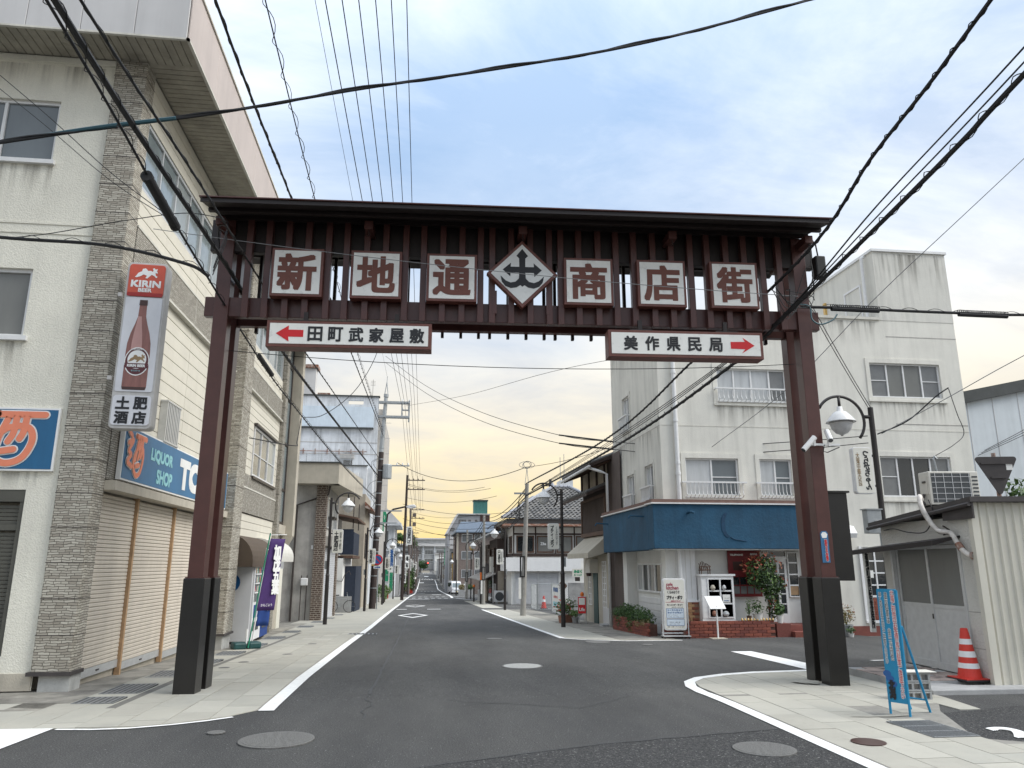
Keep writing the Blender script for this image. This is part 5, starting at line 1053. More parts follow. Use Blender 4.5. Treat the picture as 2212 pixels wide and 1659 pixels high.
# blue folding sign
t=thing('parking_notice','tall narrow blue A-frame notice with red and black characters on the pavement','sign',(5.18,8.05,0),R_(-62),local=True); t.scale=(.92,1,1); P=PL((0,0,0),(1,0,0))
m=MB(); m.pb(P,-.115,.105,.13,1.31,-.012,.012); part(m,'board','sign_cyan',t)
m=MB(); 
for s in (-.115,.115): m.tube([(s,0,0),(s,0,1.30)],.014,6)
for s in (-.115,.115): m.tube([(s,.03,.92),(s,.42,0)],.014,6)
m.tube([(-.115,.36,.14),(.115,.36,.14)],.010,6); part(m,'frame','sign_cyan',t)
letters(t,'北海ご利用のお客様以外の駐車ご遠慮下さい',P,.068,.74,.058,1.125,'white_ink',.016,.008,vert=True,nb=6); letters(t,'北海ご利用のお客様以外の駐車ご遠慮下さい',P,.068,.74,.044,1.11,'red',.0195,0,vert=True)
letters(t,'違反駐車は　金一万円也',P,-.012,.92,.045,.72,'white_ink',.016,.008,vert=True,nb=6); letters(t,'違反駐車は　金一万円也',P,-.012,.92,.037,.715,'ink',.0195,0,vert=True); letters(t,'申し受けますのでご注意ください',P,-.082,.90,.042,.76,'white_ink',.016,.008,vert=True,nb=6); letters(t,'申し受けますのでご注意ください',P,-.082,.90,.034,.755,'ink',.0195,0,vert=True)
m=MB(); 
for k in range(3): m.prism(P,[(-.10+.03*k+.05*math.cos(q),.42-.05*k+.035*math.sin(q)) for q in (6.28*j/10 for j in range(10))],.012,.014+.001*k)
part(m,'wave_picture','sign_navy',t); letters(t,'北海',P,-.055,.26,.085,.20,'ink',.018,.006,vert=True,nb=6)
t=thing('block_stack','three grey hollow concrete blocks stacked behind the blue notice','block stack',(5.98,8.95,0),R_(-4),local=True)
for k in range(3):
    m=MB(); z=k*.105; m.box(-.17,.17,-.06,.06,z,z+.018); m.box(-.17,.17,-.06,.06,z+.082,z+.10)
    for x in (-.17,-.065,.04,.145): m.box(x,x+.025,-.06,.06,z+.018,z+.082)
    part(m,'block','block',t)
m=MB(); m.box(-.16,.16,-.01,.01,.0,.30); part(m,'web','conc_old',t); m=MB(); m.box(-.18,.24,-.09,.13,.318,.325); part(m,'top_paper','awning_white',t)
# back of the give-way sign and its post
t=thing('road_sign','back of a triangular road sign on a rusty post beside the shed','road sign',(10.44,12.5,gz(12.5)),R_(-12),local=True)
m=MB(); m.cyl((0,0,0),(0,0,3.62),.038,.038,8); part(m,'post','rust',t); P=PL((0,-.05,3.28),(1,0,0)); A=[]
for cx,cz,a0 in ((-.31,.22,90),(0,-.37,210),(.31,.22,330)):
    A+=[(cx+.045*math.cos(R_(a0+120*k/4)),cz+.045*math.sin(R_(a0+120*k/4))) for k in range(5)]
m=MB(); m.prism(P,A,-.01,.01); part(m,'plate','shed_trim',t); m=MB(); m.pb(P,-.28,.28,.13,.16,.01,.03); m.pb(P,-.13,.13,-.13,-.10,.01,.03); part(m,'rail','shed_trim',t); m=MB(); m.pb(P,.16,.27,.02,.13,.011,.013); part(m,'sticker','sign_face',t)
# wire stand-pipe behind the shed
t=thing('service_mast','thin grey service mast with looped wires beside the shed roof','mast',(8.95,12.0,gz(12)),local=True); m=MB(); m.tube([(.10,0,0),(.08,0,2.2),(-.08,0,3.40),(-.06,0,3.44),(-.02,0,3.40)],.022,6); part(m,'pipe','steel',t)
t=thing('electric_meter','grey electricity meter box on the black lamp post','meter',(8.18,12.9,2.12),local=True); m=MB(); m.box(-.14,.14,-.08,.08,0,.42); part(m,'case','steel',t,bev=.01); m=MB(); m.box(-.16,.16,-.10,.10,.42,.44); part(m,'lid','steel',t); m=MB(); m.lathe((.02,-.10,.10),[(.02,0),(.035,.04),(.02,.09),(.03,.13)],8); part(m,'insulator','white_plain',t)
m=MB(); m.box(7.42,7.50,12.05,12.10,.5,1.86); o=solo(m,'office_notice','sign_face','narrow white strip sign with black characters on the far corner of the shed','sign'); P=PL((7.46,12.05,1.18),(1,0,0)); g=MB(); letters(o,'新地町商店街事務所',P,0,0,.065,1.25,'ink',.002,.004,vert=True,nb=5,mb=g); me=g.mesh(V(o.location)); me.materials.append(MT['ink']); link('lettering',me,o)
# a shrub beyond the shed and the pale tin building
rnd=random.Random(5)
t=thing('garden_tree','leafy green tree showing over the shed roof','tree',(17.6,19.0,-.3)); m=MB(); m.tube([(17.6,19,-.3),(17.65,19,1.5),(17.5,19.1,2.6),(17.4,19,3.4)],.09,6); m.tube([(17.6,19,1.6),(18.2,19.2,3.0)],.05,5); part(m,'trunk','bark',t); bl=[((17.3,18.8,3.4),(.8,.7,.6)),((18.2,18.9,3.5),(.9,.8,.6)),((17.7,19,2.7),(1.1,.9,.7)),((16.7,18.9,3.0),(.7,.6,.5)),((19.0,19,3.3),(.8,.7,.6)),((16.3,18.9,3.6),(.35,.3,.3))]
crown(t,'crown',rnd,bl,2600,.10,'leaf_mid',.35); crown(t,'inner_leaves',rnd,bl,1000,.11,'leaf_dark',.1)
t=thing('tin_warehouse','pale blue-grey metal-clad warehouse with a dark roof edge','building',(24,27,-.4)); 
m=MB(); m.add([(20.6,26,-.6),(34,26,-.6),(34,26,10.5),(20.6,26,7.7),(20.6,38,-.6),(34,38,-.6),(34,38,10.5),(20.6,38,7.7)],[(0,1,2,3),(4,0,3,7),(3,2,6,7),(1,5,6,2)]); part(m,'wall','tin_white',t); m=MB(); m.add([(20.4,25.8,7.55),(34.2,25.8,10.45),(34.2,38,10.45),(20.4,38,7.55),(20.4,25.8,8.0),(34.2,25.8,10.9),(34.2,38,10.9),(20.4,38,8.0)],[(0,1,5,4),(4,5,6,7),(3,0,4,7),(0,3,2,1)]); part(m,'roof','roof_dk',t)
for k in range(12): m=MB(); x=20.9+k*1.1; m.box(x,x+.02,25.985,26.0,-.5,7.7+(x-20.6)*.209); part(m,'seam','fascia_grey',t)
# ------------------------------------------------------------------ street lamps
def lamp(x,y,side,lab,txt,sub='',mat='lit_sign',mirror=False,detail=True,signz=2.95,back=False):
    """side +1: the arm reaches towards +X"""
    z=gz(y); t=thing('street_lamp',lab,'street lamp',(x,y,z),group=None,local=True); s=side
    m=MB(); m.cyl((0,0,0),(0,0,1.72),.075,.07,12); m.cyl((0,0,1.72),(0,0,1.78),.085,.06,12); m.cyl((0,0,1.78),(0,0,4.54),.055,.05,12); part(m,'pole','lamp_black',t,smooth=False)
    cx=s*.62; cz=4.27; r=.47
    arc=[(cx-s*r*math.cos(R_(a)),0,cz+r*math.sin(R_(a))) for a in range(-42,151,8)]
    m=MB(); m.tube(arc,.028,7); m.tube([(0,0,4.36),(s*.17,0,4.36)],.035,7); m.tube([(cx,0,cz+r),(cx,0,cz+.24)],.028,7); part(m,'arm','lamp_black',t,smooth=True)
    m=MB(); m.lathe((cx,0,cz-.03),[(.05,.30),(.055,.22),(.12,.19),(.20,.10),(.26,.02),(.27,.0),(.25,.005)][::-1],20); part(m,'shade','lamp_shade',t,smooth=True); m=MB(); m.lathe((cx,0,cz-.03),[(.02,-.255),(.03,-.235),(.11,-.20),(.175,-.12),(.205,-.03),(.205,.0)],20); part(m,'globe','lamp_globe',t,smooth=True)
    if txt:
        P=PL((s*.30,-.055,signz),(1,0,0)); m=MB(); m.prism(P,rr(-.19,.19,-.43,.43,.05,3),-.11,.0); b=part(m,'sign_box','alu_w',t,bev=.006); m=MB(); m.prism(P,rr(-.175,.175,-.415,.415,.045,3),.0,.004); part(m,'sign_face',mat,b)
        if detail:
            letters(b,txt,P,(-.05 if not mirror else .06),.0,.17 if len(txt)<6 else .12,.72,'ink',.006,.006,vert=True,mirror=mirror,nb=6)
            if sub: letters(b,sub,P,(.105 if not mirror else -.10),.02,.075,.62,'ink_grey' if not mirror else 'gold',.006,.001,vert=True,mirror=mirror,nb=4)
        for q in (.28,-.28): m=MB(); m.box(min(0,s*.13),max(0,s*.13),-.02,.02,signz+q-.02,signz+q+.02); part(m,'sign_bracket','lamp_black',t)
        m=MB(); m.box(-s*.06-.07,-s*.06+.07,.04,.14,1.95,2.25); part(m,'switch_box','steel',t)
    return t
lamp(-3.23,29.0,1,'black lamp post with a white sign box, before the grey rendered house','土肥酒店','和洋酒・米・燃料品')
lamp(-2.79,43.8,1,'black lamp post with a shopping sign box beside the black fence','新地商店街','お買い物は')
lamp(-2.44,58.1,1,'black lamp post near the thick utility pole and clipped shrubs','坂本眼科','小林診療所'); lamp(-2.31,81,1,'black lamp post at the corner in front of the eye clinic signs','服部薬局','おくすり')
lamp(4.88,25.6,-1,'black lamp post on the pavement beside the wooden house','プティ・ポワ','くるみはうす'); lamp(5.06,44.2,-1,'black lamp post in front of the corner house with shutters','円満寺','山田呉服店前'); 
lamp(8.45,13.0,-1,'black lamp post behind the shed, its sign box seen from the back','つらがちゃん','大衆中華の店',mirror=True,signz=3.34)
lamp(4.85,58.3,-1,'black lamp post with an orange band by the old dark house','おきたや','和菓子')
for i,(x,y,s) in enumerate(((-1.95,104,1),(-1.85,126,1),(-1.5,150,1),(-1.2,178,1))): 
    q=lamp(x,y,s,'far black lamp post on the shop side of the narrowing street','商店街','',detail=False); q['group']='far street lamps on the shop side'
t=lamp(5.2,101,-1,'distant lamp post near the parked white van','','')
# the lamp with a round yellow globe and ring
t=thing('ring_lamp','concrete-side lamp with a yellow globe inside an open ring','street lamp',(5.55,79,gz(79)),local=True)
m=MB(); m.tube([(.62+ -.62*1,0,0),(0,0,4.6)],.06,8); part(m,'pole','lamp_black',t); m=MB(); m.tube([(.1+.68*math.cos(R_(a)),0,5.1+.68*math.sin(R_(a))) for a in range(-80,215,10)],.04,7); m.tube([(.22,0,4.43),(.1,0,4.44),(.1,0,4.85)],.05,7); part(m,'ring','lamp_black',t); m=MB(); m.lathe((.08,0,5.08),[(.02,-.29),(.15,-.25),(.25,-.15),(.29,0),(.25,.15),(.15,.25),(.02,.29)],18); part(m,'globe','globe_yellow',t,smooth=True)
# ------------------------------------------------------------------ utility poles
def arm(m,p,dx,z,y=0,h=.05): m.box(min(0,dx),max(0,dx),y-.04,y+.04,z-h,z+h)
def insul(t,x,y,z,h=.16):
    m=MB(); m.lathe((x,y,z),[(.02,0),(.05,.03),(.03,.06),(.05,.09),(.03,h)],7); part(m,'insulator','white_plain',t)
t=thing('utility_pole','thick brown utility pole with crossarms and a transformer on the left pavement','utility pole',(-2.62,48.3,gz(48.3)),local=True)
m=MB(); m.cyl((0,0,0),(.18,0,9.6),.21,.16,14); part(m,'lower_pole','pole_brown',t); m=MB(); m.cyl((.18,0,9.6),(.34,0,13.2),.15,.12,12); m.cyl((.34,0,13.2),(.35,0,13.4),.16,.16,12); part(m,'upper_pole','steel',t); m=MB(); m.tube([(.25,0,13.4),(.36,0,14.2)],.03,5); m.tube([(.46,0,13.4),(.36,0,14.2)],.03,5); m.tube([(.36,0,14.2),(.38,0,14.6)],.02,5); part(m,'top_spike','steel',t)
for z in (12.85,11.9):
    m=MB(); m.box(-.1,1.9,-.22,-.14,z-.06,z+.06); m.box(-.1,1.9,.14,.22,z-.06,z+.06); part(m,'crossarm','steel',t)
m=MB(); m.box(1.80,1.90,-.1,.1,11.6,13.0); m.box(1.35,1.42,-.08,.08,11.9,12.85); m.box(1.35,1.9,-.06,.06,12.33,12.41); part(m,'end_frame','steel',t)
for x in (1.42,1.86):
    for z in (11.9,12.4,12.95): insul(t,x,0,z-.05,.2)
m=MB(); m.lathe((.60,-.1,7.9),[(.28,0),(.29,.06),(.29,.85),(.26,.9),(.1,.93)],14); part(m,'transformer','steel',t); m=MB(); m.box(.2,.6,-.06,.06,8.05,8.15); m.box(.2,.6,-.06,.06,8.5,8.6); part(m,'transformer_bracket','steel',t)
for z,dx in ((8.75,2.0),(5.9,1.6),(5.15,1.3)): m=MB(); m.box(.1,dx,-.04,.04,z-.04,z+.04); part(m,'side_arm','steel',t)
for x,z in ((1.2,8.75),(1.55,8.75),(1.9,8.75)): insul(t,x,0,z+.03)
for k in range(15):
    z=1.2+k*.72; 
    if z<12: m=MB(); m.cyl((.02*z,0,z),(.02*z,0,z+.05),.225-.006*z,.225-.006*z,14); part(m,'band','steel',t)
for k in range(14): m=MB(); z=5.5+k*.5; m.tube([(.02*z-.32 if k%2 else .02*z+.1,0,z),(.02*z+(.02 if k%2 else .5),0,z)],.012,4); part(m,'step_bolt','steel',t)
m=MB(); m.box(-.12,.06,-.345,-.335,2.55,2.75); part(m,'warning_plate','globe_yellow',t)
m=MB(); rnd=random.Random(17)
for k in range(9):
    zz=rnd.uniform(4.8,9.4); m.tube(catmull([(.05,-.2,zz),(rnd.uniform(-.5,.0),-.3,zz-.3),(rnd.uniform(-.6,.1),-.32,zz-.9),(.05,-.25,zz-1.3)],5),.014,4)
part(m,'loose_leads','cable',t,kind='stuff')
t=thing('no_parking_sign','round blue and red no-parking sign on a post beside the utility pole','road sign',(-2.30,47.4,gz(47.4)),local=True)
m=MB(); m.cyl((0,0,0),(0,0,3.0),.035,.035,8); part(m,'post','steel',t); P=PL((-.05,-.05,2.88),(1,0,0)); ci=lambda r,n=28:[(r*math.cos(6.2832*k/n),r*math.sin(6.2832*k/n)) for k in range(n)]
m=MB(); m.prism(P,ci(.31),-.01,0); part(m,'rim','red',t); m=MB(); m.prism(P,ci(.235),.0,.004); part(m,'disc','sign_navy',t); m=MB(); m.prism(P,[(-.19,.15),(-.15,.19),(.19,-.15),(.15,-.19)],.004,.008); part(m,'bar','red',t); m=MB(); m.pb(P,-.22,.22,-.52,-.36,-.01,.0); part(m,'plate','sign_face',t); letters(t,'24時間',P,0,-.44,.36,.10,'sign_navy',.003,.006,nb=5)
def pole(x,y,h,r,mat,lab,arms=(),lean=0,guard=False,name='utility_pole'):
    t=thing(name,lab,'utility pole',(x,y,gz(y)),local=True); m=MB(); m.cyl((0,0,0),(lean,0,h),r,r*.68,12); part(m,'shaft',mat,t)
    for z,x0,x1 in arms:
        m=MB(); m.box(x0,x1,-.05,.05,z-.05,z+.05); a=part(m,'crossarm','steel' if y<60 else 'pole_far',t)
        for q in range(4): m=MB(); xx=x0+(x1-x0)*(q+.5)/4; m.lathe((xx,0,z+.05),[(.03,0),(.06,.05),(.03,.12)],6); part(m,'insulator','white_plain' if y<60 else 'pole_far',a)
    if guard:
        m=MB(); 
        for k in range(4): a=k*1.57+.5; m.box(r*1.08*math.cos(a)-.02,r*1.08*math.cos(a)+.02,r*1.08*math.sin(a)-.02,r*1.08*math.sin(a)+.02,1.75,2.65)
        m.cyl((0,0,1.72),(0,0,1.78),r*1.12,r*1.12,12); m.cyl((0,0,2.62),(0,0,2.68),r*1.12,r*1.12,12); part(m,'guard','rubber',t)
        m=MB(); m.box(-r*.9-.09,-r*.9+.03,-r*.75-.012,-r*.75,.75,1.7); part(m,'notice','sign_face',t)
    return t
t=pole(4.92,35.7,6.05,.135,'pole_conc','pale concrete pole with a black guard on the pavement before the corner house',lean=.22,guard=True)
m=MB(); m.tube([(.12,0,6.0),(.22,0,6.8)],.015,5); m.tube([(.30,0,6.0),(.22,0,6.8)],.015,5); part(m,'top_spike','steel',t); m=MB(); m.box(-.4,.4,-.04,.04,5.55,5.63); part(m,'side_arm','steel',t)
m=MB()
for k in range(6): a=k*1.05; m.tube([(.22+.38*math.cos(a)*math.sin(R_(q)),.2*math.sin(a),6.8+.16*(1-math.cos(R_(q)))) for q in range(0,361,30)],.012,4)
part(m,'wire_loops','wire_light',t,kind='stuff'); m=MB()
for k in range(5): m.tube(catmull([(.1,-.15,5.7-k*.15),(-.2-.03*k,-.2,5.3-k*.15),(-.15,-.2,4.8-k*.1),(-.45-.06*k,-.25,4.3-.1*k)],5),.018,4)
part(m,'cable_tails','cable',t,kind='stuff')
pole(4.92,56.8,6.4,.135,'pole_conc','weathered concrete pole by the old dark house',guard=True); pole(5.18,80,6.95,.14,'pole_conc','slender concrete pole beside the yellow globe lamp',guard=True)
t=pole(-1.30,75,11.9,.16,'pole_brown','brown utility pole with two crossarms beyond the shrubs',arms=((11.4,.1,1.9),(10.5,.1,1.9)),lean=.15); m=MB(); m.tube([(.1,0,11.9),(.15,0,13)],.02,4); part(m,'top_spike','pole_far',t)
t=pole(-1.05,110,12.2,.2,'pole_far','far utility pole with a frame crossarm at the street bend',arms=((11.8,.0,2.0),(10.6,.0,2.0))); m=MB(); m.box(.3,.8,-.2,.2,10.8,11.3); m.box(.3,.8,-.2,.2,9.5,10.0); part(m,'transformer','pole_far',t)
for i,(x,y,h) in enumerate(((-.9,140,11),(-.5,172,11),(-.1,205,11),(.2,240,11),(.6,285,11),(6.2,125,9),(6.6,150,9),(7.4,185,10),(8.0,225,10),(8.4,262,10),(9,310,10))):
    q=pole(x,y,h,.2,'pole_far','far brown utility pole with crossarms along the rising street',arms=((h-.5,-1.0,1.2),(h-1.4,-.9,1.1))); q['group']='far utility poles along the street'
# overhanging road light on pole
t=thing('road_light','pale cobra-head road light on a curved dark arm','street lamp',(-2.5,62,gz(62)),local=True)
m=MB(); m.tube([(0,0,0),(0,0,6.0),(.06,0,6.9),(.5,0,7.3),(1.6,0,7.55)],.07,8); part(m,'arm','lamp_black',t); m=MB(); m.lathe((0,0,0),[(.001,0),(.2,.0)],6); m=MB(); m.prism(PL((1.5,-.18,7.5),(1,0,0)),[(0,.0),(.25,-.12),(.75,-.10),(.85,.05),(.7,.20),(.2,.15)],-.36,0); part(m,'head','lamp_shade',t,bev=.05)
# ------------------------------------------------------------------ left side beyond the store
def vending(x,y,lab,w,h,col,rz):
    z=gz(y)+.03; t=thing('vending_machine',lab,'vending machine',(x,y,z),rz,local=True)   # front faces local -y
    m=MB(); m.box(-w/2,w/2,0,.72,.05,h); part(m,'cabinet',col,t,bev=.012); P=PL((0,0,0),(1,0,0))
    m=MB(); m.pb(P,-w/2+.02,w/2-.02,.06,h-.02,.0,.05); part(m,'door',col,t,bev=.01); m=MB(); m.pb(P,-w/2+.07,w/2-.22,.95,h-.12,.05,.056); part(m,'display_window','vend_glass',t)
    for r in range(3):
        m=MB(); m.pb(P,-w/2+.07,w/2-.22,1.15+r*.22,1.175+r*.22,.056,.075); part(m,'button_rail','alu_w',t)
        for k in range(7): m=MB(); xx=-w/2+.13+k*(w-.38)/7; m.cyl(P.p(xx,1.19+r*.22,.03),P.p(xx,1.32+r*.22,.03),.03,.03,8); part(m,'can',('red','sign_navy','vend_yel','white_plain','sign_green','wood_br','orange')[(k+r)%7],t)
    m=MB(); m.pb(P,w/2-.18,w/2-.08,1.0,1.3,.05,.065); part(m,'coin_panel','ac_grille',t); m=MB(); m.pb(P,-w/2+.15,w/2-.3,.28,.48,.05,.06); part(m,'delivery_flap','ac_grille',t); m=MB(); m.pb(P,-w/2+.12,w/2-.35,.58,.88,.05,.055); part(m,'poster','flag_blue',t)
    m=MB(); m.box(-w/2+.03,w/2-.03,.03,.68,0,.05); part(m,'feet','rubber',t); return t
vending(-3.92,19.9,'white drink vending machine under the brown barrel awning',1.1,1.83,'vend_white',R_(90)); m=MB()
vending(-3.98,21.3,'blue drink vending machine next to the white one under the awnings',1.0,1.80,'flag_blue',R_(90))
m=MB(); m.prism(PL((0,19.345,0),(1,0,0)),[(-4.42+.22*math.cos(q),1.15+.22*math.sin(q)) for q in (6.28*k/20 for k in range(20))],.0,.004); solo(m,'round_logo','vend_blue','round blue logo on the side of the white vending machine','logo')
# banners
def banner(x,y,h,fw,fz0,fz1,mat,lab,txt,side,tilt=.0,pmat='flag_green',sub=''):
    t=thing('banner_flag',lab,'banner',(x,y,gz(y)),R_(46),local=True); m=MB(); m.tube([(0,0,.03),(tilt,0,h)],.016,6); part(m,'pole',pmat,t); m=MB(); m.tube([(tilt,0,h-.04),(tilt+side*(fw+.03),0,h-.02)],.008,5); part(m,'crossbar','white_plain',t)
    nx,nz=6,14; m=MB(); vs=[]; 
    for j in range(nz+1):
        for i in range(nx+1):
            u=i/nx; v=j/nz; z=fz0+(fz1-fz0)*v; xx=tilt*z/h+side*(.02+fw*u); yy=.05*math.sin(u*5+v*3)*(1-.6*v)*u-.02; vs.append((xx,yy,z))
    m.add(vs,[(j*(nx+1)+i,j*(nx+1)+i+1,(j+1)*(nx+1)+i+1,(j+1)*(nx+1)+i) for j in range(nz) for i in range(nx)]); f=part(m,'cloth',mat,t,smooth=True); f.modifiers.new('thickness','SOLIDIFY').thickness=.004
    P=PL((0,-.075,0),(1,0,0)); letters(f,txt,P,side*(.02+fw*.55)+tilt*.8,(fz0+fz1)/2+.1,fw*.48,(fz1-fz0)*.70,'white_ink',.0,.012,vert=True,nb=6)
    if sub: letters(f,sub,P,side*(.02+fw*.5)+tilt*.3,fz0+.12,fw*.7,.06,'white_ink',.0)
    return t
banner(-3.60,17.85,2.5,.42,.80,2.38,'flag_purple','purple banner with white brush characters on a green pole by the vending machines','加茂五葉',1,.36,sub='かもごよう'); banner(-3.66,18.5,2.2,.30,.45,2.05,'flag_blue','blue banner half hidden behind the purple one','日本酒生',1,.22,'white_plain')
t=thing('banner_weight','dark green water tank weighing down the banner poles','banner base',(-3.68,18.0,gz(18)),R_(28),local=True); m=MB(); m.box(-.30,-.02,-.16,.16,0,.15); part(m,'tank_half','tank_green',t,bev=.04); m=MB(); m.box(.02,.30,-.16,.16,0,.15); part(m,'tank_half','tank_green',t,bev=.04); m=MB(); m.cyl((0,0,.05),(0,0,.42),.025,.025,8); part(m,'socket','white_plain',t)
# generic house with windows
def house(name,lab,cat,x0,x1,y0,y1,z0,zt,wall,roof=None,group=None):
    t=thing(name,lab,cat,((x0+x1)/2,(y0+y1)/2,z0),group=group); m=MB(); m.box(x0,x1,y0,y1,z0-1,zt); part(m,'wall',wall,t)
    if roof: m=MB(); m.box(x0-.2,x1+.2,y0-.2,y1+.2,zt,zt+.18); part(m,'roof',roof,t)
    return t
# grey rendered house with brick pilasters
h=thing('rendered_house','two-storey grey rendered house with dark brick pilasters and a deep tan parapet','house',(-5,35,-.7)); F=FY(32.5); S=FXp(-3.86)
m=MB(); m.box(-9,-3.88,32.5,38.2,-1.6,5.6); part(m,'wall','conc_old',h); m=MB(); m.box(-5.05,-3.30,31.75,32.49,4.83,5.68); m.add([(-3.30,31.75,4.83),(-2.75,38.0,4.83),(-3.87,38.0,4.83),(-3.87,32.5,4.83),(-3.30,31.75,5.68),(-2.75,38.0,5.68),(-3.87,38.0,5.68),(-3.87,32.5,5.68)],[(0,3,2,1),(4,5,6,7),(0,1,5,4),(1,2,6,5),(2,3,7,6)]); part(m,'parapet','conc_tan',h); m=MB(); m.box(-5.12,-3.24,31.7,38.1,5.682,5.73); m.box(-9,-5.13,32.0,38.2,5.6,5.85); part(m,'parapet_cap','roof_dk',h)
def pil(y0,y1,x0,x1,z1):
    m=MB(); m.box(x0,x1,y0,y1,-1.6,z1); return part(m,'brick_pilaster','brick_dark',h)
pil(32.35,32.75,-4.22,-3.80,4.83); pil(37.4,37.9,-4.1,-3.78,3.0)
m=MB(); m.tube([(-5.0,32.42,-.7),(-5.0,32.42,4.0),(-3.75,32.42,4.45),(-3.7,32.42,4.8)],.045,6); part(m,'drainpipe','bronze',h)
m=MB(); m.tube([(-4.42,32.44,-.6),(-4.42,32.44,1.15)],.02,5); m.tube([(-4.64,32.44,-.6),(-4.64,32.44,1.15)],.02,5); part(m,'meter_pipes','bronze',h); m=MB(); m.box(-4.66,-4.38,32.32,32.48,.75,1.05); part(m,'gas_meter','alu_w',h,bev=.03); m=MB(); m.box(-4.34,-4.26,32.47,32.5,2.2,2.36); part(m,'wall_vent','white_plain',h)
window(h,S,33.2,35.0,3.1,4.4,2,'glass_grey','alu',.06,.04); window(h,S,35.6,37.0,3.1,4.4,2,'glass_grey','alu',.06,.04); m=MB(); m.pb(S,33.0,37.4,2.35,2.75,.0,.3); part(m,'shop_hood','conc_old',h)
m=MB(); m.pb(S,33.0,37.3,-.8,-.7,-.0,.03); q=part(m,'roller_shutter','alu',h); me=bmesh_box('slat',.02,4.2,.075,'shutter_g',.012)
for k in range(36): piece('slat',me,q,(-3.85,35.15,-.66+k*.083))
for a in (33.9,34.6): m=MB(); m.box(-3.84,-3.6,a,a+.25,3.5,3.62); part(m,'lamp_bracket','bronze',h)
# white house with the navy blind
h=thing('white_house','small white house with a navy blind on its balcony','house',(-5,44,-1)); m=MB(); m.box(-8,-3.9,42,47.5,-1.8,2.0); m.box(-8,-4.6,42.01,47.5,2.0,4.3); part(m,'wall','white_wall',h); m=MB(); m.box(-4.6,-3.4,42.0,47,1.92,2.06); part(m,'balcony_floor','wood_br',h); m=MB(); m.box(-4.55,-3.42,42.05,42.12,2.1,3.45); m.box(-3.45,-3.40,42.15,46,2.1,3.3); part(m,'blind','navy',h)
m=MB(); m.add([(-8.2,41.7,4.9),(-3.2,41.7,3.95),(-3.2,48,3.95),(-8.2,48,4.9),(-8.2,41.7,5.0),(-3.2,41.7,4.05),(-3.2,48,4.05),(-8.2,48,5.0)],[(0,3,2,1),(4,5,6,7),(0,1,5,4),(1,2,6,5),(2,3,7,6),(3,0,4,7)]); part(m,'roof','wood_br',h); m=MB(); m.box(-4.2,-3.36,41.9,41.98,-1.2,-.05); part(m,'base_block','conc_grey',h); m=MB(); m.box(-3.88,-3.3,43.2,47.5,-1.8,1.5); part(m,'porch','navy',h); m=MB(); m.tube([(-4.2,41.98,.75),(-3.9,41.9,.72),(-3.75,41.9,1.1),(-3.55,41.9,1.25),(-3.45,41.9,1.05)],.02,5); part(m,'lantern_arm','bronze',h); m=MB(); m.tube([(-3.5,42.5,3.5),(-3.5,42.5,5.9)],.03,5); m.tube([(-3.4,45,3.5),(-3.4,45,5.0)],.03,5); part(m,'roof_pole','bronze',h)
t=thing('bicycle','small bicycle leaning at the foot of the white house','bicycle',(-3.85,41.6,gz(41.6)),R_(8),local=True)
for x in (-.48,.42):
    m=MB(); m.tube([(x+.30*math.cos(q),0,.32+.30*math.sin(q)) for q in (6.283*k/20 for k in range(21))],.016,5); w_=part(m,'wheel','tyre',t); m=MB(); 
    for k in range(6): m.tube([(x,0,.32),(x+.29*math.cos(k*1.047),0,.32+.29*math.sin(k*1.047))],.004,3)
    part(m,'spokes','steel',w_,kind='stuff')
m=MB(); 
for a,b in (((-.48,.32),(-.2,.75)),((-.2,.75),(.3,.7)),((-.1,.3),(.3,.7)),((-.48,.32),(-.1,.3)),((-.1,.3),(-.22,.85)),((.42,.32),(.28,.95))): m.tube([(a[0],0,a[1]),(b[0],0,b[1])],.014,5)
part(m,'frame','steel',t); m=MB(); m.box(-.34,-.12,-.06,.06,.86,.91); part(m,'saddle','rubber',t); m=MB(); m.tube([(.28,-.22,1.0),(.28,.22,1.0)],.013,5); part(m,'handlebar','steel',t)
t=thing('black_fence','low black slatted fence panel beside the pavement','fence',(-3.5,46.6,-1)); 
for k in range(14): m=MB(); y=44.6+k*.3; m.box(-3.52,-3.48,y,y+.24,gz(y)+.1,gz(y)+1.25); part(m,'slat','navy',t)
for y in (44.4,48.7): m=MB(); m.box(-3.6,-3.4,y,y+.2,gz(y),gz(y)+1.75); part(m,'post','navy',t)
m=MB(); m.box(-3.47,-3.46,46.6,47.1,gz(46.6)+.35,gz(46.6)+1.15); part(m,'notice','sign_face',t)
h=house('tan_house','tall tan rendered house behind the white house','house',-9,-3.45,50.5,56,-2,6.1,'plaster_old'); m=MB(); m.add([(-3.45,50.2,5.2),(-2.9,50.2,5.0),(-2.9,56,5.0),(-3.45,56,5.2),(-3.45,50.2,5.6),(-2.9,50.2,5.1),(-2.9,56,5.1),(-3.45,56,5.6)],[(0,1,5,4),(4,5,6,7),(1,2,6,5),(0,3,2,1)]); part(m,'tiled_eave','rust',h); window(h,FXp(-3.45),51.5,54.5,2.0,3.6,3,'glass_grey','bronze',.08,.05)
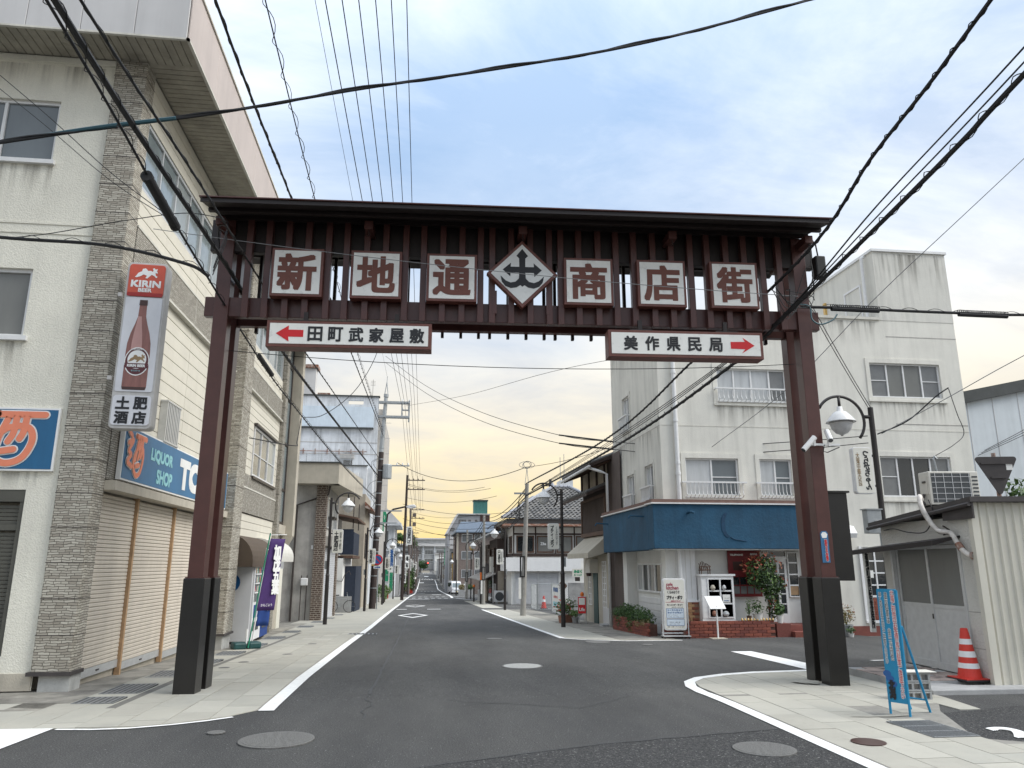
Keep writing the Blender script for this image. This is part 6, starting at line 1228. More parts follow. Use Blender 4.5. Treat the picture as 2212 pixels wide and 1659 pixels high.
# big white concrete building
h=thing('white_concrete_building','tall stained white concrete building with a pale blank billboard and a chimney','building',(-7,66,-1.5)); F=FY(62)
m=MB(); m.wall(F,-14,-3.5,-1.8,15.15,[(-6.0,-4.75,14.50,14.85)],.35); m.box(-14,-3.5,62.36,78,-1.8,13.2); m.quad((-3.5,62,-1.8),(-3.5,78,-1.8),(-3.5,78,13.2),(-3.5,62,13.2)); m.box(-3.52,-3.5,62.0,62.36,13.2,15.15); part(m,'wall','conc_white',h); m=MB(); m.box(-14.1,-3.42,61.9,62.4,15.16,15.26); part(m,'parapet_cap','roof_dk',h)
m=MB(); m.box(-3.5,-3.15,62.3,78,-1.8,14.2); part(m,'side_pier','conc_old',h); m=MB(); m.pb(F,-10.2,-3.85,12.55,14.25,.05,.25); part(m,'billboard','panel_blue',h); m=MB(); m.pb(F,-10.2,-3.85,12.42,12.54,.02,.3); part(m,'billboard_ledge','roof_dk',h)
m=MB(); m.box(-9.72,-8.82,62.5,63.5,13.2,17.6); c_=part(m,'chimney','fascia_grey',h); m=MB(); m.box(-9.9,-8.65,62.3,63.7,17.62,17.9); part(m,'chimney_cap','rust',c_)
for k,z in enumerate((11.6,10.75)): m=MB(); m.pb(F,-6.1,-4.85,z-.3,z+.3,.0,.03); part(m,'blocked_window','conc_white',h)
for z in (11.3,10.35): m=MB(); m.pb(F,-14,-3.5,z-.02,z+.02,.0,.02); part(m,'joint','conc_old',h)
m=MB(); m.tube([(-10,61.9,10.55),(-4.3,61.9,10.55)],.03,5); part(m,'conduit','rust',h)
for k in range(6): m=MB(); m.box(-9.4+k*.95,-9.35+k*.95,61.9,62.0,10.3,10.75); part(m,'conduit_bracket','rust',h)
m=MB(); m.box(-6.4,-5.3,61.4,62.0,9.95,10.25); part(m,'canopy','conc_old',h); m=MB(); m.pb(F,-6.15,-5.45,9.0,9.85,.0,.04); part(m,'roof_door','bronze',h)
m=MB(); m.box(-14,-4.0,58.5,61.95,-1.8,8.95); m.box(-4.0,-3.6,59.5,61.95,-1.8,8.9); part(m,'lower_wing','conc_white',h); m=MB(); m.box(-14,-3.9,58.4,58.55,8.95,9.02); part(m,'wing_cap','roof_dk',h); m=MB(); m.box(-5.0,-4.6,58.2,58.5,8.0,8.4); part(m,'vent_box','alu_w',h)
m=MB(); 
for k in range(60): m.tube([(-10.8+k*.09,58.7,9.0),(-10.8+k*.09+.5,58.7,9.75)],.008,3); m.tube([(-10.8+k*.09,58.7,9.75),(-10.8+k*.09+.5,58.7,9.0)],.008,3)
for k in range(6): m.tube([(-10.8+k*1.1,58.7,9.0),(-10.8+k*1.1,58.7,9.9)],.03,4)
m.tube([(-10.8,58.7,9.78),(-5.0,58.7,9.78)],.02,4); part(m,'roof_mesh_fence','steel',h,kind='stuff')
m=MB(); m.tube([(-4.05,62.2,15.2),(-4.05,62.2,16.7)],.02,4); 
for k in range(4): m.tube([(-4.25,62.2,16.2+k*.12),(-3.85,62.2,16.2+k*.12)],.012,3)
part(m,'aerial','bronze',h); m=MB(); m.box(-10.05,-9.7,60,60.5,10.6,11.1); part(m,'red_tank','cafe_red',h); m=MB(); m.box(-8.6,-7.6,62.6,63.4,15.2,15.55); part(m,'roof_unit','rust',h)
# eye clinic and pharmacy block
h=thing('clinic_building','white two-storey clinic with a flat overhanging roof','building',(-3.6,92,-2.2)); m=MB(); m.box(-9,-2.6,88,99,-3,5.9); part(m,'wall','conc_white',h); m=MB(); m.box(-9,-1.85,87.2,99,5.9,6.2); m.box(-9,-2.1,87.6,99,3.1,3.4); part(m,'slab','conc_white',h); m=MB(); m.add([(-5.4,87.5,6.2),(-4.4,87.5,8.7),(-1.9,87.5,6.2),(-5.4,99,6.2),(-4.4,99,8.7),(-1.9,99,6.2)],[(0,2,1),(3,4,5),(1,2,5,4),(0,1,4,3)]); part(m,'roof','fascia_grey',h)
for y0,y1 in ((89,91.5),(92.5,95),(96,98)): window(h,FXp(-2.6),y0,y1,3.9,5.5,3,'glass_grey','alu',.08,.05)
window(h,FY(88),-4.9,-3.2,4.0,5.4,2,'glass_grey','alu',.08,.05); window(h,FY(88),-4.6,-3.0,-.3,1.4,2,'sign_green','alu',.08,.05); m=MB(); m.box(-4.9,-2.9,87.4,88,1.6,2.0); part(m,'door_hood','panel_blue',h)
def vsign(x,y,z0,z1,w,txt,mat,ink,lab,bold=.012):
    t=thing('vertical_sign',lab,'sign',(x,y,z0),local=True); P=PL((0,0,0),(1,0,0)); m=MB(); m.pb(P,-w/2,w/2,0,z1-z0,-.15,0); part(m,'box',mat,t); letters(t,txt,P,0,(z1-z0)/2,w*.70,(z1-z0)*.88,ink,.006,bold,vert=True,nb=6); m=MB(); m.box(-w/2-.25,-w/2,.05,.12,(z1-z0)*.8,(z1-z0)*.85); part(m,'bracket','steel',t); return t
vsign(-2.68,84,1.25,3.35,.56,'坂本眼科','sign_face','sign_navy','white vertical sign with blue characters on the eye clinic',.025); vsign(-2.60,82,-1.2,.92,.56,'服部薬局','sign_face','sign_green','white vertical sign with green characters for the pharmacy',.03); vsign(-2.9,86,.9,2.7,.5,'内科小児科','sign_face','ink','white vertical sign with small black characters behind the eye clinic sign'); vsign(-1.45,96,-.6,1.3,.42,'田中歯科','sign_face','ink','narrow white sign low on a pole past the clinic'); vsign(-1.1,104,4.2,6.6,.75,'呉服専門店','sign_face','ink','white sign high on the grey shop past the clinic'); vsign(-3.0,70,4.4,6.4,.5,'P','sign_face','sign_green','green and white car-park sign behind the utility pole',.04)
m=MB(); m.box(-2.95,-2.85,82.5,83,-1.85,-.9); solo(m,'red_shop_board','red','small red board at the foot of the pharmacy','board')
# shrubs
rnd=random.Random(31)
def shrub(x,y,r,h,n,lab,mat='leaf_green',sz=.09):
    t=thing('clipped_shrub',lab,'shrub',(x,y,gz(y))); z=gz(y); m=MB(); m.tube([(x,y,z),(x,y,z+h*.5)],.05,5); part(m,'trunk','bark',t); bl=[((x+rnd.uniform(-.2,.2),y+k*.5,z+h*(.35+.16*k)),(r,r,h*.26)) for k in range(4)]; crown(t,'foliage',rnd,bl,n,sz,mat,.35); return t
shrub(-3.15,63,.42,1.35,900,'rounded dark shrub behind the utility pole'); shrub(-2.6,67,.35,1.35,700,'upright clipped shrub in front of the clinic','leaf_mid'); shrub(-1.2,118,.6,3.0,700,'tall green street shrub far along the shop side','leaf_mid',.16); shrub(-1.0,134,.8,4.2,700,'large leafy shrub overhanging the far pavement','leaf_green',.2)
# more shops along the left, receding
rnd=random.Random(77)
LH=[(-8,-2.2,101,112,3.3,'fascia_grey','glazed grey shop beside the clinic'),(-9,-2.0,114,126,4.2,'conc_white','white shop with a plain parapet beyond the glazed grey shop'),(-9,-1.8,128,142,3.0,'plaster_old','low beige shop behind the street shrubs'),(-10,-1.6,146,160,3.8,'conc_grey','grey concrete shop half way up the street'),(-10,-1.2,164,182,2.6,'white_wall','low white shop near the dip of the street'),(-12,-.8,186,214,3.0,'conc_old','weathered shop row at the dip of the street'),(-14,.0,222,262,3.4,'school','pale shop row where the street begins to rise'),(-16,.6,270,320,4.6,'conc_grey','grey block near the far traffic light')]
for x0,x1,y0,y1,zt,mt,lab in LH:
    h=house('shop_house',lab,'house',x0,x1,y0,y1,gz(y0)-1,zt,mt,'roof_dk'); n=int((y1-y0)/3.5)
    for k in range(n):
        a=y0+.6+k*(y1-y0-1)/n; window(h,FXp(x1),a,a+1.9,zt-2.0,zt-.7,2,'glass_grey','alu',.1,.06); m=MB(); m.pb(FXp(x1),a,a+2.4,gz(a)+.1,gz(a)+2.3,.0,.05); part(m,'shop_front','shutter_g' if k%2 else 'glass_dark',h)
    window(h,FY(y0),x1-2.2,x1-.5,zt-2,zt-.7,2,'glass_grey','alu',.1,.06); m=MB(); m.box(x1,x1+.8,y0+.5,y1-.5,gz(y0)+2.45,gz(y0)+2.65); part(m,'canopy',rnd.choice(('awning_white','roof_dk','panel_blue')),h)
for k,(x,y,z,c) in enumerate(((-1.3,108,2.0,'sign_face'),(-1.1,122,1.6,'sign_face'),(-.9,136,1.4,'sign_face'),(-.8,150,1.0,'lit_sign'),(-.4,170,.9,'sign_face'),(-.2,196,1.4,'sign_face'))):
    m=MB(); m.box(x-.3,x+.3,y,y+.15,z-.9,z+.9); q=solo(m,'hanging_sign',c,'far white hanging shop sign on the shop side of the street','sign','far hanging signs on the shop side'); P=PL((x,y,z),(1,0,0)); g=MB(); letters(q,'商店街',P,0,0,.36,1.5,'ink',.01,.02,vert=True,nb=4,mb=g); me=g.mesh(V(q.location)); me.materials.append(MT['ink']); link('lettering',me,q)
def bike(x,y,mt,lab):
    t=thing('parked_bicycle',lab,'bicycle',(x,y,gz(y)),R_(80),local=True)
    for q in (-.5,.5): m=MB(); m.tube([(q+.33*math.cos(a),0,.34+.33*math.sin(a)) for a in (6.283*k/14 for k in range(15))],.03,4); part(m,'wheel','tyre',t)
    m=MB(); m.tube([(-.5,0,.34),(-.2,0,.8),(.4,0,.75),(.5,0,.34)],.03,4); m.tube([(.4,0,.75),(.35,0,1.05)],.03,4); part(m,'frame',mt,t)
bike(-1.7,100,'bottle_dk','dark bicycle parked outside the clinic'); bike(-1.5,128,'red','red bicycle parked among orange cones far along the pavement')
for k,(x,y) in enumerate(((-1.0,133),(-.9,135),(-.7,137))):
    t=thing('far_cone','far orange-red cone on the pavement by the parked bicycle','cone',(x,y,gz(y)),group='far cones by the bicycle',local=True); m=MB(); m.lathe((0,0,0),[(.25,0),(.25,.05),(.18,.06),(.06,.8)],10); part(m,'body','cone_red',t)
# ------------------------------------------------------------------ right side beyond the café
h=thing('wooden_house','dark two-storey wooden house with tiled eaves and a beige awning','house',(7.5,28,-.5)); S=FXn(6.62)
m=MB(); m.box(6.65,12,25.5,30.2,-1.0,5.12); part(m,'wall','wood_dk',h)
m=MB(); m.pb(S,-30.1,-26.3,2.70,4.0,.0,.03); part(m,'lattice_back','wood_dk',h); lt=bmesh_box('lattice_slat',.05,.045,1.18,'wood_grey',.004)
for k in range(38): piece('lattice_slat',lt,h,(6.58,26.4+k*.095,3.36))
m=MB(); 
for q in ((-30.15,-26.2,3.96,4.06),(-30.15,-26.2,2.62,2.76)): m.pb(S,*q,.0,.10)
for a in (-30.15,-26.3): m.pb(S,a,a+.12,2.76,3.96,.0,.09)
part(m,'lattice_frame','wood_br',h)
m=MB(); m.pb(S,-30.1,-26.0,4.36,5.08,.0,.02); part(m,'upper_plaster','plaster_old',h)
for a in (-30.1,-28.8,-27.5,-26.3): m=MB(); m.pb(S,a,a+.12,4.3,5.1,.02,.08); part(m,'stud','wood_dk',h)
# roofs: main eave and lower eave, with round tile ends
def rafters(n):
    for k in range(n):
        y=25.5+4.7*k/(n-1); m=MB(); m.add([(5.88,y-.03,4.80),(5.88,y+.03,4.80),(6.66,y+.03,5.10),(6.66,y-.03,5.10),(5.88,y-.03,4.86),(5.88,y+.03,4.86),(6.66,y+.03,5.17),(6.66,y-.03,5.17)],[(0,1,2,3),(7,6,5,4),(0,4,5,1),(1,5,6,2),(3,2,6,7),(0,3,7,4)]); part(m,'rafter','wood_br',h)
def eave(x0,x1,y0,y1,z0,z1,nm,nt):
    m=MB(); m.add([(x0,y0,z0),(x0,y1,z0),(x1,y1,z1),(x1,y0,z1),(x0,y0,z0+.10),(x0,y1,z0+.10),(x1,y1,z1+.10),(x1,y0,z1+.10)],[(0,1,2,3),(7,6,5,4),(0,4,5,1),(1,5,6,2),(2,6,7,3),(3,7,4,0)]); r=part(m,nm,'wood_dk',h); L_=math.hypot(x1-x0,z1-z0); ang=math.atan2(z1-z0,x1-x0)
    me=bpy.data.meshes.new('tile_row'); q=MB(); q.tube([(0,0,0),(L_,0,0)],.075,6); me=q.mesh(); me.materials.append(MT['rooftile_2'])
    for k in range(nt):
        o=piece('tile_row',me,r,(x0,y0+.1+(y1-y0-.2)*k/(nt-1),z0+.13)); o.rotation_euler=(0,-ang,0)
    return r
eave(5.82,9.4,25.3,30.4,4.86,6.25,'main_eave',22); eave(5.85,6.65,26.0,30.4,3.93,4.26,'lower_eave',18); rafters(14); m=MB(); m.tube([(9.4,25.3,6.42),(9.4,30.4,6.42)],.16,8); part(m,'ridge','rooftile_2',h); m=MB(); m.lathe((8.9,25.3,6.3),[(.2,0),(.24,.1),(.15,.25)],8); part(m,'ridge_end','rooftile_2',h); m=MB(); m.add([(6.66,25.4,5.19),(9.4,25.4,6.25),(9.4,25.4,5.0),(6.66,25.4,5.0)],[(0,3,2,1)]); part(m,'gable','wood_dk',h)
m=MB(); m.tube([(5.80,25.25,4.86),(5.80,30.4,4.86)],.055,6); m.tube([(5.80,25.4,4.84),(6.2,25.3,4.70),(6.42,25.3,4.62),(6.42,25.3,-.45)],.05,7); part(m,'gutter_pipe','alu_w',h,smooth=True)
m=MB(); m.add([(6.62,26.2,2.60),(6.62,29.9,2.60),(5.9,29.9,1.98),(5.9,26.2,1.98),(5.9,29.9,1.80),(5.9,26.2,1.80),(6.62,26.2,2.0),(6.62,29.9,2.0)],[(0,1,2,3),(3,2,4,5),(0,3,5,6),(1,7,4,2)]); part(m,'awning','awning_beige',h)
m=MB(); m.pb(S,-30.15,-26.0,-.9,1.95,.0,.02); part(m,'shop_front','conc_tan',h)
for a in (-29.3,-27.0): window(h,S,a,a+.55,.1,1.7,2,'glass_curt','white_plain',.03,.05,rows=(.13,.26,.39,.52,.65,.78,.9),rb=.03)
m=MB(); m.pb(S,-28.4,-27.75,-.6,1.65,.02,.05); part(m,'door','tank_green',h); m=MB(); m.prism(PL((6.3,27.7,0),(0,1,0)),[(0,1.28),(.75,1.28),(.75,1.45),(.5,1.72),(.25,1.78),(0,1.78)],-.02,.3); part(m,'door_hood','awning_white',h,bev=.01); m=MB(); m.pb(S,-26.95,-26.1,-.75,.12,.02,.06); part(m,'grey_panel','fascia_grey',h); m=MB(); m.lathe((6.45,28.6,1.15),[(.08,0),(.1,.1),(.05,.3),(.02,.45)],8); part(m,'lantern','bottle_dk',h); m=MB(); m.box(6.25,6.6,25.7,26.3,-.5,-.38); part(m,'step','conc_grey',h)
t=thing('lit_ad_stand','red and grey illuminated stand with an orange beacon by the wooden house','sign',(6.05,28.0,gz(28)),R_(-20),local=True); m=MB(); m.box(-.15,.15,-.1,.1,.35,.95); part(m,'case','fascia_grey',t,bev=.01); P=PL((0,-.1,0),(1,0,0)); m=MB(); m.pb(P,-.14,.14,.36,.94,.0,.006); part(m,'face','red',t); m=MB(); m.pb(P,-.11,.11,.66,.90,.006,.010); part(m,'picture','sign_face',t); letters(t,'Life',P,0,.50,.2,.12,'white_ink',.010,.004); m=MB(); m.lathe((0,0,.95),[(.05,0),(.07,.05),(.06,.12),(.02,.16)],10); part(m,'beacon','orange',t); m=MB(); 
for x in (-.13,.13):
    for y in (-.09,.09): m.tube([(x,y,0),(x,y,.35)],.012,4)
part(m,'legs','steel',t)
rnd=random.Random(41)
def pp(x,y,r,hh,pot,lab,fl): return pot_plant(x,y,gz(y),r,r*1.5,pot,'leaf_mid',lab,170,hh,.06,fl,1.3)
pp(5.42,28.6,.17,.5,'pot_clay','clay pot of red flowers next to the lit stand','flower_red'); pp(5.72,28.9,.19,.6,'pot_clay','larger clay pot with pale flowers next to the lit stand','flower_white'); pp(5.85,28.35,.14,.25,'pot_steel','steel bucket of low greenery by the wooden house',None)
# mesh fence and posters on the vacant lot
def fence_panel(x0,y0,x1,y1,lab,poster=False):
    t=thing('mesh_fence',lab,'fence',(x0,y0,gz(y0))); z=gz((y0+y1)/2); d=V((x1-x0,y1-y0,0)); L_=d.length; P=PL((x0,y0,z),d)
    m=MB(); 
    for a in (0,L_): m.tube([P.p(a,0),P.p(a,1.45)],.025,6)
    for b in (.08,1.43): m.tube([P.p(0,b),P.p(L_,b)],.018,5)
    part(m,'frame','steel',t); m=MB(); n=int(L_/.12)
    for k in range(-12,n+1):
        for s in (1,-1):
            a0=max(0,k*.12); a1=min(L_,k*.12+1.35)
            if a1>a0:
                b0=.08+(a0-k*.12); b1=.08+(a1-k*.12)
                if s<0: b0,b1=1.51-b0,1.51-b1
                m.tube([P.p(a0,b0),P.p(a1,b1)],.005,3)
    part(m,'mesh','steel',t,kind='stuff')
    if poster:
        m=MB(); m.pb(P,L_*.2,L_*.85,.25,1.35,.02,.03); q=part(m,'poster','sign_face',t); P2=PL(P.p(0,0,.031),d); m=MB(); m.pb(P2,L_*.25,L_*.8,.35,.60,.0,.003); part(m,'picture','aqua',q); letters(q,'売地募集',P2,L_*.525,1.15,L_*.55,.22,'sign_navy',.003,.01,nb=5); letters(q,'お問合せ',P2,L_*.525,.82,L_*.45,.12,'red',.003,.006,nb=5)
    return t
fence_panel(6.70,45,6.68,42.7,'wire mesh fence panel before the shutters of the corner house'); fence_panel(6.63,37.7,6.62,35.3,'wire mesh fence panel with a sale poster near the concrete pole',True); fence_panel(6.7,42.6,9.5,42.0,'wire mesh fence across the vacant lot'); 
t=thing('lot_cone','old red cone inside the vacant lot behind the mesh fence','cone',(7.6,46.0,gz(46)),local=True); m=MB(); m.box(-.2,.2,-.2,.2,0,.04); part(m,'base','rubber',t); m=MB(); m.lathe((0,0,0),[(.16,.04),(.05,.75)],14); part(m,'body','cone_red',t); m=MB(); m.lathe((0,0,0),[(.115,.4),(.09,.55)],14); part(m,'band','white_plain',t)
m=MB(); m.box(7.55,8.9,38,38.25,-1.2,.70); t=solo(m,'block_wall','conc_grey','grey block wall stub at the side of the wooden house','wall')
t=thing('morning_sign','white and green café morning-service sign on the block wall','sign',(8.0,37.95,1.0)); P=FY(37.9); m=MB(); m.pb(P,7.72,8.28,1.0,1.38,-.04,0); part(m,'panel','lit_sign',t); letters(t,'みはく',P,8.0,1.25,.42,.17,'sign_green',.004,.012,nb=6); letters(t,'モーニング',P,8.0,1.08,.4,.10,'sign_green',.004,.006,nb=6); m=MB(); m.pb(P,7.85,8.1,.78,.98,-.04,-.01); part(m,'lower_box','bronze',t)
m=MB(); m.prism(PL((7.2,37.9,.55),(1,0,0)),[(0,-.3),(.25,0),(0,.3),(-.25,0)],-.02,.02); t=solo(m,'diamond_grille','wood_br','brown diamond lattice ornament on a stake in the lot','ornament')
# corner house with shutters and tiled hip roof
h=thing('corner_house','white corner house with grey roller shutters below and a tiled hip roof','house',(9.5,60,-1.3)); F=FY(57); S=FXn(7.0)
m=MB(); m.box(7.0,16,57,66,-2.2,2.0); part(m,'ground_wall','white_wall',h); m=MB(); m.box(6.55,12.2,56.6,57.0,1.12,2.10); m.box(6.55,7.0,57,62,1.12,2.10); part(m,'white_band','white_plain',h)
m=MB(); m.box(7.15,16,57.2,66,2.0,4.7); part(m,'upper_wall','white_wall',h)
for x0,x1 in ((7.30,9.0),(9.06,10.5)):
    m=MB(); m.pb(F,x0,x1,-1.35,-1.22,.0,.04); q=part(m,'roller_shutter','alu',h); me=bmesh_box('slat',x1-x0,.03,.085,'shutter_g',.015)
    for k in range(24): piece('slat',me,q,((x0+x1)/2,56.985,-1.17+k*.093))
m=MB(); m.pb(F,7.22,7.30,-1.35,1.1,.0,.08); m.pb(F,10.5,10.58,-1.35,1.1,.0,.08); m.pb(F,9.0,9.06,-1.35,1.1,.0,.05); part(m,'shutter_guide','alu',h)
F2=FY(57.2); 
for x0,x1,gl in ((7.4,8.75,'glass_dark'),(8.95,10.25,'glass_frost2'),(10.45,11.7,'glass_frost2'),(11.95,13.3,'glass_frost2')): window(h,F2,x0,x1,2.45,3.72,1,gl,'wood_br',.10,.06)
letters(h,'Ziba',F2,9.45,3.12,.44,.22,'white_ink',.05,.008)
m=MB()
for z0,z1 in ((2.18,2.40),(3.78,3.90),(4.35,4.6)): m.pb(F2,7.15,14,z0,z1,.0,.08)
for x in (7.15,8.82,10.32,11.8,13.4): m.pb(F2,x,x+.09,2.4,4.35,.0,.07)
part(m,'timber_frame','wood_dk',h); m=MB(); m.pb(FXn(7.15),-66,-57.2,2.2,2.4,.0,.1); part(m,'side_sill','wood_dk',h); window(h,FXn(7.15),-59.5,-57.6,2.45,3.7,2,'glass_grey','wood_br',.10,.06)
m=MB(); m.add([(6.2,56.2,4.45),(14.6,56.2,4.45),(14.6,57.3,4.85),(7.0,57.3,4.85),(6.2,66,4.45),(7.0,66,4.85)],[(0,1,2,3),(4,0,3,5)]); m.add([(6.2,56.2,4.38),(14.6,56.2,4.38),(14.6,57.3,4.4),(7.0,57.3,4.4),(6.2,66,4.38),(7.0,66,4.4)],[(3,2,1,0),(5,3,0,4)]); m.add([(6.2,56.2,4.38),(14.6,56.2,4.38),(14.6,56.2,4.45),(6.2,56.2,4.45)],[(0,1,2,3)]); part(m,'tin_eave','rust',h)
# hip roof: each tile course is a row of pieces
apex=V((11.0,61.5,7.75)); e0=V((6.3,56.3,4.95)); e1=V((16.4,56.3,4.95)); e2=V((6.3,66.5,4.95)); a2=V((12.4,61.5,7.75))
m=MB(); m.quad(e0,e1,a2,apex); m.quad(e2,e0,apex); m.box(6.6,16,56.6,66,4.6,4.94); rf=part(m,'roof','rooftile_2',h)
tiles=[]
for mt in range(3):
    q=MB(); n=5; W_=.34; Ht=.30
    prof=[(-W_/2+W_*k/n,.045*math.cos(math.pi*(k/n*2-1)*.9)) for k in range(n+1)]
    q.add([(a,0,b+.05) for a,b in prof]+[(a,Ht,b+.01) for a,b in prof]+[(a,0,b) for a,b in prof],[(k,k+1,n+2+k,n+1+k) for k in range(n)]+[(2*n+2+k,2*n+3+k,k+1,k) for k in range(n)]); me=q.mesh(); me.materials.append(MT['rooftile_%d'%mt]); tiles.append(me)
rnd=random.Random(6); cnt=0; big=MB()
up=(apex-V((apex.x,56.3,4.95))); rows=17; ang=math.atan2(7.75-4.95,61.5-56.3)
for r in range(rows):
    f=r/rows; xl=e0.x+(apex.x-e0.x)*f; xr=e1.x+(a2.x-e1.x)*f; n=int((xr-xl)/.34); y=56.3+(61.5-56.3)*f; z=4.95+(7.75-4.95)*f
    for k in range(n):
        x=xl+.17+k*.34+(r%2)*.0
        if cnt<290 and x<14.2: o=piece('roof_tile',tiles[rnd.randrange(3)],rf,(x,y,z+.02)); o.rotation_euler=(ang,0,0); cnt+=1
        elif x<14.2: big.add([(x-.17,y,z+.07),(x,y,z+.02),(x+.17,y,z+.07),(x+.17,y+.3,z+.2),(x,y+.3,z+.15),(x-.17,y+.3,z+.2)],[(0,1,4,5),(1,2,3,4)])
if big.v: part(big,'roof_tiles_upper','rooftile_0',rf,kind='stuff')
for p,q in ((e0,apex),(apex,a2),(a2,e1)):
    n=int((q-p).length/.30)
    me=MB(); me.tube([(-.15,0,0),(.15,0,0)],.13,7); mm=me.mesh(); mm.materials.append(MT['ridge_tile']); d=(q-p).normalized()
    for k in range(n+1): o=piece('ridge_tile',mm,rf,p+(q-p)*(k/n)+V((0,0,.12))); o.rotation_euler=(0,-math.asin(d.z),math.atan2(d.y,d.x))
m=MB(); m.lathe(tuple(apex+V((0,0,.1))),[(.2,0),(.16,.15),(.05,.35)],8); part(m,'finial','ridge_tile',h)
m=MB(); m.box(10.9,11.1,62.5,62.7,7.0,8.6); m.box(10.2,11.8,62.55,62.65,8.0,8.08); part(m,'roof_aerial','bronze',h)
# behind: concrete tower with rods
h=thing('concrete_tower','stained concrete tower block with two lightning rods behind the corner house','tower',(15,76,-1.8)); m=MB(); m.box(14.2,15.5,75,77,-2,9.9); m.box(11.5,30,76,84,-2,8.4); part(m,'wall','conc_white',h)
for x,z in ((14.25,12.3),(14.65,12.6)): m=MB(); m.tube([(x,75.2,9.9),(x,75.2,z)],.035,5); part(m,'lightning_rod','steel',h)
# old dark house
h=thing('old_dark_house','old dark timber shop-house with a patched tin canopy','house',(6.5,64,-1.5)); S=FXn(6.15)
m=MB(); m.box(6.2,12,67,76.5,-2.5,3.3); m.box(6.3,7.0,60.5,67,-2.5,3.6); part(m,'wall','wood_dk',h); m=MB(); m.add([(5.3,60.3,3.55),(5.3,77,3.55),(10,77,6.0),(10,60.3,6.0),(5.3,60.3,3.75),(5.3,77,3.75),(10,77,6.2),(10,60.3,6.2)],[(0,1,2,3),(7,6,5,4),(0,4,5,1),(0,3,7,4)]); part(m,'roof','rooftile_2',h); m=MB(); m.add([(5.0,60.6,.35),(5.0,74,.35),(6.2,74,.85),(6.2,60.6,.85),(5.0,60.6,.42),(5.0,74,.42),(6.2,74,.95),(6.2,60.6,.95)],[(0,1,2,3),(7,6,5,4),(0,4,5,1),(0,3,7,4)]); part(m,'tin_canopy','conc_old',h)
for a in (-63.5,-67,-70.5,-74): window(h,FXn(6.2),a,a+1.8,1.4,2.9,2,'glass_grey','wood_br',.08,.06); 
for a,mt in ((-66,'glass_dark'),(-70,'plaster_old'),(-74,'glass_grey')): m=MB(); m.pb(FXn(6.2),a,a+2.6,-1.7,.3,.0,.06); part(m,'shop_front',mt,h)
window(h,FXn(6.3),-62.6,-61.4,-.9,.1,2,'glass_curt','alu_w',.06,.05,rows=(.33,.66)); m=MB(); m.box(6.35,6.9,60.3,60.5,-2,1.1); part(m,'tile_pier','tile_wall',h); m=MB(); m.tube([(6.0,60.9,1.0),(6.05,60.9,-1.3)],.05,6); part(m,'white_pipe','alu_w',h); m=MB(); m.box(5.9,6.2,62,62.6,1.0,2.2); part(m,'lit_box','lit_sign',h)
t=thing('ground_air_conditioner','grey outdoor air conditioner on the ground beside the old dark house','air conditioner',(6.5,59.6,gz(59.6)),local=True); m=MB(); m.box(-.5,.5,-.2,.2,.12,.95); part(m,'case','alu_w',t,bev=.02); m=MB(); m.lathe((0,0,0),[(.001,0),(.3,0)],6); m=MB(); m.prism(PL((-.12,-.2,.53),(1,0,0)),[(.33*math.cos(q),.33*math.sin(q)) for q in (6.28*k/18 for k in range(18))],.0,.01); part(m,'fan_grille','ac_grille',t); m=MB(); m.box(-.4,-.25,-.2,.2,0,.12); m.box(.25,.4,-.2,.2,0,.12); part(m,'feet','conc_grey',t)
t=thing('satellite_dish','dark satellite dish on the wall of the old house','dish',(5.9,66,1.2),local=True); m=MB(); m.lathe((0,0,0),[(.05,0),(.35,.08),(.5,.2)],16); o=part(m,'bowl','shed_trim',t); o.rotation_euler=(R_(75),0,R_(-30)); m=MB(); m.tube([(0,0,0),(.3,.2,-.1)],.04,5); part(m,'arm','steel',t)
# apartment block, grey house with green tower, yellow house
h=thing('brown_apartments','brown brick-tiled apartment block with a blue-grey roof','building',(8,124,-2.9)); m=MB(); m.box(6.35,16,120,136,-4,6.6); part(m,'wall','brick_brown',h); m=MB(); m.add([(5.9,119.2,6.6),(16.5,119.2,6.6),(16.5,124,8.4),(7.0,124,8.4),(5.9,137,6.6),(7,137,8.4)],[(0,1,2,3),(4,0,3,5)]); m.box(5.9,16.5,119.2,137,6.45,6.6); part(m,'roof','roof_blue',h)
F=FY(120)
for z in (5.0,2.4,-.4):
    window(h,F,6.9,8.6,z,z+1.25,2,'glass_grey','alu',.08,.06); window(h,F,8.9,9.9,z+.2,z+1.25,1,'glass_grey','alu',.08,.06)
m=MB(); m.pb(F,6.1,6.4,-4,6.5,.0,.15); part(m,'corner_pipe','conc_tan',h)
h=thing('grey_townhouse','grey townhouse with a sloping gable and a green stair tower on top','building',(9,152,-3.5)); F=FY(150)
m=MB(); m.prism(F,[(5.9,-4),(14,-4),(14,11.05),(7.8,11.05),(5.85,7.9)],-12,0); part(m,'wall','grey_house',h); m=MB(); m.prism(F,[(5.55,7.5),(5.85,7.5),(7.9,11.15),(14.2,11.15),(14.2,11.4),(7.7,11.4)],-12.2,.4); part(m,'roof','fascia_grey',h)
for x0,x1,z0,z1 in ((8.0,9.4,9.4,10.2),(9.9,10.35,9.6,10.2),(11.2,11.65,9.6,10.2),(6.2,6.8,6.2,7.4),(6.3,7.2,8.0,8.6)): window(h,F,x0,x1,z0,z1,2 if x1-x0>1 else 1,'glass_grey','bronze',.08,.05)
m=MB(); m.box(11.05,13.78,151.5,154,11.0,14.0); part(m,'green_tower','roof_green',h); m=MB(); m.box(10.95,13.9,151.3,154.2,14.0,14.25); part(m,'tower_cap','roof_dk',h); m=MB(); m.box(12.2,14.1,149.9,150,7.2,11.3); part(m,'dark_bay','bottle_dk',h)
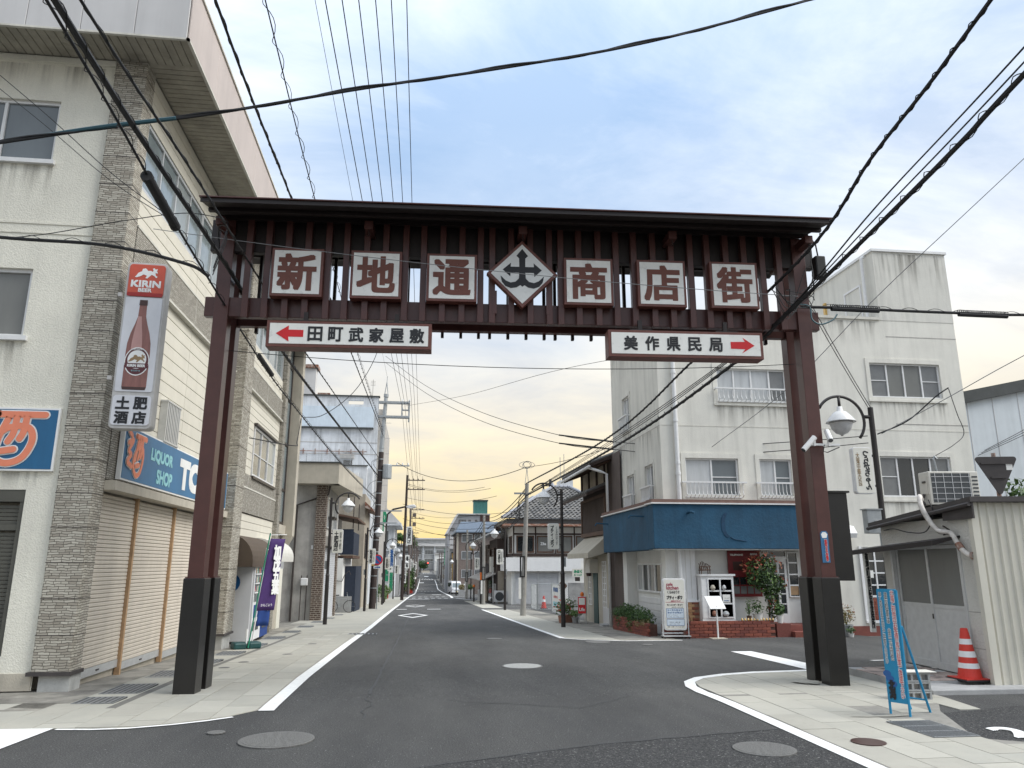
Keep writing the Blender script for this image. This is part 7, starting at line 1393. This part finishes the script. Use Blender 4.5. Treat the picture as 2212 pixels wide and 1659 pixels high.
for k in range(10): m=MB(); m.box(11.1+k*.27,11.13+k*.27,151.47,151.5,11.2,14); part(m,'seam','tank_green',h)
h=house('yellow_house','ochre yellow house with a small white balcony','house',6.37,12,138,147,-4,3.6,'yellow_wall','roof_dk'); window(h,FY(138),6.5,7.05,.4,2.2,1,'glass_dark','bronze',.06,.05); m=MB(); m.pb(FY(138),6.42,7.1,-.3,.5,.3,.36); part(m,'balcony','alu_w',h)
h=house('low_grey_house','low grey house under a dark mansard behind the yellow house','house',5.95,14,141,149,-4,4.9,'conc_grey'); m=MB(); m.pb(FY(141),5.9,8.0,4.4,7.0,.0,.3); part(m,'mansard','fascia_grey',h)
RH=[(6.9,14,160,182,1.8,'white_wall','white shop wall past the grey townhouse'),(7.4,16,186,206,1.2,'conc_grey','grey shop beside the green banner'),(8.0,18,210,240,1.0,'plaster_old','beige shop at the bottom of the dip'),(8.6,20,246,290,2.2,'conc_old','weathered shop where the right-hand side climbs'),(9.4,24,300,360,3.8,'conc_grey','grey block near the end of the street')]
for x0,x1,y0,y1,zt,mt,lab in RH:
    h=house('shop_house',lab,'house',x0,x1,y0,y1,gz(y0)-1,zt,mt,'roof_dk')
    for k in range(4): a=-y1+1+k*(y1-y0-2)/4; window(h,FXn(x0),a,a+2.4,zt-2.2,zt-.8,2,'glass_grey','alu',.1,.06); m=MB(); m.pb(FXn(x0),a,a+3,gz(-a)+.1,gz(-a)+2.2,.0,.08); part(m,'shop_front','glass_dark' if k%2 else 'shutter_g',h)
    window(h,FY(y0),x0+.4,x0+2.4,zt-2.2,zt-.8,2,'glass_grey','alu',.1,.06)
vsign(7.4,200,1.6,5.8,.62,'青果市場通','sign_green','sign_face','tall green banner sign hanging over the far right pavement',.02)
for x,y,z,lab in ((6.5,140,-1.6,'purple-lettered white banner at the kerb past the van'),(6.9,165,-2.6,'white banner with black characters at the kerb past the townhouse'),(7.6,196,-2.8,'white banner near the tall green banner sign')): vsign(x,y,z,z+2.6,.6,'大売出し','sign_face','flag_purple',lab,.02)
# parked van
t=thing('parked_van','white kei van parked nose-out by the planters','van',(5.95,114.5,gz(114.5)),R_(8),local=True)
m=MB(); W2=.70
pr=[(0,.30),(-.02,.62),(.10,.95),(.34,1.62),(.50,1.80),(1.2,1.87),(3.2,1.86),(3.32,1.7),(3.36,.95),(3.33,.30)]
m.prism(PL((W2,0,0),(0,1,0)),pr,-2*W2,0); part(m,'body','kei_white',t,bev=.05); P=PL((0,0,0),(1,0,0))
m=MB(); m.add([(-.60,.105,1.0),(.60,.105,1.0),(.55,.335,1.60),(-.55,.335,1.60)],[(0,1,2,3)]); 
for q in range(4): m.v[q].y-=.012
part(m,'windscreen','glass_sky',t); m=MB(); m.box(-.71,.71,-.05,.0,.28,.48); part(m,'bumper','kei_white',t,bev=.02); m=MB(); m.box(-.16,.16,-.065,-.05,.34,.45); part(m,'number_plate','plate_yel',t); m=MB(); m.box(-.35,.35,-.03,-.01,.58,.66); part(m,'grille','ac_grille',t)
for s in (-1,1):
    m=MB(); m.box(s*.56-.11,s*.56+.11,-.035,.0,.66,.82); part(m,'headlight','alu',t); m=MB(); m.box(s*.80-.06,s*.80+.06,.28,.34,1.05,1.25); part(m,'mirror','kei_white',t); m=MB(); m.box(s*.705-.006,s*.705+.006,.5,1.3,1.05,1.6); m.box(s*.705-.006,s*.705+.006,1.45,3.1,1.05,1.6); part(m,'side_window','glass_dark',t)
    for y in (.62,2.75): m=MB(); m.cyl((s*.52,y,.28),(s*.70,y,.28),.28,.28,16); w_=part(m,'wheel','tyre',t); m=MB(); m.cyl((s*.70,y,.28),(s*.712,y,.28),.17,.17,12); part(m,'rim','alu',w_)
t=thing('parked_car','pale car parked behind the white van','car',(7.1,118,gz(118)),local=True); m=MB(); m.prism(PL((.72,0,0),(0,1,0)),[(0,.3),(0,.8),(.7,.95),(1.2,1.45),(2.8,1.45),(3.3,.9),(3.4,.3)],-1.44,0); part(m,'body','kei_white',t,bev=.05); m=MB(); m.add([(-.6,.78,1.0),(.6,.78,1.0),(.52,1.15,1.38),(-.52,1.15,1.38)],[(0,1,2,3)]); part(m,'windscreen','glass_sky',t)
for s in (-1,1):
    for y in (.65,2.7): m=MB(); m.cyl((s*.5,y,.28),(s*.73,y,.28),.28,.28,14); part(m,'wheel','tyre',t)
rnd=random.Random(9)
for x,y,lab in ((5.9,100,'round brown shrub in a concrete planter beside the van'),(6.9,101,'second round shrub in the planter row behind the pole')):
    t=thing('planter_shrub',lab,'shrub',(x,y,gz(y))); z=gz(y); m=MB(); m.box(x-.45,x+.45,y-.4,y+.4,z,z+.75); part(m,'planter','conc_grey',t); crown(t,'foliage',rnd,[((x,y,z+1.05),(.48,.48,.38))],500,.10,'leaf_dry' if x<6.5 else 'leaf_green',.5)
t=thing('kerb_utility_box','cluster of grey meters and an orange-lamped bollard at the pole foot','box',(5.5,66,gz(66)),local=True); m=MB(); m.box(-.25,.2,-.2,.2,.1,1.0); part(m,'box','alu_w',t,bev=.03); m=MB(); m.cyl((-.6,0,0),(-.6,0,1.2),.06,.06,8); part(m,'bollard','lamp_black',t); m=MB(); m.lathe((-.6,0,1.2),[(.1,0),(.12,.1),(.06,.22)],10); part(m,'orange_lamp','orange',t)
m=MB(); m.cyl((4.85,58.3,gz(58.3)+1.75),(4.85,58.3,gz(58.3)+2.3),.082,.082,12); solo(m,'orange_band','orange','orange reflective band round the black lamp post by the old dark house','band')
# traffic light, school, hill
t=thing('traffic_light','red traffic light hanging over the far crossing','traffic light',(4.2,330,2.4),local=True); m=MB(); m.box(-.9,.9,-.2,.2,-.35,.35); part(m,'housing','shed_trim',t); 
for k in range(3): m=MB(); m.cyl((.55-k*.55,-.24,0),(.55-k*.55,-.2,0),.24,.24,14); part(m,'lens',('lit_red' if k==0 else 'bronze'),t)
m=MB(); m.tube([(.9,0,.3),(4,0,.5),(4.2,0,-5)],.12,6); part(m,'mast','steel',t)
h=thing('school_building','long grey school building closing the end of the street','building',(6,424,0)); F=FY(420)
m=MB(); m.box(-60,70,420,440,-4,12.7); m.box(-2,28,424,440,12.7,15.4); part(m,'wall','school',h); m=MB(); m.box(-60,70,418.5,420,11.4,12.8); m.box(-2.5,28.5,423,424,15.2,15.9); part(m,'eave','fascia_grey',h)
for k in range(16):
    x=-40+k*6.2; m=MB(); m.pb(F,x-.4,x+.4,-4,11.4,.0,.6); part(m,'pier','conc_white',h)
    for z in (6.8,2.2): window(h,F,x+.7,x+5.5,z,z+2.8,3,'glass_grey' if (k+int(z))%3 else 'glass_frost2','alu',.25,.1)
m=MB(); m.box(9.5,18,408,416,-2,7.2); q=part(m,'annex','white_wall',h); m=MB(); m.box(9,18.5,407.5,408,7.0,7.6); part(m,'annex_eave','fascia_grey',h)
rnd=random.Random(13)
g=MB(); n=24
hp=[(-260+i*22,460,1+9*max(0,math.sin(i/23*3.14))+2*math.sin(i*1.3)) for i in range(n)]
for i in range(n-1): g.quad((hp[i][0],455,-2),(hp[i+1][0],455,-2),(hp[i+1][0],520,hp[i+1][2]),(hp[i][0],520,hp[i][2])); g.quad((hp[i][0],520,hp[i][2]),(hp[i+1][0],520,hp[i+1][2]),(hp[i+1][0],640,-2),(hp[i][0],640,-2))
o=struct(g,'hill','leaf_dark')
for k,(x,y,r,z) in enumerate(((-13,400,4.5,13.0),(-8,398,4.2,14.6),(-4.5,402,3.6,15.2),(-2.0,396,2.6,12.0),(-18,402,5,12.5),(1.8,392,3.0,2.2),(3.6,388,2.4,1.6))):
    t=thing('hill_tree',('dark evergreen on the wooded rise beside the school','broad green tree on the wooded rise beside the school','rounded tree at the top of the wooded rise by the shop roofs','small tree leaning out from the wooded rise','dark broad tree behind the shop roofs on the rise','light green tree in front of the school gate','low tree beside the crossing by the school gate')[k],'tree',(x,y,gz(y))); zz=gz(y); m=MB(); m.cyl((x,y,zz-1),(x,y,z),.4,.2,7); part(m,'trunk','bark',t); bl=[((x+rnd.uniform(-.6,.6)*r,y+rnd.uniform(-.4,.4)*r,z+rnd.uniform(-.5,.35)*r),(r*.55,r*.55,r*.42)) for _ in range(7)]; crown(t,'crown',rnd,bl,1100,r*.13,'leaf_green' if k%2 else 'leaf_dark',.3)
m=MB(); m.box(2.5,6.5,386,387,-2.4,-1.2); solo(m,'school_wall','conc_tan','low tan wall at the school gate','wall')
# distant skyline behind the houses on both sides
for x0,x1,y0,y1,zt,mt,lab in ((-40,-16,70,90,7,'conc_grey','grey block behind the white concrete building'),(-40,-12,30,55,5.2,'plaster_old','beige block behind the rendered house'),(18,40,60,80,5.5,'conc_old','old block behind the corner house'),(18,50,95,130,5,'conc_grey','grey block behind the apartments'),(17,45,28,50,5.5,'conc_tan','tan block behind the café')):
    house('background_block',lab,'building',x0,x1,y0,y1,gz(y0)-1,zt,mt,'roof_dk')
# ------------------------------------------------------------------ overhead cables
def cable(name,lab,pts,r,mat='cable',coil=0,cr=.05,ct=.008,group=None,smooth=True,step=.28,n=6):
    P=catmull(pts,8) if smooth else [V(p) for p in pts]
    if not coil:
        m=MB(); m.tube(P,r,n); return solo(m,name,mat,lab,'cable',group)
    t=thing(name,lab,'cable',P[len(P)//2],group=group); m=MB(); m.tube(P,r,n); part(m,'cable',mat,t)
    # lashing wire wound round the bundle
    Ls=[0]
    for i in range(1,len(P)): Ls.append(Ls[-1]+(P[i]-P[i-1]).length)
    tot=Ls[-1]; q=[]; k=0; N_=int(tot/step*8)
    for i in range(N_+1):
        s=tot*i/N_
        while k<len(Ls)-2 and Ls[k+1]<s: k+=1
        f=(s-Ls[k])/max(1e-6,Ls[k+1]-Ls[k]); p=P[k].lerp(P[k+1],f); d=(P[k+1]-P[k]).normalized(); u=V((0,0,1)); u=(u-d*u.dot(d)).normalized(); v=d.cross(u); a=6.2832*s/step
        q.append(p+u*(cr*math.cos(a)+coil)+v*cr*math.sin(a))
    m=MB(); m.tube(q,ct,4); part(m,'lashing_wire','cable',t); return t
PT=V((-2.45,48.2,0))   # pole on the left pavement
# bundles along the left pavement
cable('cable_bundle','thickest black cable bundle passing the liquor store and the gate post',[(-2.70,-2,5.75),(-2.70,4.97,5.52),(-2.70,7.06,5.50),(-2.70,9.78,5.55),(-2.70,14.14,5.58),(-2.70,22.7,5.95),(-2.55,48.2,7.0)],.027,coil=.006,cr=.031,ct=.005,step=.35)
cable('cable_bundle','lashed cable with a black splice closure hanging in front of the store wall',[(-2.80,-2,5.9),(-2.80,5.05,5.58),(-2.80,8.13,5.30),(-2.80,11.84,5.08),(-2.80,16.2,4.99),(-2.75,30,5.12),(-2.6,48.2,5.55)],.013,coil=.012,cr=.035,ct=.0045,step=.36)
t=thing('splice_closure','black cylindrical splice closure on the lashed cable before the store windows','closure',(-2.8,7.7,5.34)); m=MB(); m.cyl((-2.80,7.27,5.36),(-2.80,8.15,5.27),.052,.052,12); part(m,'sleeve','cable',t); m=MB(); m.cyl((-2.80,7.22,5.365),(-2.80,7.28,5.36),.06,.06,12); part(m,'end_cap','rubber',t); m=MB(); m.cyl((-2.80,8.13,5.272),(-2.80,8.2,5.265),.057,.057,12); part(m,'end_cap','rubber',t)
m=MB(); m.cyl((-2.80,12.9,5.07),(-2.80,14.1,5.04),.045,.045,10); solo(m,'splice_closure','cable','second black splice closure on the lashed cable behind the gate','closure')
cable('cable_bundle','single dark cable rising slightly past the store eave',[(-2.4,-2,5.2),(-2.4,4.72,5.34),(-2.4,7.69,5.51),(-2.4,15,5.81),(-2.4,19.4,6.1),(-2.45,48.2,8.0)],.012,coil=.003,cr=.015,ct=.004,step=.5)
cable('cable_bundle','twisted black cable above the store fascia running to the brown pole',[(-2.3,-1,7.5),(-2.3,7.15,7.42),(-2.3,10.58,7.56),(-2.3,14,7.75),(-2.35,48.2,9.6)],.017,coil=.003,cr=.02,ct=.006,step=.6)
cable('cable_bundle','looped black cable high beside the store, lashed in large rings',[(-2.3,-1,9.8),(-2.3,9.19,9.16),(-2.3,14.55,8.91),(-2.3,25.69,8.87),(-2.4,48.2,9.9)],.011,coil=.025,cr=.05,ct=.006,step=.75)
# high-voltage lines to the crossarms
k=0
for i,(xa,dx) in enumerate(((-1.2,0),(-1.05,.05),(-.9,.1),(-.75,.2),(-.68,.25),(-.62,.28))):
    z1=11.55 if i<3 else 12.0; x1=-1.25+.2*i
    cable('power_line','thin overhead power line to the crossarms of the brown pole',sagline((-2.05+.30*i,2,11.35+.12*i),(x1,48.2,z1+.1),.25,14),.012,group='power lines over the left pavement',smooth=False,n=4)
    cable('power_line','thin overhead power line between the two brown poles',sagline((x1,48.2,z1+.1),(-.9+.2*i,75,9.2+(i%2)*.9),.2,12),.014,group='power lines between the brown poles',smooth=False,n=4)
cable('ground_wire','very thin wire to the spike of the brown pole',sagline((-2.6,6,13.6),(-2.25,48.2,13.5),.2,12),.007,smooth=False,n=4)
# wire crossing above the junction
cable('crossing_cable','black and teal cable crossing above the junction in front of the gate',[(-5.6,7.2,5.25),(-4.08,7,5.50),(-3.14,7,5.74),(-2.16,7,5.97),(-.67,7,6.39),(.84,7,6.78),(2.4,7,7.24),(4.35,7,7.99),(6,7,8.7)],.016,coil=.006,cr=.018,ct=.009,step=1.6)
m=MB(); m.tube(catmull([(-3.75,6.99,5.585),(-3.14,6.99,5.745),(-2.5,6.99,5.885)],6),.021,6); solo(m,'cable_sleeve','cable_teal','teal sleeve on the cable crossing above the junction','sleeve')
cable('drop_cable','lashed cable from the left joining the bundle by the gate post',[(-7,9.4,5.68),(-5.34,9.5,5.59),(-4.06,9.5,5.55),(-3.07,9.5,5.35),(-2.78,9.55,5.21)],.022,coil=.02,cr=.035,ct=.005,step=.5)
cable('drop_cable','thin pair of wires rising to the store corner',[(-7,9.6,5.6),(-5.3,9.6,5.63),(-4.0,9.6,5.93),(-3.2,9.6,6.1),(-2.7,9.7,6.1)],.006,n=4); cable('drop_cable','thin wire slanting down across the stucco front',[(-6.2,9.4,8.3),(-4.9,9.2,7.2),(-3.9,9.0,6.3),(-3.0,8.8,5.6)],.007,n=4); cable('drop_cable','second thin wire beside the one slanting across the stucco front',[(-6.2,9.4,8.1),(-4.9,9.2,7.05),(-3.9,9.0,6.2),(-3.0,8.8,5.58)],.006,n=4)
for k in range(3): cable('drop_cable','loose black lead curling from the bundle to the gate post top',[(-2.75,9.6,5.25+.05*k),(-2.7,9.9,5.9+.1*k),(-2.9,10.2,6.15+.05*k),(-2.95,10.5,6.0)],.007,group='leads at the left gate post',n=4)
# thin wires on the gate
R3=Matrix.Rotation(GA,3,'Z'); gl=lambda a,y,z:tuple(GP+R3@V((a,y,z)))
cable('messenger_wire','thin pale wire stretched across the gate characters',sagline(gl(-.9,-.32,6.12),gl(8.3,-.28,5.40),.10,16),.0055,'wire_light',smooth=False,n=4); cable('messenger_wire','thin wire slung between the gate posts below the signs',sagline(gl(.1,.3,4.56),gl(8.42,.3,4.53),.16,16),.006,'cable',smooth=False,n=4)
# right-hand bundles
CP=V((5.1,35.6,0))
cable('cable_bundle','thick black lashed cable from the right gate post up past the junction',[(5.0,-1,8.2),(5.0,5.2,6.53),(5.0,6.15,6.28),(5.0,7.16,6.06),(5.1,8.9,5.66),(5.2,13.4,5.42),(5.1,20,4.95),(5.1,35.6,5.35)],.022,coil=.005,cr=.028,ct=.006,step=.28)
cable('cable_bundle','heaviest right-hand bundle with spread wires beyond the gate post',[(5.05,1,6.4),(5.0,5.0,5.62),(5.0,5.78,5.46),(5.05,7.2,5.29),(5.15,9.6,5.06),(5.2,11.9,4.85),(5.1,19,4.60),(5.05,35.6,4.75)],.028,coil=.012,cr=.044,ct=.005,step=.42)
for k,(dz,dx) in enumerate(((.10,.04),(.15,-.03),(.20,.02))): cable('side_wire','thin wire slung alongside the heavy right-hand bundle',[(5.05+dx,1,6.5+dz),(5.0+dx,5.0,5.66+dz),(5.05+dx,7.2,5.34+dz),(5.15,9.6,5.10),(5.2,11.9,4.90+dz*.5),(5.1,19,4.63+dz),(5.05,35.6,4.8)],.008,group='wires beside the heavy bundle',n=4)
cable('horizontal_cable','black cable with spiral guards leaving the gate post to the right',[(5.55,9.95,5.29),(6.2,9.9,5.285),(7.06,9.9,5.28),(8.2,9.9,5.285),(9.14,9.9,5.30),(13,9.9,5.5)],.022,coil=.02,cr=.03,ct=.005,step=.42)
for a,b in ((6.0,6.75),(8.05,8.85)):
    t=thing('spiral_guard','black spiral cable guard on the horizontal cable by the gate post' if a<7 else 'black spiral cable guard farther out on the horizontal cable','cable guard',((a+b)/2,9.9,5.28)); m=MB(); m.cyl((a,9.9,5.262),(b,9.9,5.262),.035,.035,8); part(m,'sleeve','cable',t); m=MB(); m.tube([(a+(b-a)*i/160,9.9+.038*math.sin(i*.98),5.298+.034*math.cos(i*.98)) for i in range(161)],.007,4); part(m,'spiral','cable',t)
cable('teal_lead','teal lead looping round the right gate post',[(5.35,9.85,5.28),(5.6,9.82,5.26),(5.62,9.8,5.05),(5.75,9.8,4.98),(5.95,9.82,5.06),(6.05,9.85,5.16)],.012,'cable_teal',n=5)
rnd=random.Random(2)
for k in range(9): cable('loose_lead','loose black lead tangled at the right gate post',[(5.0+rnd.uniform(-.1,.1),9.4+rnd.uniform(-.3,.3),5.3+rnd.uniform(-.2,.2)),(5.25,9.75,5.20+rnd.uniform(-.2,.3)),(5.5+rnd.uniform(-.05,.2),9.8,5.2+rnd.uniform(-.15,.6)),(5.72,9.85,5.6+rnd.uniform(-.5,.7))],.006,group='tangle of leads at the right gate post',n=4)
t=thing('junction_box','black cable junction box hanging at the top of the right gate post','junction box',(5.9,9.95,5.9)); m=MB(); m.box(5.82,5.98,9.88,10.02,5.75,6.1); part(m,'case','cable',t,bev=.02); m=MB(); m.tube([(5.9,9.95,6.1),(5.88,9.95,6.3),(5.8,9.9,6.35)],.012,5); part(m,'lead','cable',t)
# slack wires towards the café and the right lamp
cable('slack_wire','pale wire falling from upper right to the lamp behind the shed',[(14,9,12.0),(9.3,10.5,7.6),(8.0,11.8,6.2),(7.3,14,5.0),(6.9,17,4.3)],.008,'wire_light',n=4); cable('slack_wire','second pale wire falling towards the air conditioner mast',[(16,8.5,9.5),(11.5,10,6.0),(9.6,11.5,4.7),(8.55,12.9,3.95)],.008,'wire_light',n=4)
for k in range(2): cable('stay_wire','thin stay wire from the gate post down to the black lamp post',sagline(gl(8.5+.06*k,.3,6.0),(8.42+.05*k,13.0,4.45),.05,8),.007,group='stay wires to the lamp post',smooth=False,n=4)
for k in range(3): cable('service_wire','service wire reaching the pale tin warehouse from the right',sagline((30,24,10.2+.35*k),(21.0+.15*k,25.9,5.6+.1*k),.2,8),.012,group='service wires to the warehouse',smooth=False,n=4)
cable('lamp_drop','twisted service wire between the lamp post and the mast',[(8.5,12.95,3.95),(8.9,12.6,4.15),(9.3,12.3,4.55),(9.5,12.2,4.7)],.012,n=5); cable('lamp_drop','looped wire hanging to the grey service mast',[(9.5,12.2,4.68),(9.52,12.1,4.2),(9.6,12.1,3.85),(9.3,12,3.62),(8.92,12,3.42)],.007,n=4)
# wires across the street beyond the gate
cable('cross_street_wire','upper of two sagging wires from the brown pole to the café corner',[(-2.3,46,14.3),(.3,40,11.0),(2.8,33,8.2),(5.0,26.5,6.15),(6.2,23.5,5.45),(8.0,21.3,4.98),(10.4,19.9,4.95),(12.5,19.5,5.1)],.012,n=5); cable('cross_street_wire','lower of two sagging wires from the brown pole to the café corner',[(-2.3,46,13.9),(.3,40,10.6),(2.8,33,7.8),(5.0,26.5,5.85),(6.2,23.5,5.2),(8.0,21.3,4.72),(10.4,19.9,4.72),(12.5,19.5,4.9)],.012,n=5)
for a,b in (((5.0,26.5,6.15),(6.2,23.5,5.45)),((5.0,26.5,5.85),(6.2,23.5,5.2))): m=MB(); m.cyl(a,b,.028,.028,6); solo(m,'wire_sleeve','cable','black sleeve on a sagging wire near the café corner','sleeve','sleeves on the sagging wires')
cable('cross_street_wire','wire climbing from the pole crossarm to the right over the street',[(-1.0,48.2,11.6),(2.5,40,10.6),(6.0,30,9.6),(10,22,8.6)],.010,n=4); cable('cross_street_wire','slack wire from the store end wall curving up to the pole line',[(-4.1,26.6,6.6),(-3.5,27.5,6.9),(-2.6,28.6,8.0),(-2.0,30,9.6),(-1.7,31,11.2)],.014,n=5)
cable('cross_street_wire','black service wire from the store end wall to the lashed cable',[(-4.15,26.5,6.55),(-4.0,25,5.5),(-3.6,22,4.9),(-4.3,19.5,4.7)],.014,n=5)
for k,(za,zb,sg) in enumerate(((9.4,6.3,.5),(9.25,6.2,.5),(8.0,5.6,.5),(5.2,4.6,.6),(4.6,4.4,.7),(6.2,5.6,.6))):
    y0=(75,75,75,62,62,60)[k]; cable('far_cross_wire','sagging wire across the street between far poles',sagline((-1.2,y0,za),(5.3+.5*k,y0-14 if k<3 else y0-4,zb+ (1.4 if k<3 else 0)),sg,14),.018,group='wires across the street between far poles',smooth=False,n=4)
cable('long_cross_wire','long sagging pair of wires to the concrete pole top',sagline((-1.4,48.2,7.9),(5.12,35.7,6.15),.9,18),.018,smooth=False,n=4); cable('long_cross_wire','wire from the concrete pole top to the wooden house roof',sagline((5.12,35.7,6.15),(9,30.5,6.8),.2,8),.012,smooth=False,n=4)
for k in range(4): cable('pole_to_pole_wire','wire running along the right pavement between concrete poles',sagline((5.05,35.6,5.1-.2*k),(4.95,56.8,5.0-.25*k),.45,12),.02,group='wires along the right pavement',smooth=False,n=4)
for k in range(3): cable('pole_to_pole_wire','wire hanging between the two weathered concrete poles',sagline((4.95,56.8,5.0-.3*k),(5.2,80,4.9-.3*k),.6,12),.022,group='wires between the weathered poles',smooth=False,n=4)
for k in range(6): cable('far_power_line','thin power line between the far poles on the shop side',sagline((-.9+.25*k,75,9.3+(k%2)*.8),(-.6+.25*k,110,8.9+(k%2)*.8),.35,12),.018,group='far power lines on the shop side',smooth=False,n=4)
PF=[(-1.05,110,9.0),(-.9,140,7.1),(-.5,172,6.2),(-.1,205,5.9),(.2,240,6.1),(.6,285,6.7)]
for i in range(5):
    for k in range(4): a=PF[i]; b=PF[i+1]; cable('distant_power_line','distant power line dipping along the far shop fronts',sagline((a[0]+.4*k-.6,a[1],a[2]+.35*(k%2)),(b[0]+.4*k-.6,b[1],b[2]+.35*(k%2)),.4,8),.022,group='distant power lines',smooth=False,n=4)
for k,(y,za,zb) in enumerate(((118,7.5,5.6),(135,6.2,5.0),(150,6.0,4.6),(170,5.4,4.2),(190,5.4,4.4),(215,5.0,4.4),(90,7.2,6.2),(98,8.2,7.4))): cable('distant_cross_wire','distant wire sagging across the street',sagline((-1,y,za),(7,y-8,zb),.6,10),.022,group='distant wires across the street',smooth=False,n=4)
